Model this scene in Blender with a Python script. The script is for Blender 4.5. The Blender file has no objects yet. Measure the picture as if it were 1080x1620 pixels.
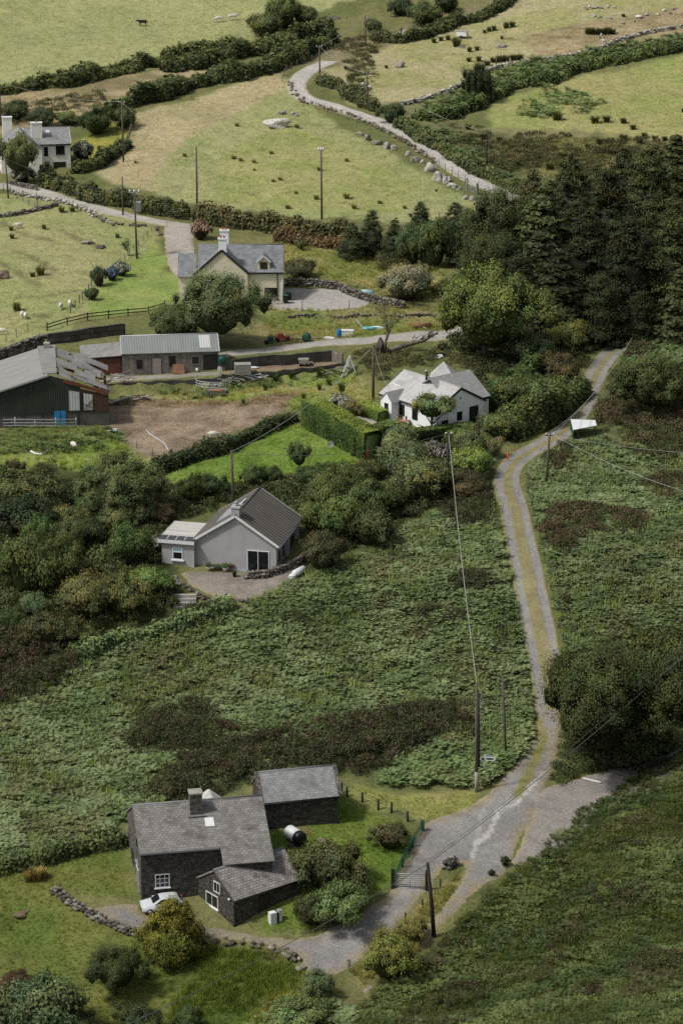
import bpy, bmesh, math, random
import numpy as np
from mathutils import Vector, Matrix
from mathutils.geometry import delaunay_2d_cdt

# ---------------------------------------------------------------- camera model
PW, PH = 1080.0, 1620.0
CAM_Z = 110.0
PITCH = math.radians(18.0)
FPX = 4700.0
rng = np.random.default_rng(11)
random.seed(5)

def ray(px, py):
    """world direction through a pixel of the photograph (camera at 0,0,CAM_Z looking +Y and down)"""
    a = (px - PW / 2) / FPX
    b = (PH / 2 - py) / FPX
    c, s = math.cos(PITCH), math.sin(PITCH)
    return np.array([a, c + b * s, -s + b * c])

def proj(P):
    P = np.asarray(P, float)
    x, y, z = P[..., 0], P[..., 1], P[..., 2] - CAM_Z
    c, s = math.cos(PITCH), math.sin(PITCH)
    f = y * c - z * s
    u = y * s + z * c
    return np.stack([PW / 2 + FPX * x / f, PH / 2 - FPX * u / f], -1)

# ---------------------------------------------------------------- terrain height
_BY = np.array([-3000., -200., 0., 120., 180., 208., 223., 256., 278., 320., 376., 440., 507., 555., 700., 1000., 3000.])
_BZ = np.array([-20., -14., -12., -7., -3., 0., 4., 9., 15., 18., 20., 23., 28., 34., 56., 120., 420.])
_m = None
def _pchip_slopes(x, y):
    h = np.diff(x); d = np.diff(y) / h
    m = np.zeros_like(y)
    for i in range(1, len(x) - 1):
        if d[i - 1] * d[i] > 0:
            w1, w2 = 2 * h[i] + h[i - 1], h[i] + 2 * h[i - 1]
            m[i] = (w1 + w2) / (w1 / d[i - 1] + w2 / d[i])
    m[0], m[-1] = d[0], d[-1]
    return m
_BM = _pchip_slopes(_BY, _BZ)
def base(y):
    y = np.clip(np.asarray(y, float), _BY[0], _BY[-1])
    i = np.clip(np.searchsorted(_BY, y) - 1, 0, len(_BY) - 2)
    h = _BY[i + 1] - _BY[i]; t = (y - _BY[i]) / h
    return ((1 + 2 * t) * (1 - t) ** 2 * _BZ[i] + t * (1 - t) ** 2 * h * _BM[i]
            + t * t * (3 - 2 * t) * _BZ[i + 1] + t * t * (t - 1) * h * _BM[i + 1])

def smooth(a, b, x):
    t = np.clip((x - a) / (b - a), 0, 1)
    return t * t * (3 - 2 * t)

_GR = np.random.default_rng(3)
_LUMP = [(k, th, ph) for k, th, ph in zip(
    [.05, .07, .11, .13, .21, .27, .41, .55], _GR.uniform(0, 6.28, 8), _GR.uniform(0, 6.28, 8))]
def lumps(x, y):
    h = 0.
    for k, th, ph in _LUMP:
        h = h + (0.055 / k ** .8) * np.sin(k * (x * math.cos(th) + y * math.sin(th)) + ph + 1.3 * np.sin(.6 * k * (x * math.sin(th) - y * math.cos(th)) + ph))
    return h * .55

# the foot of the near slope on the right (world line, found once from the photograph)
BANK = np.array([(75., 285.), (45., 262.), (30.9, 249.4), (27.1, 245.8), (23., 239.8), (18.3, 232.7), (14.3, 228.2), (10.9, 222.8), (7.7, 219.1), (3., 213.6), (-.5, 210.3), (-9., 203.), (-30., 190.), (-70., 170.)])
def bank_d(x, y):
    x = np.asarray(x, float); y = np.asarray(y, float)
    best = np.full(np.broadcast(x, y).shape, 1e9); sgn = np.zeros_like(best)
    for (x0, y0), (x1, y1) in zip(BANK[:-1], BANK[1:]):
        dx, dy = x1 - x0, y1 - y0; L2 = dx * dx + dy * dy
        t = np.clip(((x - x0) * dx + (y - y0) * dy) / L2, 0, 1)
        qx, qy = x0 + t * dx - x, y0 + t * dy - y
        d = np.hypot(qx, qy)
        s = np.sign(dx * (y - y0) - dy * (x - x0))
        m = d < best - 1e-9
        best = np.where(m, d, best); sgn = np.where(m, s, sgn)
    return best * sgn          # positive on the camera side
def feature(x, y):
    d = bank_d(x, y)
    t = np.clip(d, 0, None)
    bank = .42 * (np.sqrt(t * t + 4) - 2)
    bank = np.where(bank > 24, 24 + 10 * (1 - np.exp(-(bank - 24) / 10)), bank)
    # far hillside rises to the right beyond the upper lane, dips on the far left
    side = .035 * np.clip(x - 5, 0, None) * smooth(400, 470, y) - .02 * np.clip(-x - 10, 0, None) * smooth(330, 420, y) * 0
    # built terraces: the farm yard and the gravel yard stand a step above the ground before them
    def step(P, depth, run):
        xs, ys = zip(*P); dd = np.interp(x, xs, ys) - y
        return -depth * smooth(.15, .75, dd) * (1 - smooth(2.5, run, dd)) * smooth(xs[0] - 4, xs[0], x) * (1 - smooth(xs[-1], xs[-1] + 4, x))
    y = np.asarray(y, float); x = np.asarray(x, float)
    return bank + side + step([(-28.3, 329.6), (-16.9, 332.1), (.4, 335.8)], 1.35, 13.) + step([(-7., 358.5), (1.6, 359.2), (11.8, 359.8)], 1.0, 12.)
def ground(x, y):
    return base(y) + feature(x, y) + lumps(x, y) * smooth(150, 200, y)

_T = np.concatenate([np.arange(120, 700, .8), np.arange(700, 1500, 4)])
_cache = {}
def U(px, py, lift=0.):
    """the point of the ground (raised by lift) seen at a pixel of the photograph"""
    key = (round(px, 2), round(py, 2), lift)
    if key in _cache: return _cache[key].copy()
    d = ray(px, py)
    X, Y, Z = d[0] * _T, d[1] * _T, CAM_Z + d[2] * _T
    g = Z - ground(X, Y) - lift
    i = np.argmax(g < 0) if (g < 0).any() else len(_T) - 1
    lo, hi = _T[max(i - 1, 0)], _T[i]
    for _ in range(18):
        m = (lo + hi) / 2
        if CAM_Z + d[2] * m - float(ground(d[0] * m, d[1] * m)) - lift < 0: hi = m
        else: lo = m
    p = np.array([d[0] * hi, d[1] * hi, CAM_Z + d[2] * hi])
    _cache[key] = p
    return p.copy()

def atz(px, py, z):
    d = ray(px, py); t = (z - CAM_Z) / d[2]
    return np.array([d[0] * t, d[1] * t, z])

def scale_at(px, py):
    """pixels of the photograph per metre at the ground seen there"""
    p = U(px, py)
    return FPX / (p[1] * math.cos(PITCH) - (p[2] - CAM_Z) * math.sin(PITCH))
# ---------------------------------------------------------------- materials
M = {}
def new_mat(name):
    m = bpy.data.materials.new(name); m.use_nodes = True
    nt = m.node_tree; nt.nodes.clear()
    return m, nt, nt.nodes, nt.links
def N(nodes, t, **kw):
    n = nodes.new(t)
    for k, v in kw.items():
        if k.startswith('i_'): n.inputs[k[2:].replace('_', ' ')].default_value = v
        else: setattr(n, k, v)
    return n
def ramp(nodes, stops):
    r = nodes.new('ShaderNodeValToRGB'); e = r.color_ramp.elements
    while len(e) < len(stops): e.new(.5)
    for el, (p, c) in zip(e, stops): el.position = p; el.color = (*c, 1) if len(c) == 3 else c
    return r
def rgba(c): return (c[0], c[1], c[2], 1)

def surface(name, color, var=.25, scale=3., rough=.85, bump=.15, bscale=20., stain=None, metal=0., spec=.3):
    """painted / rendered / worn surface: two noises over a base colour, fine bump"""
    m, nt, nd, lk = new_mat(name)
    tc = N(nd, 'ShaderNodeTexCoord')
    n1 = N(nd, 'ShaderNodeTexNoise', i_Scale=scale, i_Detail=6., i_Roughness=.65)
    n2 = N(nd, 'ShaderNodeTexNoise', i_Scale=bscale, i_Detail=4.)
    lk.new(tc.outputs['Object'], n1.inputs['Vector']); lk.new(tc.outputs['Object'], n2.inputs['Vector'])
    lo = [max(0, c * (1 - var)) for c in color]; hi = [min(1, c * (1 + var)) for c in color]
    if stain: lo = list(stain)
    r = ramp(nd, [(.3, lo), (.5, color), (.72, hi)]); lk.new(n1.outputs['Fac'], r.inputs['Fac'])
    p = N(nd, 'ShaderNodeBsdfPrincipled', i_Roughness=rough, i_Metallic=metal); p.inputs['Specular IOR Level'].default_value = spec
    lk.new(r.outputs['Color'], p.inputs['Base Color'])
    b = N(nd, 'ShaderNodeBump', i_Strength=bump, i_Distance=.05); lk.new(n2.outputs['Fac'], b.inputs['Height']); lk.new(b.outputs['Normal'], p.inputs['Normal'])
    o = N(nd, 'ShaderNodeOutputMaterial'); lk.new(p.outputs['BSDF'], o.inputs['Surface'])
    M[name] = m; return m

def coursed(name, c1, c2, mortar, bw, rh, ms=.012, rough=.8, bump=.5, offset=.5, var=.35, squash=1., vscale=1.4, rot=0., stain=None, stainscale=.6):
    """brick-texture surface in metres over the mesh's UVs (slates, stone courses, planks)"""
    m, nt, nd, lk = new_mat(name)
    uv = N(nd, 'ShaderNodeUVMap'); mp = N(nd, 'ShaderNodeMapping'); mp.inputs['Rotation'].default_value = (0, 0, rot)
    lk.new(uv.outputs['UV'], mp.inputs['Vector'])
    wn = N(nd, 'ShaderNodeTexNoise', i_Scale=2.5, i_Detail=2.)
    lk.new(mp.outputs['Vector'], wn.inputs['Vector'])
    mx = N(nd, 'ShaderNodeVectorMath', operation='MULTIPLY_ADD'); mx.inputs[1].default_value = (.05 * squash, .03 * squash, 0)
    lk.new(wn.outputs['Color'], mx.inputs[0]); lk.new(mp.outputs['Vector'], mx.inputs[2])
    br = N(nd, 'ShaderNodeTexBrick', offset=offset, i_Scale=1.)
    br.inputs['Color1'].default_value = rgba(c1); br.inputs['Color2'].default_value = rgba(c2); br.inputs['Mortar'].default_value = rgba(mortar)
    br.inputs['Mortar Size'].default_value = ms; br.inputs['Brick Width'].default_value = bw; br.inputs['Row Height'].default_value = rh
    br.inputs['Mortar Smooth'].default_value = .3
    lk.new(mx.outputs['Vector'], br.inputs['Vector'])
    n1 = N(nd, 'ShaderNodeTexNoise', i_Scale=vscale, i_Detail=7., i_Roughness=.7); lk.new(uv.outputs['UV'], n1.inputs['Vector'])
    r = ramp(nd, [(.25, (1 - var,) * 3), (.5, (1, 1, 1)), (.75, (1 + var, 1 + var, 1 + var * .9))]); lk.new(n1.outputs['Fac'], r.inputs['Fac'])
    mm = N(nd, 'ShaderNodeMixRGB', blend_type='MULTIPLY', i_Fac=1.); lk.new(br.outputs['Color'], mm.inputs['Color1']); lk.new(r.outputs['Color'], mm.inputs['Color2'])
    col = mm.outputs['Color']
    if stain:
        n3 = N(nd, 'ShaderNodeTexNoise', i_Scale=stainscale, i_Detail=8., i_Roughness=.72); lk.new(uv.outputs['UV'], n3.inputs['Vector'])
        r3 = ramp(nd, [(.5, (0, 0, 0)), (.66, (1, 1, 1))]); lk.new(n3.outputs['Fac'], r3.inputs['Fac'])
        m3 = N(nd, 'ShaderNodeMixRGB', i_Color2=rgba(stain)); lk.new(r3.outputs['Color'], m3.inputs['Fac']); lk.new(col, m3.inputs['Color1']); col = m3.outputs['Color']
    p = N(nd, 'ShaderNodeBsdfPrincipled', i_Roughness=rough); p.inputs['Specular IOR Level'].default_value = .25
    lk.new(col, p.inputs['Base Color'])
    b = N(nd, 'ShaderNodeBump', i_Strength=bump, i_Distance=.06); lk.new(mm.outputs['Color'], b.inputs['Height']); lk.new(b.outputs['Normal'], p.inputs['Normal'])
    o = N(nd, 'ShaderNodeOutputMaterial'); lk.new(p.outputs['BSDF'], o.inputs['Surface'])
    M[name] = m; return m

def corrugated(name, c, c2, pitch=.16, rough=.6, var=.3, metal=0., seam=0.):
    m, nt, nd, lk = new_mat(name)
    uv = N(nd, 'ShaderNodeUVMap')
    w = N(nd, 'ShaderNodeTexWave', wave_type='BANDS', bands_direction='X', i_Scale=.314 / pitch, i_Distortion=0.); lk.new(uv.outputs['UV'], w.inputs['Vector'])
    n1 = N(nd, 'ShaderNodeTexNoise', i_Scale=.9, i_Detail=8., i_Roughness=.7)
    mp = N(nd, 'ShaderNodeMapping'); mp.inputs['Scale'].default_value = (1.2, .35, 1); lk.new(uv.outputs['UV'], mp.inputs['Vector']); lk.new(mp.outputs['Vector'], n1.inputs['Vector'])
    r = ramp(nd, [(.35, c), (.68, c2)]); lk.new(n1.outputs['Fac'], r.inputs['Fac'])
    r2 = ramp(nd, [(.0, (1 - var,) * 3), (.6, (1, 1, 1)), (1, (1 + var * .6,) * 3)]); lk.new(w.outputs['Fac'], r2.inputs['Fac'])
    mm = N(nd, 'ShaderNodeMixRGB', blend_type='MULTIPLY', i_Fac=1.); lk.new(r.outputs['Color'], mm.inputs['Color1']); lk.new(r2.outputs['Color'], mm.inputs['Color2'])
    p = N(nd, 'ShaderNodeBsdfPrincipled', i_Roughness=rough, i_Metallic=metal); lk.new(mm.outputs['Color'], p.inputs['Base Color'])
    b = N(nd, 'ShaderNodeBump', i_Strength=.5, i_Distance=.03); lk.new(w.outputs['Fac'], b.inputs['Height']); lk.new(b.outputs['Normal'], p.inputs['Normal'])
    o = N(nd, 'ShaderNodeOutputMaterial'); lk.new(p.outputs['BSDF'], o.inputs['Surface'])
    M[name] = m; return m

def leaf_material():
    m, nt, nd, lk = new_mat('leaf')
    at = N(nd, 'ShaderNodeAttribute', attribute_name='Col'); oi = N(nd, 'ShaderNodeObjectInfo')
    mm = N(nd, 'ShaderNodeMixRGB', blend_type='MULTIPLY', i_Fac=1.); lk.new(at.outputs['Color'], mm.inputs['Color1']); lk.new(oi.outputs['Color'], mm.inputs['Color2'])
    d = N(nd, 'ShaderNodeBsdfPrincipled', i_Roughness=.55); d.inputs['Specular IOR Level'].default_value = .25
    t = N(nd, 'ShaderNodeBsdfTranslucent')
    hs = N(nd, 'ShaderNodeHueSaturation', i_Hue=.485, i_Saturation=1.1, i_Value=1.1)
    gain = N(nd, 'ShaderNodeMixRGB', blend_type='MULTIPLY', i_Fac=1., i_Color2=(1.74, 1.74, 1.5, 1)); lk.new(mm.outputs['Color'], gain.inputs['Color1']); mm = gain
    lk.new(mm.outputs['Color'], d.inputs['Base Color']); lk.new(mm.outputs['Color'], hs.inputs['Color']); lk.new(hs.outputs['Color'], t.inputs['Color'])
    mix = N(nd, 'ShaderNodeMixShader', i_Fac=.28); lk.new(d.outputs['BSDF'], mix.inputs[1]); lk.new(t.outputs['BSDF'], mix.inputs[2])
    o = N(nd, 'ShaderNodeOutputMaterial'); lk.new(mix.outputs['Shader'], o.inputs['Surface'])
    M['leaf'] = m
def vcol_material(name, s1=6., s2=40., v1=.26, v2=.24, bump=.6, rough=.95):
    """ground: painted colour attribute broken up by three octaves of noise in world metres"""
    m, nt, nd, lk = new_mat(name)
    at = N(nd, 'ShaderNodeAttribute', attribute_name='Col'); tc = N(nd, 'ShaderNodeTexCoord')
    col = at.outputs['Color']; hs = []
    for s, v, d in ((s1 * .12, v1 * .7, 4.), (s1 * .45, v1, 8.), (s2 * .12, v2, 6.)):
        n = N(nd, 'ShaderNodeTexNoise', i_Scale=s, i_Detail=d, i_Roughness=.7); lk.new(tc.outputs['Object'], n.inputs['Vector'])
        r = ramp(nd, [(.3, (1 - v,) * 3), (.5, (1, 1, 1)), (.7, (1 + v, 1 + v * .95, 1 + v * .7))]); lk.new(n.outputs['Fac'], r.inputs['Fac'])
        mm = N(nd, 'ShaderNodeMixRGB', blend_type='MULTIPLY', i_Fac=1.); lk.new(col, mm.inputs['Color1']); lk.new(r.outputs['Color'], mm.inputs['Color2']); col = mm.outputs['Color']; hs.append(n)
    p = N(nd, 'ShaderNodeBsdfPrincipled', i_Roughness=rough); p.inputs['Specular IOR Level'].default_value = .1
    lk.new(col, p.inputs['Base Color'])
    b1 = N(nd, 'ShaderNodeBump', i_Strength=bump, i_Distance=.25); lk.new(hs[1].outputs['Fac'], b1.inputs['Height'])
    b2 = N(nd, 'ShaderNodeBump', i_Strength=bump, i_Distance=.1); lk.new(hs[2].outputs['Fac'], b2.inputs['Height']); lk.new(b1.outputs['Normal'], b2.inputs['Normal'])
    lk.new(b2.outputs['Normal'], p.inputs['Normal'])
    o = N(nd, 'ShaderNodeOutputMaterial'); lk.new(p.outputs['BSDF'], o.inputs['Surface'])
    M[name] = m
def glass_material():
    m, nt, nd, lk = new_mat('glass')
    p = N(nd, 'ShaderNodeBsdfPrincipled', i_Roughness=.08); p.inputs['Base Color'].default_value = (.012, .014, .016, 1); p.inputs['Specular IOR Level'].default_value = .6
    tc = N(nd, 'ShaderNodeTexCoord'); n = N(nd, 'ShaderNodeTexNoise', i_Scale=1.7); lk.new(tc.outputs['Object'], n.inputs['Vector'])
    b = N(nd, 'ShaderNodeBump', i_Strength=.06); lk.new(n.outputs['Fac'], b.inputs['Height']); lk.new(b.outputs['Normal'], p.inputs['Normal'])
    o = N(nd, 'ShaderNodeOutputMaterial'); lk.new(p.outputs['BSDF'], o.inputs['Surface']); M['glass'] = m

leaf_material(); glass_material()
vcol_material('ground'); vcol_material('gravel', s1=9., s2=60., v1=.2, v2=.3, bump=.35, rough=.9)
vcol_material('rock', s1=12., s2=50., v1=.35, v2=.3, bump=.9, rough=.9)
surface('white_paint', (.83, .85, .87), .04, .9, .7, .03, 25., stain=(.77, .79, .805))
surface('cream_paint', (.70, .65, .50), .05, .8, .8, .03, 25., stain=(.63, .58, .44))
surface('offwhite_paint', (.82, .80, .74), .04, .8, .8, .03, 25., stain=(.75, .73, .67))
surface('grey_render', (.35, .345, .355), .06, .8, .85, .08, 30., stain=(.31, .305, .31))
surface('plinth_paint', (.34, .38, .43), .12, 1.5, .8, .1)
surface('white_trim', (.66, .67, .68), .06, 2., .5, .02)
surface('dark_trim', (.02, .021, .023), .2, 3., .5, .02)
surface('brown_frame', (.035, .024, .018), .2, 3., .5, .02)
surface('grey_trim', (.20, .21, .22), .2, 3., .6, .05)
surface('lead', (.17, .175, .185), .2, 4., .55, .05)
surface('concrete', (.30, .285, .26), .22, .9, .9, .2, 12., stain=(.18, .17, .15))
surface('dark_concrete', (.085, .08, .075), .4, .8, .9, .25, 10., stain=(.04, .038, .035))
surface('farm_earth', (.20, .155, .11), .3, .7, .95, .4, 6., stain=(.13, .10, .075))
surface('pole_wood', (.10, .085, .07), .25, 3., .9, .2)
surface('dark_pole_wood', (.035, .03, .026), .25, 3., .9, .2)
surface('post_wood', (.14, .12, .095), .3, 4., .9, .2)
surface('dark_post', (.022, .024, .022), .3, 4., .8, .1)
surface('silver_wood', (.27, .26, .235), .25, 3., .85, .15)
surface('galvanised', (.36, .37, .38), .2, 3., .5, .05, metal=.3)
surface('rust', (.14, .05, .028), .4, 2., .85, .2)
surface('wire', (.10, .10, .10), .1, 2., .5, .0)
surface('bright_wire', (.34, .34, .33), .1, 2., .5, .0)
surface('ceramic_white', (.75, .76, .77), .05, 3., .4, .02)
surface('green_paint', (.02, .075, .045), .25, 3., .5, .05)
surface('green_plastic', (.012, .065, .055), .15, 3., .4, .02)
surface('dark_plastic', (.014, .016, .017), .15, 3., .35, .02)
surface('blue_paint', (.02, .20, .42), .22, 2.5, .6, .08, stain=(.10, .22, .34))
surface('blue_plastic', (.02, .17, .36), .1, 3., .4, .02)
surface('pale_blue_plastic', (.25, .42, .46), .15, 2., .4, .1)
surface('red_paint', (.35, .07, .045), .3, 3., .6, .08)
surface('red_door', (.12, .048, .036), .3, 1.5, .8, .1)
surface('orange_paint', (.62, .115, .035), .1, 3., .45, .02)
surface('pink_fabric', (.55, .2, .24), .1, 3., .8, .02)
surface('white_plastic', (.68, .70, .71), .07, 2., .45, .03)
surface('tarp', (.62, .65, .66), .08, 1.5, .5, .1, 5.)
surface('turquoise_tarp', (.10, .42, .50), .2, 3., .45, .2, 7.)
surface('car_paint', (.50, .53, .56), .02, 1., .22, .0, spec=.5)
surface('tyre', (.012, .012, .012), .2, 5., .8, .05)
surface('terracotta', (.35, .12, .06), .2, 3., .8, .05)
surface('bark', (.085, .07, .055), .35, 5., .95, .5, 14.)
surface('grey_bark', (.17, .155, .13), .35, 5., .95, .5, 14.)
surface('cow_black', (.012, .011, .011), .2, 3., .8, .1)
surface('cow_pale', (.52, .49, .42), .12, 3., .85, .1)
surface('wool', (.60, .57, .50), .15, 6., .95, .6, 16.)
surface('panel_dark', (.05, .055, .06), .3, 2., .3, .02)
surface('rusty_timber', (.16, .085, .05), .35, 2.5, .9, .2)
coursed('slate_roof', (.165, .157, .15), (.25, .238, .225), (.06, .056, .052), .36, .25, .014, .75, .6, var=.25, stain=(.085, .077, .07), stainscale=.45)
coursed('slate_roof_light', (.20, .205, .21), (.285, .29, .295), (.10, .10, .10), .36, .24, .012, .7, .5, var=.25, stain=(.14, .137, .13), stainscale=.5)
coursed('slate_roof_brown', (.20, .185, .175), (.32, .295, .285), (.055, .05, .05), .32, .25, .016, .75, .7, var=.35, stain=(.10, .085, .075), stainscale=.6)
coursed('slate_roof_blue', (.165, .175, .19), (.235, .245, .26), (.085, .09, .095), .45, .28, .014, .65, .4, var=.25, stain=(.11, .11, .11), stainscale=.5)
coursed('slate_roof_pale', (.38, .38, .38), (.43, .43, .43), (.30, .30, .30), .6, .3, .008, .7, .25, var=.12, stain=(.31, .30, .29), stainscale=.4)
coursed('slate_roof_grey', (.23, .235, .235), (.28, .28, .28), (.17, .17, .17), .6, .3, .01, .7, .3, var=.15)
coursed('stone_dark', (.028, .026, .024), (.085, .078, .070), (.022, .02, .019), .40, .14, .02, .9, .9, var=.55, vscale=3., stain=(.14, .128, .115), stainscale=3.2)
coursed('stone_grey', (.05, .046, .042), (.14, .128, .115), (.04, .036, .033), .42, .15, .02, .9, .9, var=.5, vscale=3., stain=(.22, .205, .185), stainscale=2.6)
coursed('block_wall', (.06, .055, .05), (.11, .10, .09), (.018, .017, .015), 1.5, .62, .04, .9, .8, var=.4, squash=2.)
coursed('planks', (.16, .145, .124), (.25, .23, .20), (.045, .04, .034), 2.4, .19, .012, .9, .5, var=.4, rot=math.pi / 2, stain=(.10, .088, .073))
coursed('silo_wall', (.045, .042, .038), (.07, .066, .06), (.02, .019, .018), 1.3, 2.6, .03, .9, .5, var=.5, stain=(.10, .092, .08))
coursed('deck', (.10, .09, .075), (.14, .125, .105), (.05, .045, .04), 3., .14, .01, .9, .4)
corrugated('felt_roof', (.085, .074, .064), (.125, .112, .099), .62, .85, .5)
corrugated('asbestos_roof', (.21, .205, .195), (.29, .285, .275), .5, .85, .12)
corrugated('green_roof', (.165, .185, .175), (.225, .24, .23), .3, .6, .1)
corrugated('tin_grey', (.17, .165, .155), (.30, .295, .285), .2, .7, .18)
corrugated('cladding_green', (.012, .022, .016), (.032, .036, .026), .25, .75, .4)
corrugated('cladding_rust', (.05, .022, .015), (.085, .04, .028), .25, .8, .35)
corrugated('cladding_white', (.42, .44, .44), (.52, .53, .53), .3, .6, .25)
corrugated('pale_roof', (.40, .39, .36), (.52, .51, .48), 1.1, .75, .08)

# ---------------------------------------------------------------- mesh builder
COL = bpy.context.scene.collection
def link(o, parent=None):
    COL.objects.link(o)
    if parent is not None: o.parent = parent
    return o
class MB:
    def __init__(s): s.v = []; s.f = []; s.sm = []; s.mi = []
    def add(s, vs, fs, smooth=False, mi=0):
        b = len(s.v); s.v += [tuple(map(float, p)) for p in vs]
        for f in fs: s.f.append([b + i for i in f]); s.sm.append(smooth); s.mi.append(mi)
        return s
    def quad(s, *p, mi=0): return s.add(p, [list(range(len(p)))], mi=mi)
    def box(s, x0, x1, y0, y1, z0, z1, mi=0):
        v = [(x0, y0, z0), (x1, y0, z0), (x1, y1, z0), (x0, y1, z0), (x0, y0, z1), (x1, y0, z1), (x1, y1, z1), (x0, y1, z1)]
        return s.add(v, [(3, 2, 1, 0), (4, 5, 6, 7), (0, 1, 5, 4), (1, 2, 6, 5), (2, 3, 7, 6), (3, 0, 4, 7)], mi=mi)
    def bar(s, p0, p1, w, h, up=(0, 0, 1), mi=0):
        p0, p1, up = Vector(p0), Vector(p1), Vector(up); d = (p1 - p0).normalized()
        a = d.cross(up)
        if a.length < 1e-4: a = d.cross(Vector((1, 0, 0)))
        a.normalize(); b = a.cross(d)
        v = []
        for p in (p0, p1):
            for i, j in ((-1, -1), (1, -1), (1, 1), (-1, 1)): v.append(p + a * (i * w / 2) + b * (j * h / 2))
        return s.add(v, [(3, 2, 1, 0), (4, 5, 6, 7), (0, 1, 5, 4), (1, 2, 6, 5), (2, 3, 7, 6), (3, 0, 4, 7)], mi=mi)
    def tube(s, path, r, n=6, mi=0, smooth=True):
        P = [Vector(p) for p in path]; R = r if isinstance(r, (list, tuple)) else [r] * len(P)
        v = []; f = []; ref = None
        for i, p in enumerate(P):
            d = (P[min(i + 1, len(P) - 1)] - P[max(i - 1, 0)])
            d = d.normalized() if d.length > 1e-9 else Vector((0, 0, 1))
            if ref is None: ref = d.orthogonal().normalized()
            a = (ref - d * ref.dot(d))
            a = a.normalized() if a.length > 1e-5 else d.orthogonal().normalized()
            ref = a; b = d.cross(a)
            for k in range(n):
                t = 2 * math.pi * k / n; v.append(p + (a * math.cos(t) + b * math.sin(t)) * R[i])
        for i in range(len(P) - 1):
            for k in range(n): f.append((i * n + k, i * n + (k + 1) % n, (i + 1) * n + (k + 1) % n, (i + 1) * n + k))
        f.append(tuple(range(n))[::-1]); f.append(tuple(range((len(P) - 1) * n, len(P) * n)))
        return s.add(v, f, smooth, mi)
    def prism(s, poly, z0, z1, mi=0):
        n = len(poly); v = [(x, y, z0) for x, y in poly] + [(x, y, z1) for x, y in poly]
        return s.add(v, [tuple(range(n))[::-1], tuple(range(n, 2 * n))] + [(i, (i + 1) % n, n + (i + 1) % n, n + i) for i in range(n)], mi=mi)
    def extrude(s, poly, off, mi=0):
        """planar polygon (3-D points) extruded by a vector"""
        n = len(poly); o = Vector(off); v = [Vector(p) for p in poly] + [Vector(p) + o for p in poly]
        return s.add(v, [tuple(range(n))[::-1], tuple(range(n, 2 * n))] + [(i, (i + 1) % n, n + (i + 1) % n, n + i) for i in range(n)], mi=mi)
    def slab(s, a, b, c, d, t, mi=0):
        """roof sheet through four corners, thickness t upward along its normal"""
        A = [Vector(p) for p in (a, b, c, d)]; nrm = (A[1] - A[0]).cross(A[3] - A[0]).normalized()
        if nrm.z < 0: nrm = -nrm
        return s.extrude(A, nrm * t, mi)
    def rock(s, c, sx, sy, sz, seed=0, sub=2, jag=.28, mi=0, smooth=False, rz=0.):
        r = random.Random(seed); v, f = ICO[sub]; vs = []
        ph = [(r.uniform(.8, 2.6), r.uniform(0, 6.3), Vector((r.gauss(0, 1), r.gauss(0, 1), r.gauss(0, 1))).normalized()) for _ in range(7)]
        cr, sr = math.cos(rz), math.sin(rz)
        for p in v:
            p = Vector(p); h = 1 + jag * sum(math.sin(k * 2.2 * p.dot(d) + a) for k, a, d in ph) / 3.2
            x, y, z = p.x * h * sx, p.y * h * sy, p.z * h * sz
            vs.append((c[0] + x * cr - y * sr, c[1] + x * sr + y * cr, c[2] + z))
        return s.add(vs, f, smooth, mi)
    def build(s, name, mats, parent=None, loc=None, rotz=None, vcol=None):
        me = bpy.data.meshes.new(name); me.from_pydata(s.v, [], s.f)
        for m in (mats if isinstance(mats, (list, tuple)) else [mats]): me.materials.append(M[m] if isinstance(m, str) else m)
        me.polygons.foreach_set('material_index', s.mi); me.polygons.foreach_set('use_smooth', s.sm)
        uv = me.uv_layers.new(name='UVMap'); dat = np.zeros((len(me.loops), 2), np.float32)
        for p in me.polygons:
            n = p.normal
            if abs(n.z) > .995: a, b = Vector((1, 0, 0)), Vector((0, 1, 0))
            else: a = Vector((-n.y, n.x, 0)).normalized(); b = n.cross(a)
            for li in p.loop_indices:
                q = me.vertices[me.loops[li].vertex_index].co; dat[li] = (q.dot(a), q.dot(b))
        uv.data.foreach_set('uv', dat.ravel())
        if vcol is not None:
            at = me.attributes.new('Col', 'FLOAT_COLOR', 'POINT'); arr = np.ones((len(s.v), 4), np.float32); arr[:, :3] = vcol; at.data.foreach_set('color', arr.ravel())
        me.update()
        o = bpy.data.objects.new(name, me); link(o, parent)
        if loc is not None: o.location = loc
        if rotz is not None: o.rotation_euler.z = rotz
        return o
def _ico(sub):
    bm = bmesh.new(); bmesh.ops.create_icosphere(bm, subdivisions=sub, radius=1.)
    v = [tuple(x.co) for x in bm.verts]; f = [tuple(x.index for x in y.verts) for y in bm.faces]; bm.free(); return v, f
ICO = {1: _ico(1), 2: _ico(2), 3: _ico(3)}

def tag(o, label=None, cat=None, group=None, kind=None):
    if label: o['label'] = label
    if cat: o['category'] = cat
    if group: o['group'] = group
    if kind: o['kind'] = kind
    return o
def thing(name, label, cat, loc=(0, 0, 0), rotz=0., group=None):
    o = bpy.data.objects.new(name, None); o.empty_display_size = .3; COL.objects.link(o)
    o.location = tuple(map(float, loc)); o.rotation_euler.z = rotz
    return tag(o, label, cat, group)
def dup(root, loc, rotz=0., label=None, group=None, scale=None, color=None):
    r = root.copy(); COL.objects.link(r); r.location = tuple(map(float, loc)); r.rotation_euler.z = rotz
    if scale is not None: r.scale = scale
    if color is not None: r.color = color
    if label: r['label'] = label
    if group: r['group'] = group
    for ch in root.children:
        c = ch.copy(); COL.objects.link(c); c.parent = r
        if color is not None: c.color = color
        for g in ch.children: d = g.copy(); COL.objects.link(d); d.parent = c
    return r

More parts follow.
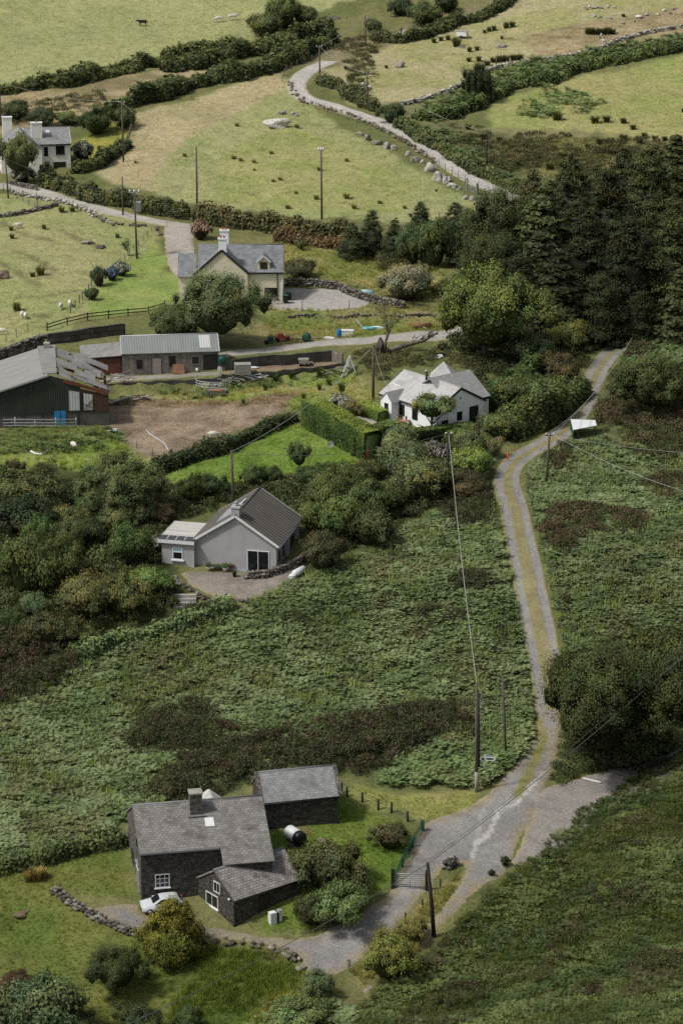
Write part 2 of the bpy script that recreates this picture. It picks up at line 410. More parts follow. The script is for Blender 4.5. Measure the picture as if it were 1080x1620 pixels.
# fast meshes from arrays: V verts, quads / tris index arrays, C vertex colours
def array_mesh(name, V, F, C, mat, smooth=False):
    """F: list of (n,k) index arrays"""
    me = bpy.data.meshes.new(name); V = np.asarray(V, np.float32); me.vertices.add(len(V)); me.vertices.foreach_set('co', V.ravel())
    idx = np.concatenate([f.ravel() for f in F]).astype(np.int32); tot = np.concatenate([np.full(len(f), f.shape[1]) for f in F])
    me.loops.add(len(idx)); me.loops.foreach_set('vertex_index', idx)
    me.polygons.add(len(tot)); st = np.zeros(len(tot), np.int32); st[1:] = np.cumsum(tot)[:-1]; me.polygons.foreach_set('loop_start', st)
    if smooth: me.polygons.foreach_set('use_smooth', np.ones(len(tot), bool))
    at = me.attributes.new('Col', 'FLOAT_COLOR', 'POINT'); c = np.ones((len(V), 4), np.float32); c[:, :3] = C; at.data.foreach_set('color', c.ravel())
    me.materials.append(M[mat]); me.update(calc_edges=True); me.validate()
    return me

# ---------------------------------------------------------------- cheap value noise for painting
def vnoise(x, y, cell, seed=0):
    x = np.asarray(x, float) / cell; y = np.asarray(y, float) / cell
    xi, yi = np.floor(x).astype(np.int64), np.floor(y).astype(np.int64); fx, fy = x - xi, y - yi
    fx = fx * fx * (3 - 2 * fx); fy = fy * fy * (3 - 2 * fy)
    def h(a, b):
        n = (a * 374761393 + b * 668265263 + seed * 1442695041) & 0x7fffffff
        n = ((n ^ (n >> 13)) * 1274126177) & 0x7fffffff
        return ((n ^ (n >> 16)) & 0xffff) / 65535.
    return (h(xi, yi) * (1 - fx) + h(xi + 1, yi) * fx) * (1 - fy) + (h(xi, yi + 1) * (1 - fx) + h(xi + 1, yi + 1) * fx) * fy
def fbm(x, y, cell, seed=0, o=4):
    s = 0; a = .5; t = 0
    for i in range(o): s = s + a * vnoise(x, y, cell / 2 ** i, seed + i * 17); t += a; a *= .55
    return s / t
def W(pts, step=None):
    """pixel polyline -> ground points (optionally resampled every step metres)"""
    P = np.array([U(*p) for p in pts])
    if step:
        d = np.concatenate([[0], np.cumsum(np.hypot(*np.diff(P[:, :2], axis=0).T))]); n = max(2, int(d[-1] / step) + 1); t = np.linspace(0, d[-1], n)
        P = np.stack([np.interp(t, d, P[:, 0]), np.interp(t, d, P[:, 1])], 1)
        P = np.column_stack([P, ground(P[:, 0], P[:, 1])])
    return P
def inpoly(x, y, poly):
    r = np.zeros(np.shape(x), bool); n = len(poly); j = n - 1
    for i in range(n):
        xi, yi = poly[i][0], poly[i][1]; xj, yj = poly[j][0], poly[j][1]
        if yi != yj: r ^= ((yi > y) != (yj > y)) & (x < (xj - xi) * (y - yi) / (yj - yi) + xi)
        j = i
    return r
def catmull(P, step):
    P = np.asarray(P, float); Q = np.vstack([2 * P[0] - P[1], P, 2 * P[-1] - P[-2]]); out = []
    for i in range(1, len(Q) - 2):
        p0, p1, p2, p3 = Q[i - 1:i + 3]; n = max(2, int(np.linalg.norm((p2 - p1)[:2]) / step))
        for t in np.arange(n) / n: out.append(.5 * (2 * p1 + (p2 - p0) * t + (2 * p0 - 5 * p1 + 4 * p2 - p3) * t * t + (3 * p1 - p0 - 3 * p2 + p3) * t ** 3))
    out.append(P[-1]); return np.array(out)
def polydist(x, y, P):
    best = np.full(np.shape(x), 1e9)
    for (x0, y0), (x1, y1) in zip(P[:-1, :2], P[1:, :2]):
        dx, dy = x1 - x0, y1 - y0; t = np.clip(((x - x0) * dx + (y - y0) * dy) / (dx * dx + dy * dy + 1e-9), 0, 1)
        best = np.minimum(best, np.hypot(x0 + t * dx - x, y0 + t * dy - y))
    return best
# ---------------------------------------------------------------- ground sheet and its painting
def seq(a, b, n): return np.linspace(a, b, n, endpoint=False)
XS = np.concatenate([-np.geomspace(3000, 75, 26)[:-1], np.arange(-75, 75, .4), np.geomspace(75, 3000, 26)])
YS = np.concatenate([[-600, -300, -100, 0, 60, 100, 130, 150, 165, 178, 188], np.arange(196, 300, .38), np.arange(300, 420, .5), np.arange(420, 580, .75), np.geomspace(580, 3000, 26)])
GX, GY = np.meshgrid(XS, YS)
GZ = ground(GX, GY) + (fbm(GX, GY, 1.6, 4, 3) - .5) * .28 * (GY > 190) * (GY < 600)

# name: (colour a, colour b, noise cell, pixel polygon).  Later ones lie over earlier ones.
PAINT = [
 ((.165,.165,.07),(.12,.135,.05), 6, [(-400,-400),(1500,-400),(1500,2000),(-400,2000)]),
 ((.305,.312,.150),(.268,.288,.130), 14, [(-80,-80),(640,-60),(560,0),(480,28),(380,70),(250,108),(120,135),(-80,152)]),
 ((.34,.285,.165),(.20,.17,.09), 4, [(-80,150),(120,138),(250,112),(340,100),(425,95),(300,140),(200,172),(100,205),(-80,215)]),
 ((.305,.308,.150),(.255,.28,.120), 8, [(215,180),(330,148),(440,112),(470,152),(560,212),(640,258),(745,318),(790,335),(700,352),(600,350),(480,345),(330,330),(180,292),(150,278)]),
 ((.39,.335,.20),(.34,.30,.17), 5, [(215,180),(330,150),(440,114),(450,140),(380,180),(300,215),(260,262),(240,305),(180,292),(150,278)]),
 ((.24,.27,.095),(.30,.30,.13), 6, [(350,240),(450,200),(560,235),(650,290),(640,338),(480,335),(350,318)]),
 ((.29,.275,.06),(.20,.22,.06), 3, [(115,225),(200,182),(205,232),(130,252)]),
 ((.25,.275,.115),(.30,.295,.145), 7, [(-80,320),(60,300),(140,330),(240,352),(258,395),(230,440),(170,465),(110,520),(-80,575)]),
 ((.20,.27,.075),(.26,.29,.10), 5, [(235,385),(258,385),(268,430),(318,445),(300,478),(150,505),(140,480)]),
 ((.27,.245,.11),(.17,.19,.06), 4, [(430,365),(560,375),(700,420),(690,480),(560,455),(440,445)]),
 ((.16,.195,.06),(.24,.215,.10), 3, [(420,486),(700,486),(700,525),(560,540),(430,552),(390,545)]),
 ((.20,.25,.08),(.26,.25,.11), 5, [(160,620),(345,600),(560,580),(600,640),(480,650),(420,640),(175,650)]),
 ((.29,.235,.175),(.18,.14,.10), 1.6, [(168,640),(250,633),(380,634),(478,622),(455,650),(400,672),(330,695),(250,722),(212,725),(172,682)]),
 ((.18,.245,.06),(.235,.265,.09), 4, [(-80,688),(170,682),(235,722),(290,722),(260,745),(120,745),(-80,775)]),
 ((.10,.13,.045),(.15,.17,.06), 2.5, [(-80,672),(150,672),(200,690),(120,715),(-80,722)]),
 ((.125,.20,.038),(.17,.235,.055), 5, [(225,752),(330,722),(462,668),(520,690),(600,725),(560,745),(480,745),(400,768),(250,768)]),
 ((.345,.315,.18),(.29,.285,.13), 7, [(500,115),(650,55),(830,0),(960,-80),(1200,-80),(1200,60),(980,92),(800,118),(640,165),(560,170)]),
 ((.33,.27,.165),(.24,.20,.11), 3, [(820,60),(960,30),(1080,10),(1200,10),(1200,55),(1000,85),(860,95)]),
 ((.245,.275,.095),(.30,.29,.125), 7, [(780,160),(900,125),(1080,85),(1200,70),(1200,250),(1000,222),(850,205),(770,215)]),
 ((.105,.115,.05),(.20,.19,.09), 3, [(640,215),(700,195),(850,203),(1000,216),(1100,225),(1080,300),(800,315),(720,262)]),
 ((.22,.19,.11),(.15,.15,.07), 3, [(470,100),(520,70),(640,40),(760,0),(830,0),(650,55),(500,118)]),
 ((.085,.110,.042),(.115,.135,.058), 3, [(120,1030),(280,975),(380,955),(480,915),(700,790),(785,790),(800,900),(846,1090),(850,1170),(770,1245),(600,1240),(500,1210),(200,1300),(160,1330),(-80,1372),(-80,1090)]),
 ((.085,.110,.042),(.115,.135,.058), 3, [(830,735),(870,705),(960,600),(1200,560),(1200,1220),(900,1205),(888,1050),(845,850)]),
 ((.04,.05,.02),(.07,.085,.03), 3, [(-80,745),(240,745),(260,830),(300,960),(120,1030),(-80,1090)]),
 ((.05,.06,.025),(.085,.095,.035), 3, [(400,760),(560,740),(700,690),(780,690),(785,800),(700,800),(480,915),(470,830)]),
 ((.10,.138,.033),(.14,.155,.045), 5, [(-80,1395),(110,1352),(205,1335),(212,1420),(95,1410),(150,1455),(210,1482),(330,1502),(310,1700),(-80,1750)]),
 ((.055,.085,.018),(.085,.12,.028), 4, [(320,1498),(420,1505),(485,1545),(440,1590),(360,1650),(250,1680),(280,1560)]),
 ((.21,.205,.065),(.12,.155,.04), 2.5, [(470,1530),(520,1550),(480,1610),(380,1650),(360,1640),(430,1580)]),
 ((.105,.165,.03),(.15,.19,.045), 4, [(430,1315),(540,1250),(650,1312),(662,1325),(620,1400),(600,1420),(480,1480),(390,1472),(430,1440)]),
 ((.28,.265,.105),(.22,.235,.075), 3, [(540,1238),(640,1260),(760,1258),(745,1290),(670,1298),(620,1285),(540,1250)]),
 ((.28,.20,.12),(.22,.15,.09), 1.5, [(455,1310),(478,1300),(492,1318),(480,1330)]),
 ((.036,.048,.017),(.075,.085,.031), 2.2, [(1300,1120),(1080,1172),(955,1257),(882,1326),(812,1376),(750,1436),(690,1486),(600,1562),(500,1640),(400,1750),(1400,1800)]),
 ((.24,.22,.10),(.16,.175,.06), 2, [(735,1366),(712,1395),(660,1446),(600,1500),(560,1535),(575,1560),(640,1515),(700,1448),(740,1390)]),
]
GC = np.zeros(GX.shape + (3,), np.float32)
near = (np.abs(GX) < 76) & (GY > 190) & (GY < 700)
wx = (fbm(GX, GY, 3., 31, 3) - .5) * 2.6; wy = (fbm(GX, GY, 3., 57, 3) - .5) * 3.6
REG = []
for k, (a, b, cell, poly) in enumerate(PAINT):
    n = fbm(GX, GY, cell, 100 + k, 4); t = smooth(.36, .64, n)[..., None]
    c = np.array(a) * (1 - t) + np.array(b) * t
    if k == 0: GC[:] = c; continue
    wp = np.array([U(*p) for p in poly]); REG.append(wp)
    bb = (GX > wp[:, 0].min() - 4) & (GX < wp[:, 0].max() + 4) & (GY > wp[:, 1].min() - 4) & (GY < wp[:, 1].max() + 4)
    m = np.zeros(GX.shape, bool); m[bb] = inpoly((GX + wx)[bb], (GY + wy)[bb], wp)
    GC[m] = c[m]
# soften the joins a little, then straw / moss flecks
for _ in range(2):
    S = GC.copy(); S[1:-1, 1:-1] = (GC[1:-1, 1:-1] * 2 + GC[:-2, 1:-1] + GC[2:, 1:-1] + GC[1:-1, :-2] + GC[1:-1, 2:]) / 6; GC = S
fl = smooth(.6, .75, fbm(GX, GY, 2.2, 900, 4))[..., None] * .35
GC = GC * (1 - fl) + GC * np.array([1.3, 1.18, 1.25]) * fl
dk = smooth(.62, .75, fbm(GX, GY, 1.5, 940, 4))[..., None] * .4
GC = GC * (1 - dk * .5)
# sheep-track terracettes on the left pasture: darker broken lines along the contour
for pl in ([(0,352),(40,372),(80,380)],[(20,395),(60,412),(88,428)],[(0,415),(30,432),(60,452)],[(95,365),(135,383),(165,392)],[(30,470),(70,470),(120,460)],[(0,505),(30,498),(70,500)],[(840,55),(880,58),(930,62)],[(800,60),(830,66)],[(870,48),(900,44),(960,52)]):
    P = W(pl, 1.); bb = (GX > P[:, 0].min() - 3) & (GX < P[:, 0].max() + 3) & (GY > P[:, 1].min() - 3) & (GY < P[:, 1].max() + 3)
    t = np.zeros(GX.shape); t[bb] = (1 - smooth(.2, 1.1, polydist(GX[bb], GY[bb], P) + (fbm(GX[bb], GY[bb], 1.5, 12) - .4) * 1.6)) * .55
    GC = GC * (1 - t[..., None]) + np.array([.10, .085, .045]) * t[..., None]
def idx_faces(ny, nx):
    i = np.arange(ny - 1)[:, None] * nx + np.arange(nx - 1)[None]
    return np.stack([i, i + 1, i + nx + 1, i + nx], -1).reshape(-1, 4)
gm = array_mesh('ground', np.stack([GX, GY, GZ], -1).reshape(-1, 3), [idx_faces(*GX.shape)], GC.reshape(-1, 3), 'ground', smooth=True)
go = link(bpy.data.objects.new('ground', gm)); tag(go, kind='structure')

# exact height of the rendered sheet (bilinear) so that everything else sits on it
def gz(x, y):
    x = np.asarray(x, float); y = np.asarray(y, float)
    i = np.clip(np.searchsorted(YS, y) - 1, 0, len(YS) - 2); j = np.clip(np.searchsorted(XS, x) - 1, 0, len(XS) - 2)
    ty = (y - YS[i]) / (YS[i + 1] - YS[i]); tx = (x - XS[j]) / (XS[j + 1] - XS[j])
    return (GZ[i, j] * (1 - tx) + GZ[i, j + 1] * tx) * (1 - ty) + (GZ[i + 1, j] * (1 - tx) + GZ[i + 1, j + 1] * tx) * ty
def at(px, py, dz=0.):
    p = U(px, py); return Vector((p[0], p[1], float(gz(p[0], p[1])) + dz))

# ---------------------------------------------------------------- roads: draped sheets 5 cm above the ground
def patch(name, poly, colour, mat='gravel', lift=.05, step=.45, edge=.9, smoothpoly=True, dirt=(.26, .215, .13), flat=None, kind='structure'):
    P = np.array([U(*p) for p in poly])
    B = catmull(np.vstack([P, P[:1]]), .5)[:-1] if smoothpoly else P
    B = B + np.column_stack([(fbm(B[:, 0], B[:, 1], 1.2, 5) - .5) * .5, (fbm(B[:, 0], B[:, 1], 1.2, 8) - .5) * .5, np.zeros(len(B))])
    x0, y0 = B[:, :2].min(0); x1, y1 = B[:, :2].max(0)
    X, Y = np.meshgrid(np.arange(x0, x1, step), np.arange(y0, y1, step)); X = X.ravel() + (np.random.default_rng(1).random(X.size) - .5) * .1; Y = Y.ravel()
    ins = inpoly(X, Y, B); dB = polydist(X, Y, np.vstack([B, B[:1]])); k = ins & (dB > .2)
    pts = np.vstack([B[:, :2], np.column_stack([X[k], Y[k]])]); n = len(B)
    res = delaunay_2d_cdt([Vector(p) for p in pts], [], [list(range(n))], 1, 1e-4)
    V = np.array([(v.x, v.y) for v in res[0]]); F = np.array([list(f) for f in res[2] if len(f) == 3])
    d = polydist(V[:, 0], V[:, 1], np.vstack([B, B[:1]]))
    Z = gz(V[:, 0], V[:, 1]) + np.where(d < .12, -.05, lift) if flat is None else np.full(len(V), flat)
    # the sheet must also clear the crests between grid lines
    C = colour(V[:, 0], V[:, 1], d) if callable(colour) else np.tile(colour, (len(V), 1))
    t = (1 - smooth(0, edge, d + (fbm(V[:, 0], V[:, 1], 1., 44) - .5) * edge * 1.4))[:, None] * .85
    C = C * (1 - t) + np.array(dirt) * t
    me = array_mesh(name, np.column_stack([V, Z]), [F], C, mat, smooth=True)
    o = link(bpy.data.objects.new(name, me)); tag(o, kind=kind); return o, B
def gravel_col(base, var=.22, patchc=None, seed=0):
    base = np.array(base)
    def f(x, y, d):
        n = fbm(x, y, 5., seed + 3, 5)[:, None]; c = base * (1 + (n - .5) * 2 * var)
        if patchc is not None:
            t = smooth(.5, .68, fbm(x, y, 3.5, seed + 9, 4))[:, None] * .6; c = c * (1 - t) + np.array(patchc) * t
        return c
    return f
DRIVE = [(140,1436),(215,1428),(228,1447),(300,1457),(365,1470),(430,1481),(490,1480),(545,1455),(590,1430),(617,1405),(642,1355),(672,1302),(745,1273),(790,1232),(822,1195),(843,1160),(851,1120),(884,1120),(888,1160),(882,1195),(866,1238),(848,1290),(824,1330),(797,1385),(765,1402),(735,1432),(700,1464),(668,1500),(655,1490),(692,1442),(727,1394),(733,1372),(705,1376),(682,1402),(640,1452),(600,1490),(560,1527),(520,1547),(486,1541),(466,1512),(430,1497),(330,1489),(210,1480),(170,1457)]
_st = W([(858,1222),(840,1245),(815,1273),(790,1278),(782,1300),(773,1320),(760,1331),(751,1337),(747,1354)], .6)
_st2 = W([(765,1275),(757,1310),(750,1350),(744,1362)], .6)
_ml = W([(846,1135),(858,1170),(835,1225),(818,1260)], .6)
def drive_col(x, y, d):
    c = gravel_col((.235, .23, .228), .28, (.155, .15, .15), 2)(x, y, d); hs_ = smooth(-1., -9., x)[:, None] if False else smooth(2., -8., x)[:, None]; c = c * (1 - .28 * hs_)
    g = (1 - smooth(.2, .75, polydist(x, y, _ml) + (fbm(x, y, .9, 71) - .5) * .7))[:, None]; c = c * (1 - g) + np.array([.20, .19, .07]) * g
    for P, w, k in ((_st, .28, .9), (_st2, .2, .45)):
        t = (1 - smooth(w * .4, w, polydist(x, y, P) + (fbm(x, y, .7, 77) - .5) * .35))[:, None] * k; c = c * (1 - t * .75) + np.array([.46, .455, .44]) * t * .75
    return c
patch('road', DRIVE, drive_col, step=.3, edge=1.25)
patch('side_road', [(842,1262),(870,1242),(950,1219),(1005,1204),(1060,1186),(1120,1170),(1120,1215),(1000,1270),(900,1335),(826,1375),(806,1366),(826,1325)], gravel_col((.235,.22,.205), .2, (.19,.175,.165), 7), edge=.7, lift=.08)
# two-track lane
TL = [(856,1128),(851,1080),(840,1020),(826,950),(813,880),(800,810),(789,770),(794,745),(813,724),(848,703),(880,683),(905,652),(920,618),(937,585),(957,560),(975,535)]
TR = [(886,1120),(881,1060),(870,1000),(857,940),(842,870),(826,800),(815,765),(817,742),(838,718),(872,703),(905,678),(930,645),(943,612),(955,585),(972,560),(990,535)]
def lane():
    A = catmull(W(TL), .5); n = len(A)
    Bp = catmull(W(TR), .5); d = np.linspace(0, 1, len(Bp)); t = np.linspace(0, 1, n)
    # same parameter along both tracks: interpolate by station index
    A = np.column_stack([np.interp(t, np.linspace(0, 1, n), A[:, i]) for i in range(2)]); Bp = np.column_stack([np.interp(t, d, Bp[:, i]) for i in range(2)])
    dv = Bp - A; w = np.linalg.norm(dv, axis=1, keepdims=True); u = dv / w
    # smooth width
    ks = 9; w = np.convolve(np.pad(w[:, 0], ks // 2, 'edge'), np.ones(ks) / ks, 'valid')[:, None]; w = np.maximum(w, 1.5)
    c = (A + Bp) / 2; S = np.linspace(-1, 1, 25)
    half = w / 2 + .68
    X = c[:, 0:1] + u[:, 0:1] * S[None] * half; Y = c[:, 1:2] + u[:, 1:2] * S[None] * half
    off = np.abs(S[None] * half); dt = np.abs(off - w / 2)                      # distance from the wheel track
    nz = fbm(X, Y, 1.1, 61, 4); nb = fbm(X, Y, 4., 63, 4)
    trk = 1 - smooth(.26, .46, dt + (nz - .5) * .4)
    grass = np.array([.235, .205, .115]) * (.75 + .5 * nz[..., None]) * (1 - nb[..., None] * .4) + np.array([.15, .155, .06]) * nb[..., None] * .45
    far = smooth(.4, .9, nb)[..., None]
    grav = np.array([.235, .23, .225]) * (.75 + nz[..., None] * .5)
    C = grass * (1 - trk[..., None]) + grav * trk[..., None]
    edge = smooth(.5, .8, off - w / 2 + (nz - .5) * .5)[..., None]; C = C * (1 - edge) + np.array([.135, .145, .062]) * edge
    Z = gz(X, Y) + .06 - .04 * trk
    Z[:, 0] -= .12; Z[:, -1] -= .12
    me = array_mesh('lane', np.stack([X, Y, Z], -1).reshape(-1, 3), [idx_faces(*X.shape)], C.reshape(-1, 3), 'gravel', smooth=True)
    o = link(bpy.data.objects.new('lane', me)); tag(o, kind='structure')
    return np.column_stack([c, half[:, 0]])
LANE = lane()
def strip_road(name, pts, width, col, lift=.06, grass=0.):
    P = catmull(W(pts), .6)[:, :2]; T = np.gradient(P, axis=0); T /= np.linalg.norm(T, axis=1, keepdims=True); Nn = np.column_stack([-T[:, 1], T[:, 0]])
    S = np.linspace(-1, 1, 11); w = np.interp(np.linspace(0, 1, len(P)), np.linspace(0, 1, len(width)), width) / 2
    X = P[:, 0:1] + Nn[:, 0:1] * S[None] * w[:, None]; Y = P[:, 1:2] + Nn[:, 1:2] * S[None] * w[:, None]
    n = fbm(X, Y, 1.3, 91, 4)[..., None]; C = np.array(col) * (.78 + .44 * n)
    e = smooth(.72, .98, np.abs(S)[None] + (n[..., 0] - .5) * .4)[..., None]; C = C * (1 - e) + np.array([.25, .22, .12]) * e
    if grass:
        g = (smooth(.22, .05, np.abs(S))[None] * grass * smooth(.35, .6, n[..., 0]))[..., None]; C = C * (1 - g) + np.array([.24, .23, .11]) * g
    Z = gz(X, Y) + lift; Z[:, 0] -= .1; Z[:, -1] -= .1
    me = array_mesh(name, np.stack([X, Y, Z], -1).reshape(-1, 3), [idx_faces(*X.shape)], C.reshape(-1, 3), 'gravel', smooth=True)
    tag(link(bpy.data.objects.new(name, me)), kind='structure'); return np.column_stack([P, w])
UPLANE = strip_road('hill_lane', [(825,320),(790,303),(740,281),(690,247),(645,213),(600,193),(560,180),(520,166),(486,157),(470,142),(472,127),(484,115),(500,106),(520,97)], [3.2,3.2,3.1,3.2,3.4,3.6,3.6], (.40, .385, .36))
TOPLANE = strip_road('hill_lane_top', [(596,62),(622,56),(645,50),(658,47)], [3,3], (.36,.34,.31))
LEFTLANE = strip_road('village_lane', [(-40,288),(20,296),(60,302),(105,317),(150,329),(200,341),(240,349),(285,356),(306,360)], [3.2,3.2], (.38,.36,.33))
patch('house_drive', [(257,350),(304,356),(309,400),(319,440),(292,443),(271,428),(261,402)], gravel_col((.35,.32,.29), .15, (.30,.25,.21), 5), edge=.7, lift=.1)
patch('gravel_yard', [(440,456),(545,459),(585,476),(560,490),(430,489),(430,470)], gravel_col((.33,.315,.30), .15, None, 6), edge=.6)
FARM = strip_road('farm_track', [(345,563),(400,556),(460,550),(520,543),(580,538),(640,532),(700,528),(760,524)], [2.6,2.6,2.8,3.4,5.5,6.5], (.34,.325,.305))
patch('patio', [(285,911),(300,903),(395,903),(484,880),(478,905),(445,932),(400,948),(350,947),(312,932)], gravel_col((.24,.215,.19), .25, (.15,.13,.11), 8), edge=.5, lift=.12)
patch('garden_path', [(550,655),(600,666),(600,676),(575,672),(545,662)], gravel_col((.36,.33,.29), .12, None, 9), edge=.4, lift=.12)
patch('side_path', [(532,1592),(548,1583),(575,1562),(584,1556),(590,1563),(560,1585),(540,1600)], gravel_col((.30,.27,.24), .15, None, 10), edge=.4, lift=.08)
patch('slate_yard', [(716,738),(745,730),(772,722),(790,722),(782,732),(760,742),(725,748)], gravel_col((.30,.26,.23), .3, None, 12), edge=.5, lift=.08)
ROADS = [LANE, UPLANE, LEFTLANE, FARM]
# ---------------------------------------------------------------- foliage templates
def leaf_quads(P, Nn, size, R, aspect=1.6, bend=.0):
    """quads centred at P facing Nn; returns (n,4,3)"""
    n = len(P); Nn = Nn / (np.linalg.norm(Nn, axis=1, keepdims=True) + 1e-9)
    t = R.normal(size=(n, 3)); a = np.cross(Nn, t); a /= np.linalg.norm(a, axis=1, keepdims=True) + 1e-9; b = np.cross(Nn, a)
    s = np.asarray(size).reshape(-1, 1) * R.uniform(.7, 1.3, (n, 1)); a = a * s * aspect * .5; b = b * s * .5
    return np.stack([P - a, P + b * .9 - a * .1, P + a, P - b * .9 - a * .1], 1)
def ellipsoid_core(lobes, k, col=.25):
    v, f = ICO[2]; v = np.array(v); V = []; F = []
    for i, (c, r) in enumerate(lobes):
        V.append(v * (np.array(r) * k) * (1 + .12 * np.sin(v * 5 + i).sum(1, keepdims=True) / 3) + c); F.append(np.array(f) + i * len(v))
    V = np.concatenate(V); V[:, 2] = np.maximum(V[:, 2], -.06); return V, np.concatenate(F), np.full((len(V), 3), col)
def crown(name, seed, nleaf, nlobe=30, leaf=.06, env='round', low=.0, ragged=.3, core=.66, dark=.3, lr=(.20, .34), flowers=0, fcol=(3, 3, 3), skirt=.25, zsq=1.):
    """broad-leaved crown in the unit box (x,y -1..1, z 0..1): many small leafy lobes over an uneven envelope, gaps between them"""
    R = np.random.default_rng(seed); lobes = []
    ph = R.uniform(0, 6.283, 4)
    for i in range(nlobe):
        zz = 1 - (i + .5) / nlobe * (1 + skirt); a = 2.39996 * i + R.uniform(-.35, .35); rho = math.sqrt(max(0, 1 - zz * zz))
        r = R.uniform(*lr); wob = 1 + .18 * math.sin(2 * a + ph[0]) + .15 * math.sin(3 * a + ph[1]); d = R.uniform(.62, 1.2)
        if env == 'cone':
            f = (i + .5) / nlobe; z = 1 - f; rho2 = (1 - z) ** R.uniform(.5, .75) * (.95 - .25 * max(0, .2 - z) / .2); r *= .45 + .6 * f
            d *= R.uniform(.75, 1.12); c = np.array([rho2 * math.cos(a) * (1 - r * .8) * d, rho2 * math.sin(a) * (1 - r * .8) * d, max(.05, z * .94 + R.uniform(-.03, .03))])
        else:
            zc = .5 + zz * .5 * R.uniform(.6, 1.06) - (.1 if zz > .5 else 0); c = np.array([rho * math.cos(a) * wob * (1 - r * .7) * d, rho * math.sin(a) * wob * (1 - r * .7) * d, low + (1 - low) * min(max(zc, .1), .98 - r * .55)])
        lobes.append((c, np.array([r, r, r * .72]) if env != 'cone' or zsq == 1. else np.array([r * 1.15, r * 1.15, r * .30])))
    ar = np.array([l[1][0] ** 2 for l in lobes]); k = R.choice(len(lobes), nleaf, p=ar / ar.sum())
    D = R.normal(size=(nleaf, 3)); D[:, 2] = np.where(R.random(nleaf) < .72, np.abs(D[:, 2]), D[:, 2]); D /= np.linalg.norm(D, axis=1, keepdims=True)
    C = np.array([l[0] for l in lobes])[k]; RR = np.array([l[1] for l in lobes])[k]
    P = C + D * RR * (1 + ragged * (R.beta(2, 2.4, (nleaf, 1)) * 2 - 1.05))
    ok = (P[:, 2] > -.02)
    for c, r in lobes: ok &= (((P - c) / (r * core)) ** 2).sum(1) > .9
    P, D, k = P[ok], D[ok], k[ok]; n = len(P); out = P - np.array([0, 0, .4]); out /= np.linalg.norm(out, axis=1, keepdims=True) + 1e-6
    Q = leaf_quads(P, D * .7 + out * .5 + [0, 0, .4] + R.normal(size=(n, 3)) * .5, leaf, R)
    if zsq != 1.: Q[:, :, 2] = P[:, 2:3] + (Q[:, :, 2] - P[:, 2:3]) * zsq
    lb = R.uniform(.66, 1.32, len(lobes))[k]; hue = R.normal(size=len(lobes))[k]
    b = np.clip(lb * (.52 + .42 * np.clip(D[:, 2], -.3, 1) + .34 * P[:, 2]) + R.normal(size=n) * .13, .15, 1.7)  # leaves brighter where lobes face up: top light painted into the colour
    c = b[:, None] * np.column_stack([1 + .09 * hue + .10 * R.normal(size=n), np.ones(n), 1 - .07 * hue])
    if flowers: m = (R.random(n) < flowers) & (D[:, 2] > -.1); c[m] = np.array(fcol) * R.uniform(.7, 1.1, (m.sum(), 1))
    cv, cf = ICO[1]; cv = np.array(cv); cf = np.array(cf); Vc = [cv * r * core * 1.02 + c for c, r in lobes]; Fc = [cf + 12 * i for i in range(len(lobes))] if len(cv) == 12 else [cf + len(cv) * i for i in range(len(lobes))]
    v2, f2 = ICO[2]; v2 = np.array(v2)
    if env == 'cone': big = np.column_stack([v2[:, 0] * .6, v2[:, 1] * .6, v2[:, 2] * .3 + .3])
    else: big = np.column_stack([v2[:, 0] * .62, v2[:, 1] * .62, low + (1 - low) * (v2[:, 2] * .34 + .42)])
    nb = sum(len(q) for q in Vc); Vc.append(big); Fc.append(np.array(f2) + nb); V = np.concatenate(Vc); F = np.concatenate(Fc); V[:, 2] = np.maximum(V[:, 2], -.05)
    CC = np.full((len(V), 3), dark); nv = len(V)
    return array_mesh(name, np.concatenate([V, Q.reshape(-1, 3)]), [F, nv + np.arange(4 * n).reshape(-1, 4)], np.clip(np.concatenate([CC, np.repeat(c, 4, 0)]), 0, 9), 'leaf')
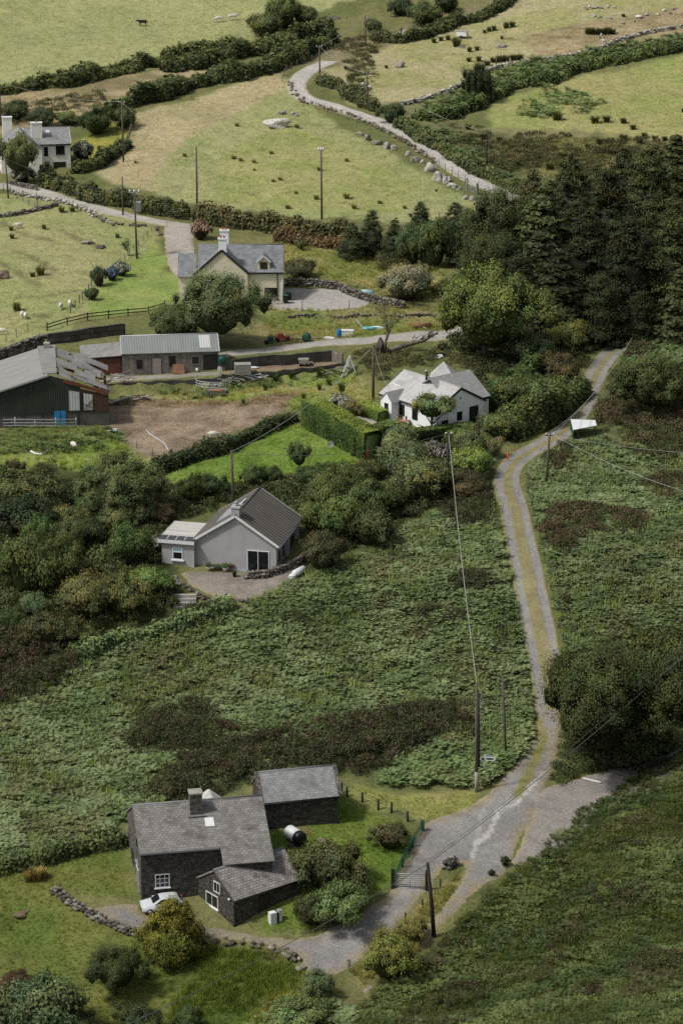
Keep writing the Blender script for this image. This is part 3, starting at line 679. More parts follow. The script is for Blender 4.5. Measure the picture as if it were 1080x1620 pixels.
def conifer(name, seed, tiers=26, per=11, leafn=26, droop=.25, col=(1, 1, 1), wide=1.):
    """spruce / cypress like: whorls of drooping sprays, unit height, radius 1 at the base"""
    R = np.random.default_rng(seed); P = []; D = []; B = []
    for t in range(tiers):
        f = (t + R.uniform(-.3, .3)) / tiers; z = .04 + .94 * f; L = (1 - f) ** .62 * R.uniform(.6, 1.12) + .05
        for k in range(per):
            a = R.uniform(0, 6.283); l = L * R.uniform(.55, 1.1); n = int(leafn * (.3 + l))
            s = R.beta(1.6, 1.1, n); side = R.normal(size=n) * .10 * (.4 + s) * l * 1.8
            x = np.cos(a) * s * l - np.sin(a) * side; y = np.sin(a) * s * l + np.cos(a) * side
            zz = z + .03 * s - droop * .35 * l * s ** 2 + R.normal(size=n) * .008
            P.append(np.column_stack([x, y, zz])); D.append(np.column_stack([np.cos(a) + 0 * s, np.sin(a) + 0 * s, .55 + 0 * s]))
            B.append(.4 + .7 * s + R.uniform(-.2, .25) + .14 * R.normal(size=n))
    P = np.concatenate(P); D = np.concatenate(D); b = np.clip(np.concatenate(B), .15, 1.7); n = len(P)
    D = D + R.normal(size=(n, 3)) * .4; Q = leaf_quads(P * [1, 1, 1], D, .085 * wide, R, 2.0); Q[:, :, 2] = P[:, 2:3] + (Q[:, :, 2] - P[:, 2:3]) * .28
    c = b[:, None] * np.array(col) * np.column_stack([1 + .1 * R.normal(size=n), np.ones(n), 1 + .06 * R.normal(size=n)])
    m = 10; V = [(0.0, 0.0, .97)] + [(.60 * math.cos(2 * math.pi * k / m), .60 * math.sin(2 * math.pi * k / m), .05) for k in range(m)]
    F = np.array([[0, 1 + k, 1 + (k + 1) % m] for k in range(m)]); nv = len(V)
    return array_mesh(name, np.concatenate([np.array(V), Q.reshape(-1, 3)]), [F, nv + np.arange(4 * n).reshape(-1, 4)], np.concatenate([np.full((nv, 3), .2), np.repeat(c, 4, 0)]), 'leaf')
def trunk_mesh(name, seed, r=.05, limbs=5, h=.75, mat='bark', twig=0, lean=.06):
    """tapered trunk with limbs, unit height box"""
    R = random.Random(seed); b = MB(); pts = [(R.uniform(-lean, lean) * i, R.uniform(-lean, lean) * i, -.06 + h * i / 4) for i in range(5)]
    b.tube(pts, [r * 1.5, r, r * .85, r * .65, r * .4], 7)
    for k in range(limbs):
        i = R.choice([1, 2, 2, 3]); p = Vector(pts[i]); a = 2.4 * k + R.uniform(-.4, .4); L = R.uniform(.35, .62)
        q = p + Vector((math.cos(a) * L * .5, math.sin(a) * L * .5, .16)); e = p + Vector((math.cos(a) * L, math.sin(a) * L, R.uniform(.22, .42)))
        b.tube([p, q, e], [r * .5, r * .35, r * .12], 5)
        for j in range(twig):
            s = q.lerp(e, R.uniform(0, 1)); d = Vector((R.uniform(-.3, .3), R.uniform(-.3, .3), R.uniform(.05, .3)))
            m = s + d * .6 + Vector((0, 0, .03)); b.tube([s, m, s + d], [r * .14, r * .09, r * .04], 4)
            for _ in range(3):
                d2 = Vector((R.uniform(-.13, .13), R.uniform(-.13, .13), R.uniform(.0, .12))); b.tube([m, m + d2], [r * .07, r * .03], 3)
    o = b.build(name, mat); me = o.data; bpy.data.objects.remove(o); return me

T = {}
for i in range(5): T['bush%d' % i] = crown('bush_crown', 20 + i, 9000, 30 + 3 * i, .046, ragged=.75, lr=(.13, .33))
for i in range(3): T['fine%d' % i] = crown('fine_crown', 40 + i, 11000, 38, .038, ragged=.8, lr=(.14, .27))
for i in range(4): T['tree%d' % i] = crown('tree_crown', 60 + i, 26000, 60 + 6 * i, .027, low=.08, ragged=.7, lr=(.11, .24), skirt=.45, zsq=.6)
for i in range(2): T['loose%d' % i] = crown('loose_crown', 80 + i, 6500, 26, .05, low=.2, ragged=.9, core=.4, lr=(.14, .26))
T['big'] = crown('big_crown', 77, 46000, 95, .019, low=.04, ragged=.7, lr=(.09, .22), skirt=.5, dark=.2, zsq=.6)
for i in range(4): T['pine%d' % i] = crown('pine_crown', 100 + i, 22000, 74 + 10 * i, .034, env='cone', ragged=.9, core=.6, lr=(.12, .34), dark=.2, zsq=.34)
T['dense'] = crown('dense_crown', 90, 26000, 64, .026, env='cone', ragged=.55, core=.72, lr=(.2, .32))
T['flower0'] = crown('flowering_crown', 95, 4200, 24, .075, ragged=.4, flowers=.36, fcol=(6.5, 5.6, 8.5))
T['tuft0'] = None
for i in range(4): T['conifer%d' % i] = conifer('conifer_crown', 120 + i, 26 + 2 * i, 14, 36, droop=.2 + .12 * i)
for i in range(3): T['trunk%d' % i] = trunk_mesh('tree_trunk', 150 + i, .045, 6)
T['ctrunk'] = trunk_mesh('conifer_trunk', 160, .03, 0, h=.9, lean=.005)
def tuft_mesh(name, seed, n=110, w=.06, spread=.75, col=((.6, .8, .5), (1.2, 1.1, .9))):
    """rush / tussock: blades fanning from one point, unit height and radius"""
    R = np.random.default_rng(seed); a = R.uniform(0, 6.283, n); l = R.uniform(.6, 1.05, n); s = R.uniform(.1, 1, n) ** .7 * spread
    r0 = R.uniform(0, .35, n); bx, by = r0 * np.cos(a), r0 * np.sin(a); dx, dy = np.cos(a), np.sin(a); wx, wy = -dy * w, dx * w
    z0 = np.full(n, -.08)
    P0 = np.column_stack([bx - wx, by - wy, z0]); P1 = np.column_stack([bx + wx, by + wy, z0])
    mx, my = bx + dx * s * .35, by + dy * s * .35
    P2 = np.column_stack([mx + wx * .8, my + wy * .8, l * .62]); P3 = np.column_stack([mx - wx * .8, my - wy * .8, l * .62])
    tx, ty = bx + dx * s, by + dy * s; P4 = np.column_stack([tx + wx * .1, ty + wy * .1, l]); P5 = np.column_stack([tx - wx * .1, ty - wy * .1, l])
    Q = np.concatenate([np.stack([P0, P1, P2, P3], 1), np.stack([P3, P2, P4, P5], 1)])
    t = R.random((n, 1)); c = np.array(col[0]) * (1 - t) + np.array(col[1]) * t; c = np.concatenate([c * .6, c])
    return array_mesh(name, Q.reshape(-1, 3), [np.arange(8 * n).reshape(-1, 4)], np.repeat(c, 4, 0), 'leaf')
for i in range(3): T['tuft%d' % i] = tuft_mesh('rush_tuft', 170 + i)

def px_size(px, py): return scale_at(px, py)
_n = [0]
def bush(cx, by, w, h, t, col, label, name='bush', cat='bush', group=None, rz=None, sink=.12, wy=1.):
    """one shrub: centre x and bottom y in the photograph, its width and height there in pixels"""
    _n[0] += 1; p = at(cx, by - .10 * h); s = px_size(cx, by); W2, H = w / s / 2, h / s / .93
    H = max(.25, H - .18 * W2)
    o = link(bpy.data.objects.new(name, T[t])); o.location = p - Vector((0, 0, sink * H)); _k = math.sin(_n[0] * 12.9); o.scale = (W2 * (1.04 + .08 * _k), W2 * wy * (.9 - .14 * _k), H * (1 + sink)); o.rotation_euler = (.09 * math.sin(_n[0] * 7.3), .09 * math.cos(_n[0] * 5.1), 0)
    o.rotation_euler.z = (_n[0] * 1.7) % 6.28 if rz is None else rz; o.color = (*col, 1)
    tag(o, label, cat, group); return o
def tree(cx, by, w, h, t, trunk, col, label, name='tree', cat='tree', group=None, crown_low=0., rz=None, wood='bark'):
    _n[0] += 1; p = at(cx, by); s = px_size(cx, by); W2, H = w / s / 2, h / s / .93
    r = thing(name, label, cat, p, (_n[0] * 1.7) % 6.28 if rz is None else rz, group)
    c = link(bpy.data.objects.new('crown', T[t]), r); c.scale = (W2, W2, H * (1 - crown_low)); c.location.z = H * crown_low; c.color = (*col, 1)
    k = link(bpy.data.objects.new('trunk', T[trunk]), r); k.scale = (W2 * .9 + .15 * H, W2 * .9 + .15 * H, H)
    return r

# ---------------------------------------------------------------- stuff: bracken, scrub, grass (too many to count)
_roadpoly = np.array([U(*p) for p in DRIVE])
def clear_of_roads(x, y, m=.25):
    k = ~inpoly(x, y, _roadpoly)
    for P in ROADS:
        d = np.full(np.shape(x), 1e9); Q = P[::2]
        for a, b, w in zip(Q[:-1], Q[1:], Q[:-1, 2]):
            dx, dy = b[0] - a[0], b[1] - a[1]; t = np.clip(((x - a[0]) * dx + (y - a[1]) * dy) / (dx * dx + dy * dy + 1e-9), 0, 1)
            d = np.minimum(d, np.hypot(a[0] + t * dx - x, a[1] + t * dy - y) - w)
        k &= d > m
    return k
BLOCK = []          # world polygons of buildings and yards kept free of scatter
def scatter(poly, density, R, clearance=.3, keep=None, jitter=1.2):
    P = np.array([U(*p) for p in poly]); x0, y0 = P[:, :2].min(0); x1, y1 = P[:, :2].max(0)
    n = int((x1 - x0) * (y1 - y0) * density); x = R.uniform(x0, x1, n); y = R.uniform(y0, y1, n)
    k = inpoly(x + (fbm(x, y, 3, 7, 3) - .5) * 2 * jitter, y + (fbm(x, y, 3, 9, 3) - .5) * 2 * jitter, P) & clear_of_roads(x, y, clearance)
    for b in BLOCK: k &= ~inpoly(x, y, b)
    if keep is not None: k &= keep(x, y, R)
    return x[k], y[k]
def tile(tv, tc, x, y, z, rot, scl, col):
    """copies of a template (n,4,3) quads at many points -> V, C"""
    c, s = np.cos(rot)[:, None], np.sin(rot)[:, None]; q = tv.reshape(-1, 3)
    sx, sz = scl if isinstance(scl, tuple) else (scl, scl)
    X = (q[None, :, 0] * c - q[None, :, 1] * s) * sx[:, None] + x[:, None]; Y = (q[None, :, 0] * s + q[None, :, 1] * c) * sx[:, None] + y[:, None]; Z = q[None, :, 2] * sz[:, None] + z[:, None]
    C = tc[None] * col[:, None, :]
    return np.stack([X, Y, Z], -1).reshape(-1, 3), C.reshape(-1, 3)
def fern_template(seed, fronds=5, pinnae=7):
    R = np.random.default_rng(seed); Q = []; C = []
    for k in range(fronds):
        a = 6.283 * k / fronds + R.uniform(-.5, .5); L = R.uniform(.75, 1.15); hgt = R.uniform(.45, .8); ca, sa = math.cos(a), math.sin(a)
        def pt(t): return np.array([ca * L * t, sa * L * t, hgt * (1 - (1 - t * 1.25) ** 2) * .9 + .05])
        for i in range(pinnae):
            t = .22 + .78 * i / pinnae; w = .36 * (1 - (t - .2)) ** .8 + .03; p = pt(t); d = (pt(t + .1) - p) * 1.15; side = np.array([-sa, ca, 0])
            for sg in (-1, 1):
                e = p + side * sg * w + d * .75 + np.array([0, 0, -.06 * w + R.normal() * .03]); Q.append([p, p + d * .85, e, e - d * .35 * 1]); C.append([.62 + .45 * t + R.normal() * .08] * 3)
    Q = np.array(Q); C = np.repeat(np.array(C), 4, 0); return Q, C
FERN = [fern_template(i, 4 + i % 3) for i in range(4)]
def stuff_mesh(name, Vs, Cs, label=None):
    V = np.concatenate(Vs); C = np.concatenate(Cs); n = len(V) // 4
    me = array_mesh(name, V, [np.arange(4 * n).reshape(-1, 4)], np.clip(C, 0, 1), 'leaf'); o = link(bpy.data.objects.new(name, me)); o.color = (1, 1, 1, 1); tag(o, kind='stuff'); return o
def bracken(name, poly, density, size, c1, c2, c3=None, thin=.0, clearance=.35, seed=0, keep=None):
    R = np.random.default_rng(500 + seed); x, y = scatter(poly, density, R, clearance, keep); n = len(x)
    patchy = fbm(x, y, 4.5, 300, 4)
    if thin: k = patchy + R.random(n) * .3 > thin; x, y, patchy = x[k], y[k], patchy[k]; n = len(x)
    z = gz(x, y); hump = fbm(x, y, 2.6, 310, 3); t = smooth(.35, .65, fbm(x, y, 3.2, 320, 4))[:, None]; col = np.array(c1) * (1 - t) + np.array(c2) * t
    if c3 is not None: t3 = smooth(.58, .72, fbm(x, y, 3.8, 330, 4))[:, None]; col = col * (1 - t3) + np.array(c3) * t3
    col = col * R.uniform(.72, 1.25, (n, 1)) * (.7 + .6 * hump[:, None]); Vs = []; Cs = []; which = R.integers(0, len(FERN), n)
    for i, (tv, tc) in enumerate(FERN):
        k = which == i; sc = size * R.uniform(.55, 1.3, k.sum()) * (.65 + .75 * patchy[k]); v, c = tile(tv, tc, x[k], y[k], z[k] + (hump[k] - .35) * .55 - .08, R.uniform(0, 6.283, k.sum()), (sc, sc * R.uniform(.8, 1.3, k.sum())), col[k]); Vs.append(v); Cs.append(c)
    return stuff_mesh(name, Vs, Cs)
def twig_template(seed, n=120, leaf=.16):
    R = np.random.default_rng(seed); D = R.normal(size=(n, 3)); D[:, 2] = np.abs(D[:, 2]); D /= np.linalg.norm(D, axis=1, keepdims=True)
    P = D * R.uniform(.55, 1.05, (n, 1)) * [1, 1, .8]; Q = leaf_quads(P, D + R.normal(size=(n, 3)) * .6, leaf, R, 1.7)
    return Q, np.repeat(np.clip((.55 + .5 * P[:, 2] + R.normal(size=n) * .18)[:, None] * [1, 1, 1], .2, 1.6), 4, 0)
TWIG = [twig_template(i) for i in range(4)]
def scrub(name, polys, density, size, cols, seed=0, clearance=.5, height=1., thin=0., jitter=2.0):
    R = np.random.default_rng(700 + seed); Vs = []; Cs = []
    for poly in polys:
        if isinstance(poly, tuple) and len(poly) == 4:
            cx, cy, rx, ry = poly; poly = [(cx + rx * math.cos(a), cy + ry * math.sin(a)) for a in np.linspace(0, 6.283, 14)[:-1]]
        x, y = scatter(poly, density, R, clearance, jitter=jitter)
        if thin: kk = fbm(x, y, 3.4, 77 + seed, 4) + R.normal(size=len(x)) * .05 > thin; x, y = x[kk], y[kk]
        n = len(x)
        if n == 0: continue
        P = np.array([U(*p) for p in poly]); d = polydist(x, y, np.vstack([P, P[:1]])); e = np.where(inpoly(x, y, P), d, -d); kk = R.random(len(x)) < .12 + smooth(-.8, 1.6, e + (fbm(x, y, 2.2, 19 + seed, 3) - .5) * 3.); x, y, d, e = x[kk], y[kk], d[kk], e[kk]; n = len(x); hump = np.clip(e + .3, 0, 2.2) * .36 * (.5 + fbm(x, y, 2., 29 + seed, 3))
        t = fbm(x, y, 2.6, 40 + seed, 3) * (len(cols) - 1.001); i = np.clip(t.astype(int), 0, len(cols) - 2); f = (t - i)[:, None]; ca = np.array(cols)
        col = (ca[i] * (1 - f) + ca[i + 1] * f) * R.uniform(.7, 1.3, (n, 1)); wh = R.integers(0, 4, n)
        for j, (tv, tc) in enumerate(TWIG):
            k = wh == j; sc = size * R.uniform(.6, 1.3, k.sum()); v, c = tile(tv, tc, x[k], y[k], gz(x[k], y[k]) + hump[k] * height - .15, R.uniform(0, 6.283, k.sum()), (sc, sc * R.uniform(.8, 1.2, k.sum())), col[k]); Vs.append(v); Cs.append(c)
    return stuff_mesh(name, Vs, Cs)
def blade_template(seed, n=14):
    R = np.random.default_rng(seed); a = R.uniform(0, 6.283, n); r = R.uniform(0, .6, n); x, y = r * np.cos(a), r * np.sin(a); b = R.uniform(0, 6.283, n); w = .045
    wx, wy = np.cos(b) * w, np.sin(b) * w; l = R.uniform(.5, 1.1, n); ox, oy = R.normal(size=n) * .3, R.normal(size=n) * .3
    Q = np.stack([np.column_stack([x - wx, y - wy, -.05 + 0 * l]), np.column_stack([x + wx, y + wy, -.05 + 0 * l]), np.column_stack([x + ox + wx * .3, y + oy + wy * .3, l]), np.column_stack([x + ox - wx * .3, y + oy - wy * .3, l])], 1)
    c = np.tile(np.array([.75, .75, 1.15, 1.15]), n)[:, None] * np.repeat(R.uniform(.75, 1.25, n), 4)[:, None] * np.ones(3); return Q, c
BLADE = [blade_template(i) for i in range(3)]
def ground_col(x, y):
    i = np.clip(np.searchsorted(YS, y) - 1, 0, len(YS) - 1); j = np.clip(np.searchsorted(XS, x) - 1, 0, len(XS) - 1); return GC[i, j]
def grass(name, polys, density, size, tint=(1.15, 1.15, 1.), seed=0, tall=1., clearance=.1, vary=.28):
    R = np.random.default_rng(900 + seed); Vs = []; Cs = []
    for poly in polys:
        x, y = scatter(poly, density, R, clearance, jitter=.6); n = len(x)
        if n == 0: continue
        col = ground_col(x, y) * np.array(tint) * R.uniform(1 - vary, 1 + vary, (n, 1)); wh = R.integers(0, 3, n); g = .5 + fbm(x, y, 2.5, 66, 3)
        for j, (tv, tc) in enumerate(BLADE):
            k = wh == j; sc = size * R.uniform(.6, 1.4, k.sum()) * g[k]; v, c = tile(tv, tc, x[k], y[k], gz(x[k], y[k]), R.uniform(0, 6.283, k.sum()), (np.maximum(sc, size * .8), sc * tall), col[k]); Vs.append(v); Cs.append(c)
    return stuff_mesh(name, Vs, Cs)

def hedge(name, pts, width, height, col, label, leaf=.16, dens=90, top=None, clipped=False, cat='hedge', rough=.3, seed=0, px=True, group=None, base_z=None):
    """hedge along a ground polyline: leaf shell round a lumpy core"""
    R = np.random.default_rng(1200 + seed); P = catmull(W(pts), .5) if px else np.array(pts)
    if not clipped: P[:, :2] += (np.stack([fbm(P[:, 0], P[:, 1], 5., seed + 8, 3), fbm(P[:, 0], P[:, 1], 5., seed + 18, 3)], 1) - .5) * min(width, 3.) * .8
    T_ = np.gradient(P[:, :2], axis=0); T_ /= np.linalg.norm(T_, axis=1, keepdims=True); Nn = np.column_stack([-T_[:, 1], T_[:, 0]])
    d = np.concatenate([[0], np.cumsum(np.hypot(*np.diff(P[:, :2], axis=0).T))]); L = d[-1]
    wob = lambda s, k: 1 if clipped else (.34 + .95 * smooth(.22, .78, fbm(np.asarray(s), np.full(np.shape(s), 3.3 * k), 4.2, seed + k, 5)) + .25 * fbm(np.asarray(s), np.full(np.shape(s), 9.1 * k), 1.1, seed + k + 50, 2))
    n = int(L * (2 * height + width) * dens); s = R.uniform(0, L, n); wv = width / 2 * wob(s, 1); hv = height * wob(s, 2)
    if not clipped: fade = np.minimum(np.minimum(s, L - s) / 1.2, 1) ** .5; hv = hv * (.35 + .65 * fade); wv = wv * (.4 + .6 * fade)
    u = R.random(n) * (2 * hv + 2 * wv); e = .28 if clipped else .0
    if clipped:
        side = np.where(u < hv, -1., np.where(u < hv + 2 * wv, 0., 1.)); off = np.where(side < 0, -wv, np.where(side > 0, wv, -wv + (u - hv))); zz = np.where(side < 0, u, np.where(side > 0, u - hv - 2 * wv, hv))
        nx = side; nz_ = np.where(side == 0, 1., .15)
    else:
        a = R.uniform(-.25, math.pi + .25, n); off = np.cos(a) * wv; zz = np.clip(np.sin(a), -.05, 1) * hv; k = np.abs(np.cos(a)) ** .5; off = np.sign(off) * wv * k; nx = np.cos(a); nz_ = np.sin(a) + .3
    j = rough * R.normal(size=n) * (.3 if clipped else 1.)
    bx = np.interp(s, d, P[:, 0]); by = np.interp(s, d, P[:, 1]); Nx = np.interp(s, d, Nn[:, 0]); Ny = np.interp(s, d, Nn[:, 1])
    X = bx + Nx * (off + nx * j * .5); Y = by + Ny * (off + nx * j * .5); Z = gz(bx, by) + zz + nz_ * j * .5
    D = np.column_stack([Nx * nx, Ny * nx, nz_]) + R.normal(size=(n, 3)) * (.35 if clipped else .55)
    Q = leaf_quads(np.column_stack([X, Y, Z]), D, leaf, R)
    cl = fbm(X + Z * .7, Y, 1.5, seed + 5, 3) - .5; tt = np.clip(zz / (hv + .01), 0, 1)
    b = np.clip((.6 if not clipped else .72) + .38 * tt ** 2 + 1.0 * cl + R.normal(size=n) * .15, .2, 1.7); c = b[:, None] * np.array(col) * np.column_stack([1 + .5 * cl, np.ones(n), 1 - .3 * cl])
    if top is not None: m = (nz_ > .95); c[m] = b[m][:, None] * np.array(top) * 1.0  # upward leaves coloured brighter: light from above put into the hedge top
    ks = len(P); wv = width / 2 * wob(d, 1) * .8; hv = height * wob(d, 2) * .84
    if not clipped: fd = np.minimum(np.minimum(d, L - d) / 1.2, 1) ** .5; hv = hv * (.35 + .65 * fd); wv = wv * (.3 + .7 * fd)
    z0 = gz(P[:, 0], P[:, 1]); V = []
    for o_, z_ in (((-1, -.3), (-1, .0), (-1, 1), (1, 1), (1, .0), (1, -.3)) if clipped else ((-1, -.3), (-1, .35), (-.55, 1), (.55, 1), (1, .35), (1, -.3))):
        V.append(np.column_stack([P[:, 0] + Nn[:, 0] * o_ * wv, P[:, 1] + Nn[:, 1] * o_ * wv, z0 + np.where(z_ > 0, hv * z_, z_)]))
    V = np.stack(V, 1).reshape(-1, 3); F = []
    for i in range(ks - 1):
        for k in range(5): F.append((i * 6 + k, i * 6 + k + 1, i * 6 + 7 + k, i * 6 + 6 + k))
    F += [(0, 1, 2, 3), (0, 3, 4, 5)]; e = (ks - 1) * 6; F += [(e, e + 1, e + 2, e + 3), (e, e + 3, e + 4, e + 5)]
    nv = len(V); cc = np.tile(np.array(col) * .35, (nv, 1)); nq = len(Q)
    me = array_mesh(name, np.concatenate([V, Q.reshape(-1, 3)]), [np.array(F), nv + np.arange(4 * nq).reshape(-1, 4)], np.concatenate([cc, np.repeat(c, 4, 0)]), 'leaf')
    o = link(bpy.data.objects.new(name, me)); o.color = (1, 1, 1, 1); tag(o, label, cat, group); return o
# ---------------------------------------------------------------- buildings (local frame: x along the ridge, y to the back, z up)
def gable_house(name, label, cat, loc, az, L, Wd, h, R, wall, roof, trim='dark_trim', og=.12, oe=.25, t=.14, ridge='lead', gutter=True, found=2.2, verge=None):
    r = thing(name, label, cat, loc, math.radians(az))
    b = MB(); hw = Wd / 2
    b.quad((0, 0, -found), (L, 0, -found), (L, 0, h), (0, 0, h)); b.quad((L, Wd, -found), (0, Wd, -found), (0, Wd, h), (L, Wd, h))
    b.quad((0, Wd, -found), (0, 0, -found), (0, 0, h), (0, hw, h + R), (0, Wd, h)); b.quad((L, 0, -found), (L, Wd, -found), (L, Wd, h), (L, hw, h + R), (L, 0, h))
    b.build('wall', wall, r)
    b = MB(); k = R / hw
    for sg in (0, 1):
        y0 = -oe if sg == 0 else Wd + oe; z0 = h - oe * k + .02
        b.slab((-og, y0, z0), (L + og, y0, z0), (L + og, hw, h + R + .02), (-og, hw, h + R + .02), t)
    ro = b.build('roof', roof, r)
    b = MB(); b.tube([(-og - .02, hw, h + R + t + .0), (L + og + .02, hw, h + R + t + .0)], .11, 6); b.build('ridge_cap', ridge, ro)
    if verge:
        for x in (-og - .03, L + og + .03):
            for sg in (0, 1):
                y0 = -oe if sg == 0 else Wd + oe; b = MB(); b.bar((x, y0, h - oe * k + .06), (x, hw, h + R + .06), .05, .24); b.build('verge_board', verge, ro)
    if gutter:
        for y in (-oe - .05, Wd + oe + .05):
            b = MB(); b.tube([(-og, y, h - oe * k - .02), (L + og, y, h - oe * k - .02)], .065, 6); b.build('gutter', trim, r)
    r['_d'] = (L, Wd, h, R); return r
def dims(r): return tuple(r['_d'])
def wpt(r, wall, a, z, out=0.):
    L, Wd, h, R = dims(r)
    return {'front': (a, -out, z), 'back': (L - a, Wd + out, z), 'left': (-out, Wd - a, z), 'right': (L + out, a, z)}[wall]
def window(r, wall, a, z, w, h, frame='white_trim', nx=1, ny=1, sill=True, name='window', fw=.07, parent=None, panes='glass', wallpos=None):
    """window whose lower left corner (seen from outside) is a metres along the wall, z metres up"""
    P = lambda x, zz, o: Vector(wpt(r, wall, a + x, z + zz, o))
    b = MB(); d = .05
    def bar(x0, x1, z0, z1, o0=-.04, o1=d):
        v = [P(x0, z0, o0), P(x1, z0, o0), P(x1, z1, o0), P(x0, z1, o0), P(x0, z0, o1), P(x1, z0, o1), P(x1, z1, o1), P(x0, z1, o1)]
        b.add(v, [(3, 2, 1, 0), (4, 5, 6, 7), (0, 1, 5, 4), (1, 2, 6, 5), (2, 3, 7, 6), (3, 0, 4, 7)])
    bar(0, w, 0, fw); bar(0, w, h - fw, h); bar(0, fw, fw, h - fw); bar(w - fw, w, fw, h - fw)
    m = fw * .6
    for i in range(1, nx): x = w * i / nx; bar(x - m / 2, x + m / 2, fw, h - fw, -.04, d - .01)
    for i in range(1, ny): zz = h * i / ny; bar(fw, w - fw, zz - m / 2, zz + m / 2, -.04, d - .015)
    f = b.build(name, frame, r)
    b = MB(); b.quad(P(fw * .5, fw * .5, .02), P(w - fw * .5, fw * .5, .02), P(w - fw * .5, h - fw * .5, .02), P(fw * .5, h - fw * .5, .02)); b.build('pane', panes, f)
    if sill:
        b = MB(); v = [P(-.08, -.1, -.02), P(w + .08, -.1, -.02), P(w + .08, 0, -.02), P(-.08, 0, -.02), P(-.08, -.1, .12), P(w + .08, -.1, .12), P(w + .08, -.01, .12), P(-.08, -.01, .12)]
        b.add(v, [(3, 2, 1, 0), (4, 5, 6, 7), (0, 1, 5, 4), (1, 2, 6, 5), (2, 3, 7, 6), (3, 0, 4, 7)]); b.build('sill', 'concrete' if frame != 'white_trim' else 'white_trim', f)
    return f
def door(r, wall, a, z, w, h, mat, frame='dark_trim', name='door', handle=True, mats=None):
    P = lambda x, zz, o: Vector(wpt(r, wall, a + x, z + zz, o)); b = MB()
    def bar(b, x0, x1, z0, z1, o0, o1):
        v = [P(x0, z0, o0), P(x1, z0, o0), P(x1, z1, o0), P(x0, z1, o0), P(x0, z0, o1), P(x1, z0, o1), P(x1, z1, o1), P(x0, z1, o1)]
        b.add(v, [(3, 2, 1, 0), (4, 5, 6, 7), (0, 1, 5, 4), (1, 2, 6, 5), (2, 3, 7, 6), (3, 0, 4, 7)])
    bar(b, 0, w, 0, h, -.03, .04); d = b.build(name, mat, r)
    b = MB(); bar(b, -.07, 0, 0, h + .07, -.02, .06); bar(b, w, w + .07, 0, h + .07, -.02, .06); bar(b, 0, w, h, h + .07, -.02, .06); b.build('frame', frame, d)
    if handle: b = MB(); bar(b, w - .14, w - .06, 1.0, 1.06, .04, .09); b.build('handle', 'galvanised', d)
    return d
def chimney(r, x, y, z0, z1, w, d, mat, cap='concrete', pots=1, pot='terracotta'):
    b = MB(); b.box(x - w / 2, x + w / 2, y - d / 2, y + d / 2, z0, z1); c = b.build('chimney', mat, r)
    b = MB(); b.box(x - w / 2 - .07, x + w / 2 + .07, y - d / 2 - .07, y + d / 2 + .07, z1 + .002, z1 + .14); b.build('chimney_cap', cap, c)
    for i in range(pots):
        xx = x + (i - (pots - 1) / 2) * .4; b = MB(); b.tube([(xx, y, z1 + .1), (xx, y, z1 + .32), (xx, y, z1 + .46), (xx, y, z1 + .5)], [.12, .10, .10, .13], 8); b.build('chimney_pot', pot, c)
    return c
def rooflight(r, x, y, w, l, h, R, Wd, frame='white_trim', pane='white_trim', up=.16, name='rooflight'):
    k = R / (Wd / 2); z = lambda yy: h + (yy if yy < Wd / 2 else Wd - yy) * k + up
    b = MB(); b.slab((x, y, z(y)), (x + w, y, z(y)), (x + w, y + l, z(y + l)), (x, y + l, z(y + l)), .09); f = b.build(name, frame, r)
    e = .06; b = MB(); b.slab((x + e, y + e, z(y + e) + .1), (x + w - e, y + e, z(y + e) + .1), (x + w - e, y + l - e, z(y + l - e) + .1), (x + e, y + l - e, z(y + l - e) + .1), .02); b.build('pane', pane, f); return f

# 1 --- stone house in the foreground
g1 = gable_house('stone_house', 'long two-storey dark stone house with a slate roof and one chimney, nearest house', 'house', (-16.38, 222.05, 4.2), 11., 10.65, 8.45, 4.37, 2.29, 'stone_dark', 'slate_roof', trim='dark_trim', og=.1, oe=.18)
_w = [c for c in g1.children if c.name.startswith('wall')][0].data; _w.materials.append(M['stone_grey']); _w.polygons[2].material_index = 1
k1 = 2.29 / 4.225
b = MB(); b.slab((6.55, -1.75, 4.37 - 1.75 * k1 + .02), (10.7, -1.75, 4.37 - 1.75 * k1 + .02), (10.7, -.16, 4.37 - .16 * k1 + .02), (6.55, -.16, 4.37 - .16 * k1 + .02), .14); b.build('catslide_roof', 'slate_roof', g1)
b = MB(); b.box(6.7, 10.6, -1.55, -.02, -2, 4.37 - 1.6 * k1 - .03); b.build('porch_wall', 'stone_dark', g1)
b = MB(); b.bar((-.1, -.26, 4.33), (6.5, -.26, 4.33), .10, .12); b.build('eave_flashing', 'lead', g1)
b = MB(); b.bar((10.72, -1.75, 3.52), (10.72, 4.2, 6.76), .14, .05, up=(0, 0, 1)); b.build('verge_flashing', 'lead', g1)
chimney(g1, 5.05, 3.35, 5.7, 7.9, 1.0, .95, 'stone_grey', 'concrete', 0)
b = MB(); b.bar((4.3, 2.82, 5.90 + .18), (5.8, 2.82, 5.90 + .18), .5, .05); b.build('chimney_flashing', 'lead', g1)
rooflight(g1, 5.65, 1.7, .75, .8, 4.37, 2.29, 8.45)
window(g1, 'front', 1.15, 1.15, 1.2, 1.2, nx=3, ny=3)
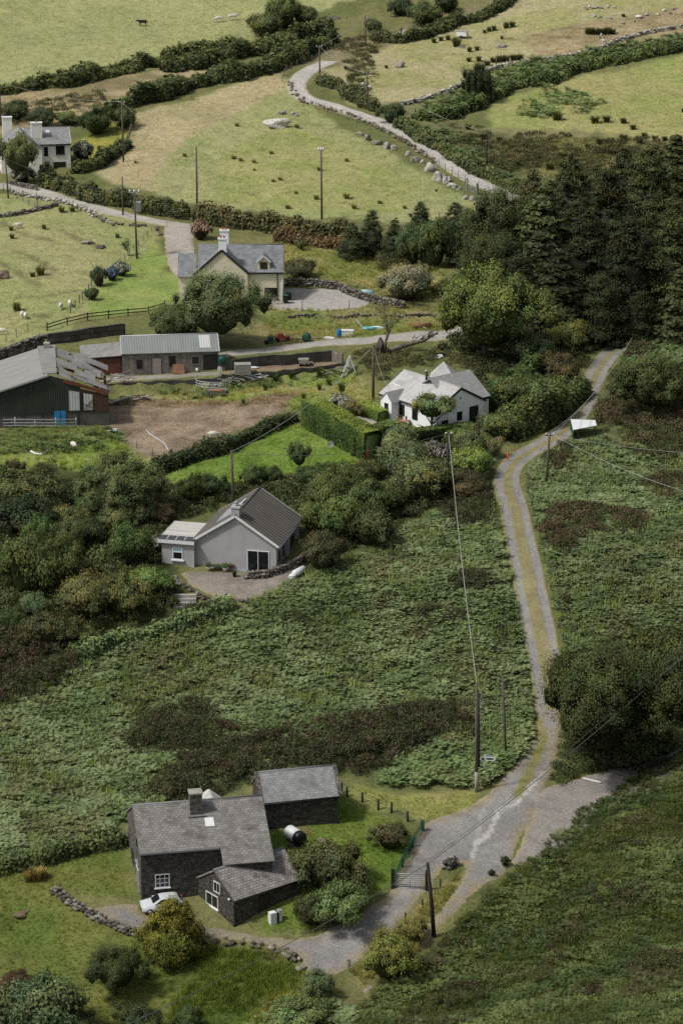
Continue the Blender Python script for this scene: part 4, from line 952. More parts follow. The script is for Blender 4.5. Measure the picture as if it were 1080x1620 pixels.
# tall glazing and a window on the left gable
window(g1, 'left', 5.7, 2.6, 1.2, 2.3, 'grey_trim', nx=1, ny=2)
window(g1, 'left', 5.6, .0, 1.3, 2.1, 'white_trim', nx=2, sill=False)
door(g1, 'left', 2.5, 0, 1.0, 2.1, 'dark_trim')
b = MB(); b.box(-1.0, -.02, .6, 7.6, -1.5, -.05); b.build('step', 'concrete', g1)
b = MB()
for i in range(9):
    a0 = math.radians(-60 + i * 15)
vs = [(-.32, 7.15, 3.0)] + [(-.22 - .05 * math.cos(0), 7.15 + .3 * math.cos(t), 3.0 + .3 * math.sin(t)) for t in np.linspace(0, 6.283, 13)[:-1]]
b.add(vs, [(0, 1 + i, 1 + (i + 1) % 12) for i in range(12)]); b.bar((0, 7.15, 3.0), (-.3, 7.15, 3.0), .05, .05); b.build('satellite_dish', 'grey_trim', g1)
# rear extension with pale hipped roof peeping over the ridge
b = MB(); bx0, bx1, by0, by1, ze, zr = 5.3, 9.5, 7.6, 12., 2.6, 4.3
b.slab((bx0, by0, ze), (bx0, by1, ze), (7.4, by1, zr), (7.4, by0 + 1.3, zr), .1); b.slab((bx1, by0, ze), (bx1, by1, ze), (7.4, by1, zr), (7.4, by0 + 1.3, zr), .1)
b.add([(bx0, by0, ze + .06), (bx1, by0, ze + .06), (7.5, by0 + 1.3, zr + .08)], [(0, 1, 2)]); b.build('rear_roof', 'pale_roof', g1)
b = MB(); b.box(5.5, 9.3, 8.5, 11.9, -2, 2.6); b.build('rear_wall', 'stone_dark', g1)
# 2 --- small outbuilding joined in front
g2 = gable_house('stone_outbuilding', 'small dark stone outbuilding with a brownish slate roof in front of the nearest house', 'outbuilding', (-8.70, 219.0, 3.35), 37.7, 6.75, 5.08, 2.51, 1.58, 'stone_dark', 'slate_roof_brown', trim='dark_trim', og=.12, oe=.2)
window(g2, 'left', 1.2, .75, 1.7, 1.15, nx=2, fw=.08)
window(g2, 'left', 2.3, 2.25, .9, .95, nx=2, sill=False)
door(g2, 'front', 2.55, -.1, 1.0, 2.1, 'brown_frame')
b = MB(); b.bar((-.12, 2.54, 4.22), (-.12, -.2, 2.52), .2, .06); b.bar((6.87, 2.54, 4.22), (6.87, -.2, 2.52), .2, .06); b.build('verge', 'dark_concrete', g2)
b = MB(); b.tube([(4.9, 3.7, 3.2), (4.9, 3.7, 5.2)], .13, 8); c = b.build('flue', 'galvanised', g2); b = MB(); b.tube([(4.9, 3.7, 5.2), (4.9, 3.7, 5.26), (4.9, 3.7, 5.32)], [.14, .2, .05], 8); b.build('cap', 'galvanised', c)
b = MB(); b.tube([(-.04, .5, 2.4), (-.16, .5, 2.3)], .12, 8); b.build('lamp', 'white_trim', g2)
# 3 --- barn behind
g3 = gable_house('stone_barn', 'low dark stone barn with a pale slate roof behind the nearest house', 'barn', (-6.63, 232.83, 5.7), 13.8, 6.53, 4.34, 2.67, 1.73, 'stone_dark', 'slate_roof_light', trim='dark_trim', og=.1, oe=.15)
for x_ in (6.7, -.17): b = MB(); b.bar((x_, 2.17, 4.62), (x_, -.15, 2.75), .33, .12); b.build('verge_stones', 'stone_grey', g3)
window(g3, 'left', 2.0, .9, .7, .9, 'grey_trim', sill=False)

# 4 --- grey bungalow
F_ = gable_house('grey_bungalow', 'grey rendered bungalow with a ribbed brown roof and a flat-roofed extension', 'house', (-6.38, 275.48, 14.05), 76.3, 8.9, 8.18, 3.05, 2.66, 'grey_render', 'felt_roof', trim='white_trim', og=.25, oe=.3, verge='white_trim', ridge='felt_roof')
door(F_, 'left', 5.3, 0, 2.1, 2.25, 'glass', 'white_trim', 'sliding_door', handle=False)
b = MB(); b.bar((-.06, 8.18 - 6.35, 0), (-.06, 8.18 - 6.35, 2.25), .1, .06, up=(0, 1, 0)); b.build('door_mullion', 'white_trim', F_)
chimney(F_, .5, 4.1, 5.0, 6.5, 1.15, .8, 'grey_render', 'grey_render', 0)
b = MB(); b.tube([(.4, 4.1, 6.6), (.4, 4.1, 6.95)], .16, 8); b.tube([(.4, 4.1, 6.98), (.4, 4.1, 7.05), (.4, 4.1, 7.1)], [.1, .27, .05], 8); b.build('chimney_cowl', 'galvanised', F_)
# velux-like pale panel on the left slope
kk = 2.66 / 4.09; zf = lambda y: 3.05 + (8.18 - y) * kk + .2
b = MB(); b.slab((1.3, 6.4, zf(6.4)), (1.3, 4.6, zf(4.6)), (5.4, 4.6, zf(4.6)), (5.4, 6.4, zf(6.4)), .1); f = b.build('solar_panel', 'galvanised', F_)
b = MB(); b.bar((1.3, 4.55, zf(4.55) + .1), (5.4, 4.55, zf(4.55) + .1), .1, .25); b.build('panel_frame', 'white_trim', f)
for a, w in ((.6, .9), (2.2, .9), (5.2, 1.8)): window(F_, 'front', a, .9, w, 1.25, 'grey_trim', nx=1)
for x in (3.7, 7.6): b = MB(); b.box(x, x + .5, -.25, -.01, -1, 2.85); b.build('pier', 'grey_render', F_)
b = MB(); b.box(-.04, -.01, .1, 8.1, -.6, .25); b.build('plinth', 'plinth_paint', F_)
b = MB(); b.bar((-.03, 6.9, 3.5), (-.12, 6.9, 3.5), .12, .22); b.build('wall_lamp', 'white_trim', F_)
# extension: own box, flat roof with a short felt fall to the front
ax = -.6
b = MB(); b.box(ax, 4.9, 8.2, 11.5, -2., 2.75); ex = b.build('extension', 'grey_render', F_)
b = MB(); b.box(ax - .25, 5.1, 8.15, 11.8, 2.80, 3.0); b.build('extension_roof', 'pale_roof', ex)
b = MB(); b.box(ax - .30, ax - .26, 8.1, 11.85, 2.66, 3.02); b.box(ax - .26, 5.05, 11.82, 11.86, 2.66, 3.02); b.build('fascia', 'white_trim', ex)
b = MB(); b.slab((ax - .28, 8.15, 3.03), (ax - .28, 11.8, 3.03), (ax + .75, 11.8, 3.12), (ax + .75, 8.15, 3.12), .04); b.build('felt_strip', 'panel_dark', ex)
b = MB()
for y in (9.1, 10.0, 10.9): b.bar((ax - .28, y, 3.09), (ax + .75, y, 3.18), .08, .03)
b.build('strip_joint', 'pale_roof', ex)
b = MB(); b.box(ax - .05, ax - .01, 8.22, 11.48, -.6, .3); b.build('plinth', 'plinth_paint', ex)
def local_window(r, parent, x, y0, z, w, h):
    b = MB(); f = .09; o0, o1 = x - .06, x + .02
    b.box(o0, o1, y0, y0 + w, z, z + f); b.box(o0, o1, y0, y0 + w, z + h - f, z + h); b.box(o0, o1, y0, y0 + f, z + f, z + h - f); b.box(o0, o1, y0 + w - f, y0 + w, z + f, z + h - f); b.box(o0, o1, y0 + f, y0 + w - f, z + h * .6, z + h * .6 + .08)
    o = b.build('window', 'white_trim', parent); b = MB(); b.quad((x - .02, y0 + w - .05, z + .05), (x - .02, y0 + .05, z + .05), (x - .02, y0 + .05, z + h * .6), (x - .02, y0 + w - .05, z + h * .6)); b.build('pane', 'glass', o) if parent.parent is None else None
    b2 = MB(); b2.quad((x - .02, y0 + w - .05, z + h * .6), (x - .02, y0 + .05, z + h * .6), (x - .02, y0 + .05, z + h - .05), (x - .02, y0 + w - .05, z + h - .05))
    return o, b, b2
# window of the extension (child of the house so that panes stay one level down)
o, b, b2 = local_window(F_, F_, ax, 9.35, .95, 1.05, 1.25)
b2.build('pane', 'pale_blue_plastic', o)
b = MB(); b.box(ax - .2, ax + .02, 9.2, 10.55, .82, .94); b.build('sill', 'white_trim', o)

# 5 --- white bungalow
E_ = gable_house('white_bungalow', 'white bungalow with pale grey roofs behind the clipped hedge', 'house', (15.73, 316.4, 17.55), 129.6, 9.4, 6.98, 2.67, 1.92, 'white_paint', 'slate_roof_pale', trim='dark_trim', og=.1, oe=.18, ridge='slate_roof_pale', verge='dark_trim')
window(E_, 'left', 4.6, .95, .85, 1.05, 'dark_trim', sill=False) if False else None
window(E_, 'left', 3.0, 1.0, .75, 1.0, 'dark_trim', sill=False)
door(E_, 'left', 4.9, .3, 1.15, 1.9, 'dark_trim', handle=False)
window(E_, 'left', .75, .25, .95, 1.15, 'dark_trim', sill=False)
b = MB(); b.tube([(-.02, 3.5, 3.55), (-.05, 3.5, 3.55)], .12, 10); b.build('vent', 'grey_trim', E_)
window(E_, 'back', 3.1, .9, 1.0, 1.25, 'dark_trim', sill=False); window(E_, 'back', 5.4, .9, .9, 1.25, 'dark_trim', sill=False); window(E_, 'back', 1.2, .9, .9, 1.25, 'dark_trim', sill=False)
window(E_, 'back', 8.5, 1.2, .35, 1.3, 'grey_trim', sill=False)
# gabled porch on the long wall (toward +y)
b = MB(); x0, x1, y1 = 6.05, 7.75, 8.25; xm = (x0 + x1) / 2
b.quad((x1, y1, -1.5), (x0, y1, -1.5), (x0, y1, 2.55), (xm, y1, 3.45), (x1, y1, 2.55)); b.quad((x0, y1, -1.5), (x0, 6.9, -1.5), (x0, 6.9, 2.55), (x0, y1, 2.55)); b.quad((x1, 6.9, -1.5), (x1, y1, -1.5), (x1, y1, 2.55), (x1, 6.9, 2.55)); po = b.build('porch', 'white_paint', E_)
b = MB(); b.slab((x0 - .12, y1 + .06, 2.44), (x0 - .12, 5.9, 2.44), (xm, 5.0, 3.47), (xm, y1 + .06, 3.47), .1); b.slab((x1 + .12, y1 + .06, 2.44), (x1 + .12, 5.9, 2.44), (xm, 5.0, 3.47), (xm, y1 + .06, 3.47), .1); b.build('porch_roof', 'slate_roof_grey', po)
b = MB(); b.box(xm - .32, xm + .32, y1 + .005, y1 + .05, .1, 2.3); d = b.build('porch_door', 'dark_trim', po)
b = MB(); b.tube([(5.95, 7.12, -.2), (5.95, 7.12, 2.45)], .06, 6); b.build('drainpipe', 'dark_trim', E_)
rooflight(E_, 7.55, 4.9, 1.3, .75, 2.67, 1.92, 6.98, 'white_trim', 'galvanised')
b = MB(); b.tube([(5.2, 3.9, 4.2), (5.2, 3.9, 5.5)], .13, 8); c = b.build('flue', 'dark_trim', E_); b = MB(); b.tube([(5.2, 3.9, 5.5), (5.2, 3.9, 5.7)], .19, 8); b.build('flue_cap', 'galvanised', c)
# cross wing behind with its ridge along -y/+y
u0, u1, v0, v1, hh, RR = .7, 7.3, -1.35, 4.5, 2.85, 2.15; um = (u0 + u1) / 2
b = MB(); b.quad((u0, v1, -2), (u0, v0, -2), (u0, v0, hh), (u0, v1, hh)); b.quad((u0, v0, -2), (u1, v0, -2), (u1, v0, hh), (um, v0, hh + RR), (u0, v0, hh)); b.quad((u1, v0, -2), (u1, v1, -2), (u1, v1, hh), (u1, v0, hh)); wg = b.build('wing_wall', 'white_paint', E_)
kq = RR / (um - u0)
b = MB(); b.slab((u0 - .2, v0 - .1, hh - .2 * kq), (u0 - .2, v1, hh - .2 * kq), (um, v1, hh + RR), (um, v0 - .1, hh + RR), .12); b.slab((u1 + .2, v0 - .1, hh - .2 * kq), (u1 + .2, v1, hh - .2 * kq), (um, v1, hh + RR), (um, v0 - .1, hh + RR), .12); b.build('wing_roof', 'slate_roof_grey', wg)
b = MB(); b.bar((u0 - .26, v0 - .1, hh - .17), (u0 - .26, v1 - 2., hh - .17), .1, .22); b.bar((u0 - .2, v0 - .14, hh - .1), (um, v0 - .14, hh + RR + .03), .05, .22); b.build('wing_fascia', 'dark_trim', wg)
b = MB(); b.box(u0 - .04, u0 + .02, .2, .95, 1.9, 2.4); b.build('wing_window', 'dark_trim', wg)
b = MB(); ze = hh + 1.2
ze = hh + .9; b.add([(7.0, -2.6, ze), (5.2, -.4, ze), (7.2, 1.8, ze), (9.4, -.4, ze), (7.3, -.5, ze + 1.75)], [(0, 1, 4), (1, 2, 4), (2, 3, 4), (3, 0, 4)]); b.build('rear_hip_roof', 'slate_roof_pale', wg)

# 6 --- cream dormer house
B_ = gable_house('cream_house', 'cream painted house with a blue-grey slate roof and a small dormer above a gravel yard', 'house', (-17.92, 362.82, 19.66), .3, 10.6, 6.63, 4.06, 2.56, 'cream_paint', 'slate_roof_blue', trim='dark_trim', og=.06, oe=.2)
# cross gable toward the camera
gx0, gx1, gy = -.2, 6.2, -.5; gm_ = (gx0 + gx1) / 2; gr = 6.85
b = MB(); b.quad((gx0, gy, -2), (gx1, gy, -2), (gx1, gy, 4.0), (gm_, gy, gr), (gx0, gy, 4.0)); b.quad((gx0, .0, -2), (gx0, gy, -2), (gx0, gy, 4.0), (gx0, .0, 4.0)); b.quad((gx1, gy, -2), (gx1, -.01, -2), (gx1, -.01, 4.0), (gx1, gy, 4.0)); cg = b.build('gable_wall', 'cream_paint', B_)
b = MB(); b.slab((gx0 - .25, gy - .08, 3.8), (gx0 - .25, 3.3, 3.8), (gm_, 3.6, gr + .02), (gm_, gy - .08, gr + .02), .14); b.slab((gx1 + .25, gy - .08, 3.8), (gx1 + .25, .6, 3.8), (gm_, 3.6, gr + .02), (gm_, gy - .08, gr + .02), .14); b.build('gable_roof', 'slate_roof_blue', cg)
b = MB(); b.bar((gx0 - .3, gy - .12, 3.84), (gm_, gy - .12, gr + .1), .1, .24); b.bar((gx1 + .3, gy - .12, 3.84), (gm_, gy - .12, gr + .1), .1, .24); b.build('gable_verge', 'dark_trim', cg)
chimney(B_, gm_ + .1, .1, 6.2, 8.2, 1.0, .8, 'white_paint', 'white_trim', 2)
chimney(B_, gm_ + .2, 4.4, 6.3, 8.3, 1.1, .8, 'white_paint', 'white_trim', 2)
window(B_, 'front', 8.3, .75, 1.6, 1.25, 'brown_frame', sill=True); window(B_, 'front', 6.4, .75, 1.2, 1.25, 'brown_frame')
b = MB(); b.tube([(9.9, -.06, -.1), (9.9, -.06, 4.0)], .06, 6); b.build('downpipe', 'dark_trim', B_)
b = MB(); b.tube([(10.55, -.06, -.1), (10.55, -.06, 4.0)], .05, 6); b.build('downpipe', 'white_trim', B_)
# dormer
dx0, dx1, dz, dr = 7.45, 8.95, 5.35, 5.95; dm = (dx0 + dx1) / 2
b = MB(); b.quad((dx0, .15, 3.9), (dx1, .15, 3.9), (dx1, .15, dz), (dm, .15, dr), (dx0, .15, dz)); b.quad((dx0, 2.4, 3.9), (dx0, .15, 3.9), (dx0, .15, dz), (dx0, 2.4, dz)); b.quad((dx1, .15, 3.9), (dx1, 2.4, 3.9), (dx1, 2.4, dz), (dx1, .15, dz)); dmr = b.build('dormer', 'cream_paint', B_)
b = MB(); b.slab((dx0 - .15, -.02, dz - .1), (dx0 - .15, 2., dz - .1), (dm, 2.6, dr + .02), (dm, -.02, dr + .02), .1); b.slab((dx1 + .15, -.02, dz - .1), (dx1 + .15, 2., dz - .1), (dm, 2.6, dr + .02), (dm, -.02, dr + .02), .1); b.build('dormer_roof', 'slate_roof_blue', dmr)
b = MB(); b.bar((dx0 - .18, -.05, dz - .08), (dm, -.05, dr + .07), .06, .16); b.bar((dx1 + .18, -.05, dz - .08), (dm, -.05, dr + .07), .06, .16); b.build('dormer_verge', 'white_trim', dmr)
b = MB(); b.box(dx0 + .3, dx1 - .3, .09, .14, 4.15, 5.25); b.build('dormer_window', 'brown_frame', dmr)
# left lower eaves with its own pitched slate roof
b = MB(); b.slab((-2.6, .6, 3.2), (-.3, .6, 3.2), (-.3, 3.3, 5.6), (-2.6, 3.3, 5.6), .14); b.build('side_roof', 'slate_roof_blue', B_)
b = MB(); b.box(-2.5, -.02, .8, 6., -2, 3.15); b.build('side_wall', 'cream_paint', B_)
b = MB(); b.box(6.8, 11.9, -1.6, -.03, -1.2, -.06); b.build('terrace', 'concrete', B_)
for i in range(2): b = MB(); b.box(9.1 + i * 1.4, 9.16 + i * 1.4, -1.5, -1.44, -.06, .7); b.build('terrace_post', 'post_wood', B_)

# 7 --- house at the top left
A_ = gable_house('offwhite_farmhouse', 'off-white farmhouse with grey slate roof and two chimneys among shrubs, farthest house', 'house', (-46.4, 432.94, 22.5), 9.9, 6.5, 6.95, 3.68, 1.73, 'offwhite_paint', 'slate_roof_light', trim='brown_frame', og=.1, oe=.2, verge='white_trim')
window(A_, 'front', 4.35, 2.05, 1.3, 1.35, 'brown_frame', nx=2); window(A_, 'front', 3.95, -.1, 1.8, 1.1, 'brown_frame', nx=3)
window(A_, 'front', 2.6, 1.9, .6, 1.4, 'brown_frame', sill=False); door(A_, 'front', 2.75, -1.0, .5, 2.0, 'brown_frame', handle=False)
b = MB(); ax0, ax1, ay = -3.8, 2.2, -1.6; am = (ax0 + ax1) / 2; ar = 5.7
b.quad((ax0, ay, -3), (ax1, ay, -3), (ax1, ay, 3.2), (am, ay, ar), (ax0, ay, 3.2)); b.quad((ax1, ay, -3), (ax1, -.01, -3), (ax1, -.01, 3.2), (ax1, ay, 3.2)); b.quad((ax0, 4, -3), (ax0, ay, -3), (ax0, ay, 3.2), (ax0, 4, 3.2)); aw = b.build('gable_wall', 'offwhite_paint', A_)
b = MB(); b.slab((ax0 - .2, ay - .1, 3.05), (ax0 - .2, 3.6, 3.05), (am, 3.6, ar + .02), (am, ay - .1, ar + .02), .14); b.slab((ax1 + .2, ay - .1, 3.05), (ax1 + .2, .8, 3.05), (am, 3.6, ar + .02), (am, ay - .1, ar + .02), .14); b.build('gable_roof', 'slate_roof_light', aw)
chimney(A_, 1.7, 1.5, 4.4, 6.6, 1.6, .9, 'offwhite_paint', 'white_trim', 1); chimney(A_, -2.4, 4.5, 4., 7.0, 1.4, .9, 'offwhite_paint', 'white_trim', 0)
rooflight(A_, 3.1, 2.0, .6, .7, 3.68, 1.73, 6.95)

# 8 --- barn with the broken roof
C_ = thing('farm_barn', 'big dark green farm barn with a collapsed grey roof and a blue door', 'barn', (-25.63, 315.26, 17.5), math.radians(97.))
cl_, cw, ch, cr = 12.2, 13.0, 4.14, 1.95; hw = cw / 2
# local: x into the picture, y to the left; camera side is x = 0
b = MB(); b.quad((0, cw, -2), (0, 0, -2), (0, 0, 1.75), (0, cw, 1.75)); b.quad((0, 0, -2), (cl_, 0, -2), (cl_, 0, 1.75), (0, 0, 1.75)); b.build('lower_wall', 'dark_concrete', C_)
b = MB(); b.quad((-.06, cw, 1.75), (-.06, 3.1, 1.75), (-.06, 3.1, ch + cr * 3.1 / hw), (-.06, hw, ch + cr), (-.06, cw, ch)); b.build('cladding', 'cladding_green', C_)
b = MB(); b.quad((-.04, 5.0, 1.76), (-.04, 0, 1.76), (-.04, 0, ch - .55), (-.04, 5.0, ch + .9)); b.quad((0, .01, 1.76), (cl_, .01, 1.76), (cl_, .01, ch), (0, .01, ch)); b.build('rusty_cladding', 'cladding_rust', C_)
for y0, y1, z0, z1 in ((3.2, 4.35, 2.0, 4.1), (1.75, 2.75, 2.0, 3.75)): b = MB(); b.quad((-.09, y1, z0), (-.09, y0, z0), (-.09, y0, z1), (-.09, y1, z1 + .2)); b.build('pale_sheet', 'cladding_white', C_)
b = MB(); b.quad((-.085, 3.2, 1.9), (-.085, 2.75, 1.9), (-.085, 2.75, 4.0), (-.085, 3.2, 4.0)); b.build('opening', 'dark_trim', C_)
b = MB(); b.bar((-.13, 2.7, 2.2), (-.13, 1.8, 3.2), .08, .05); b.bar((-.13, 2.7, 2.7), (-.13, 1.8, 2.3), .08, .05); b.build('brace', 'rust', C_)
k = cr / hw
b = MB(); b.slab((-.25, cw + .3, ch - .3 * k), (cl_, cw + .3, ch - .3 * k), (cl_, hw + .1, ch + cr), (-.25, hw + .1, ch + cr), .12); b.build('roof', 'asbestos_roof', C_)
b = MB(); b.bar((-.3, cw + .3, ch - .3 * k + .03), (-.3, hw, ch + cr + .05), .1, .2); b.build('barge_board', 'galvanised', C_)
b = MB(); b.slab((.4, hw + .6, ch + cr + .02), (cl_, hw + .9, ch + cr + .02), (cl_, hw - 1.1, ch + cr + .1), (.4, hw - .9, ch + cr + .0), .12); b.build('ridge_sheet', 'tin_grey', C_)
rr = random.Random(4); sl = lambda y: ch + cr * y / hw
for i in range(17):     # what is left of the right slope: slipped, tilted sheets
    x = .9 + (i % 6) * 1.9 + rr.uniform(-.3, .3); y = hw - 1.0 - (i // 6) * 1.7 + rr.uniform(-.3, .3); w_, l_ = rr.uniform(1.8, 2.4), rr.uniform(1.6, 2.3); tz = rr.uniform(.05, .35)
    if i in (3, 8, 13): continue
    q = [(x, y - l_, sl(y - l_) + tz - .25), (x + w_, y - l_ + rr.uniform(-.4, .4), sl(y - l_) + tz - rr.uniform(-.1, .5)), (x + w_, y, sl(y) + tz + rr.uniform(-.15, .2)), (x, y + rr.uniform(-.2, .2), sl(y) + tz + rr.uniform(-.1, .2))]
    b = MB(); b.slab(*q, .05); b.build('loose_sheet', 'tin_grey', C_)
for x in (.1, 2.6, 5.1, 7.6, 10.1, 12.1): b = MB(); b.bar((x, 0, ch - .2), (x, hw, ch + cr - .15), .14, .22); b.build('rafter', 'rusty_timber', C_)
for y in (.9, 2.4, 4.0): b = MB(); b.bar((0, y, sl(y) - .1), (cl_, y, sl(y) - .35), .12, .12); b.build('purlin', 'rusty_timber', C_)
b = MB(); b.bar((-.1, 0, ch - .35), (-.1, 4.9, ch + 1.25), .12, .3); b.build('rusty_beam', 'rust', C_)
b = MB(); b.slab((.2, -.25, ch - .35), (.2, 1.6, ch - .0), (3.6, 1.5, ch - .15), (3.4, -.3, ch - .45), .05); b.build('eave_sheet', 'tin_grey', C_)
b = MB(); b.box(-.02, .0, 0, cl_, 0, .1) if False else b.quad((.3, 0.3, .6), (cl_, .3, .6), (cl_, cw - .3, .6), (.3, cw - .3, .6)); b.build('barn_floor', 'dark_concrete', C_)
b = MB(); b.box(-.09, -.005, 4.75, 6.0, -.3, 2.0); d = b.build('door', 'blue_paint', C_)
b = MB(); b.bar((-.1, 5.35, -.3), (-.1, 5.35, 2.0), .05, .03, up=(0, 1, 0)); b.build('door_seam', 'dark_trim', d)
b = MB(); b.box(-.03, -.0, 7.2, 7.3, -.3, 1.74); b.box(-.03, 0, 3.3, 3.4, -.3, 1.74); b.build('wall_post', 'dark_trim', C_)
b = MB(); b.box(cl_ * .75, cl_ * .75 + .5, hw - .3, hw + .3, ch + cr, ch + cr + 1.1) if False else b.box(10.9, 11.6, hw - .5, hw + .2, ch + cr - .1, ch + cr + .75); b.build('ventilator', 'concrete', C_)

# 9 --- long farm shed
D_ = gable_house('farm_shed', 'long weathered wooden farm shed with a green corrugated roof', 'shed', (-25.40, 333.81, 18.3), 6.6, 11.16, 4.92, 2.50, 1.40, 'planks', 'green_roof', trim='galvanised', og=.08, oe=.12, ridge='galvanised', gutter=False, verge='white_trim')
b = MB(); b.box(10.2, 11.1, -.03, .0, .5, 1.9) if False else b.box(9.35, 11.05, -.03, .005, .0, 2.2); b.build('open_bay', 'dark_trim', D_)
window(D_, 'front', 8.0, 1.0, .95, 1.0, 'grey_trim', sill=False); window(D_, 'front', 1.6, .7, .7, 1.1, 'brown_frame', sill=False); window(D_, 'front', 5.4, .9, .75, 1.2, 'brown_frame', sill=False)
door(D_, 'front', 3.4, 0, 1.05, 1.95, 'silver_wood', 'dark_concrete')
kd = 1.4 / 2.46
b = MB(); b.slab((9.0, .35, 2.5 + .35 * kd + .18), (10.3, .35, 2.5 + .35 * kd + .18), (10.3, 2.2, 2.5 + 2.2 * kd + .18), (9.0, 2.2, 2.5 + 2.2 * kd + .18), .04); b.build('skylight', 'cladding_white', D_)
b = MB(); b.box(-.35, -.08, -.15, 2.45, 1.4, 3.0); b.build('gable_cap', 'concrete', D_) if False else None
# lean-to on its left
b = MB(); b.box(-4.6, -.05, .55, 4.2, -2, 1.95); lt = b.build('lean_to', 'dark_concrete', D_)
b = MB(); b.slab((-4.8, .3, 1.98), (-.1, .3, 2.2), (-.1, 4.4, 2.75), (-4.8, 4.4, 2.5), .08); b.build('lean_to_roof', 'tin_grey', lt)
b = MB(); b.box(-2.7, -.25, .49, .545, -.1, 1.9); b.build('red_door', 'red_door', lt)
b = MB(); b.box(-2.8, -2.71, .47, .56, -.1, 1.95); b.build('door_post', 'dark_trim', lt)
for r in [o for o in bpy.data.objects if '_d' in o]: 
    del r['_d']
# ---------------------------------------------------------------- keep scatter off buildings and yards
def block_of(o, x0, x1, y0, y1):
    c, s = math.cos(o.rotation_euler.z), math.sin(o.rotation_euler.z); lx, ly = o.location.x, o.location.y
    BLOCK.append([(lx + x * c - y * s, ly + x * s + y * c) for x, y in ((x0, y0), (x1, y0), (x1, y1), (x0, y1))])
block_of(g1, -1.2, 10.9, -2, 12); block_of(g2, -.3, 7, -.4, 5.3); block_of(g3, -.2, 6.7, -.2, 4.5); block_of(F_, -1, 9.2, -.6, 12); block_of(E_, -.3, 10, -1.6, 8.5); block_of(B_, -3, 12, -1.8, 7); block_of(C_, -.5, 13, -.5, 13); block_of(D_, -5, 11.5, -.3, 5)
for poly in ([(285,911),(395,903),(484,880),(478,905),(445,932),(400,948),(350,947),(312,932)], [(150,606),(345,586),(545,566),(545,600),(340,612),(165,622)], [(440,456),(545,459),(585,476),(560,490),(430,489)]): BLOCK.append([U(*p)[:2] for p in poly])

BR1, BR2, BR3 = (.105, .146, .070), (.160, .198, .108), (.130, .135, .070)
CENT = [(120,1035),(280,985),(380,962),(482,915),(560,880),(650,830),(705,800),(782,800),(800,880),(822,960),(838,1040),(846,1100),(842,1170),(815,1200),(770,1245),(690,1235),(620,1235),(600,1190),(540,1185),(440,1215),(330,1230),(200,1310),(120,1345),(-60,1370),(-60,1095)]
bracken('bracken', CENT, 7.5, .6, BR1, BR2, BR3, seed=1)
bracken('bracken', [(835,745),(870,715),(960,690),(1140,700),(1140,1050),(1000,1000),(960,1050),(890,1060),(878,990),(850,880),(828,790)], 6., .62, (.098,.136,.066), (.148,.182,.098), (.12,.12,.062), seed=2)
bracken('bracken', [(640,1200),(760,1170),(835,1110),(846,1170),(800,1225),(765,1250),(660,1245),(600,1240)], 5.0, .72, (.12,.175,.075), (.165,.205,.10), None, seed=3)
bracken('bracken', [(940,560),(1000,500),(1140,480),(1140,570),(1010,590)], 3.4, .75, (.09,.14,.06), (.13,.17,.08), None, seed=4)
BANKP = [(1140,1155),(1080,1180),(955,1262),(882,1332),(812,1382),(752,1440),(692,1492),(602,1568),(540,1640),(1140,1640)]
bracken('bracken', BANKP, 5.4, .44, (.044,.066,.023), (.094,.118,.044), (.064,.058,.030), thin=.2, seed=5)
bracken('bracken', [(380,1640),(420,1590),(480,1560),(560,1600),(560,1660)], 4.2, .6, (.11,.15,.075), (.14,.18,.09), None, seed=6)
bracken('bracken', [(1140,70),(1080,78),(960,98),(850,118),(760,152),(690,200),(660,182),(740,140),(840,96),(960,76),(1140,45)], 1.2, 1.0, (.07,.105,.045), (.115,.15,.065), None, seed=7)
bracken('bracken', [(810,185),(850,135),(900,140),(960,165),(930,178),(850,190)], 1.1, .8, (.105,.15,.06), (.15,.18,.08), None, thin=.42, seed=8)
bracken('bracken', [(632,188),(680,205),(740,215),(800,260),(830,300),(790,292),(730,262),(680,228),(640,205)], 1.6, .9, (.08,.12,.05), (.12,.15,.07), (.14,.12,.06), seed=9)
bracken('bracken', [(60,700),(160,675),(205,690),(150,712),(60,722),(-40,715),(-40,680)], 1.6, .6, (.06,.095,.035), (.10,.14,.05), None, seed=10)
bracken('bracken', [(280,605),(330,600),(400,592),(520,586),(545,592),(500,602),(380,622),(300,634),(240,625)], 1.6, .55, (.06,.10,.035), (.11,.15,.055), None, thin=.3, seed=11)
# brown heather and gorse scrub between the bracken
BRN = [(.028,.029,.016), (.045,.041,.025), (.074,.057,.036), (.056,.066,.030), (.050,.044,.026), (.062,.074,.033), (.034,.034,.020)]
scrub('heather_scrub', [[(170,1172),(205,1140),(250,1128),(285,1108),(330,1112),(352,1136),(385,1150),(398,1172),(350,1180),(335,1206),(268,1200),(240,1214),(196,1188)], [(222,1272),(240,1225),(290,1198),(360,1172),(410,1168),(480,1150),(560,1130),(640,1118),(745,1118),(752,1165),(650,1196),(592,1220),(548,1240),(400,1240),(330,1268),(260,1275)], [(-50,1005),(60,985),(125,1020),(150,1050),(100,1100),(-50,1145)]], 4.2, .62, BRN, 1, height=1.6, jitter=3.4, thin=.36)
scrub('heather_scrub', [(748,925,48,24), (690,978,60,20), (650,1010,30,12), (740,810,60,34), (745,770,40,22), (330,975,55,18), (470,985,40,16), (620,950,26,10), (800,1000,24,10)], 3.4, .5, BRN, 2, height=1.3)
scrub('bramble', [CENT, [(835,745),(870,715),(960,690),(1140,700),(1140,1050),(960,1050),(890,1060),(850,880),(828,790)]], 1.6, .46, [(.03,.042,.016), (.05,.062,.024), (.07,.09,.035)], 12, .6, .35, thin=.56)
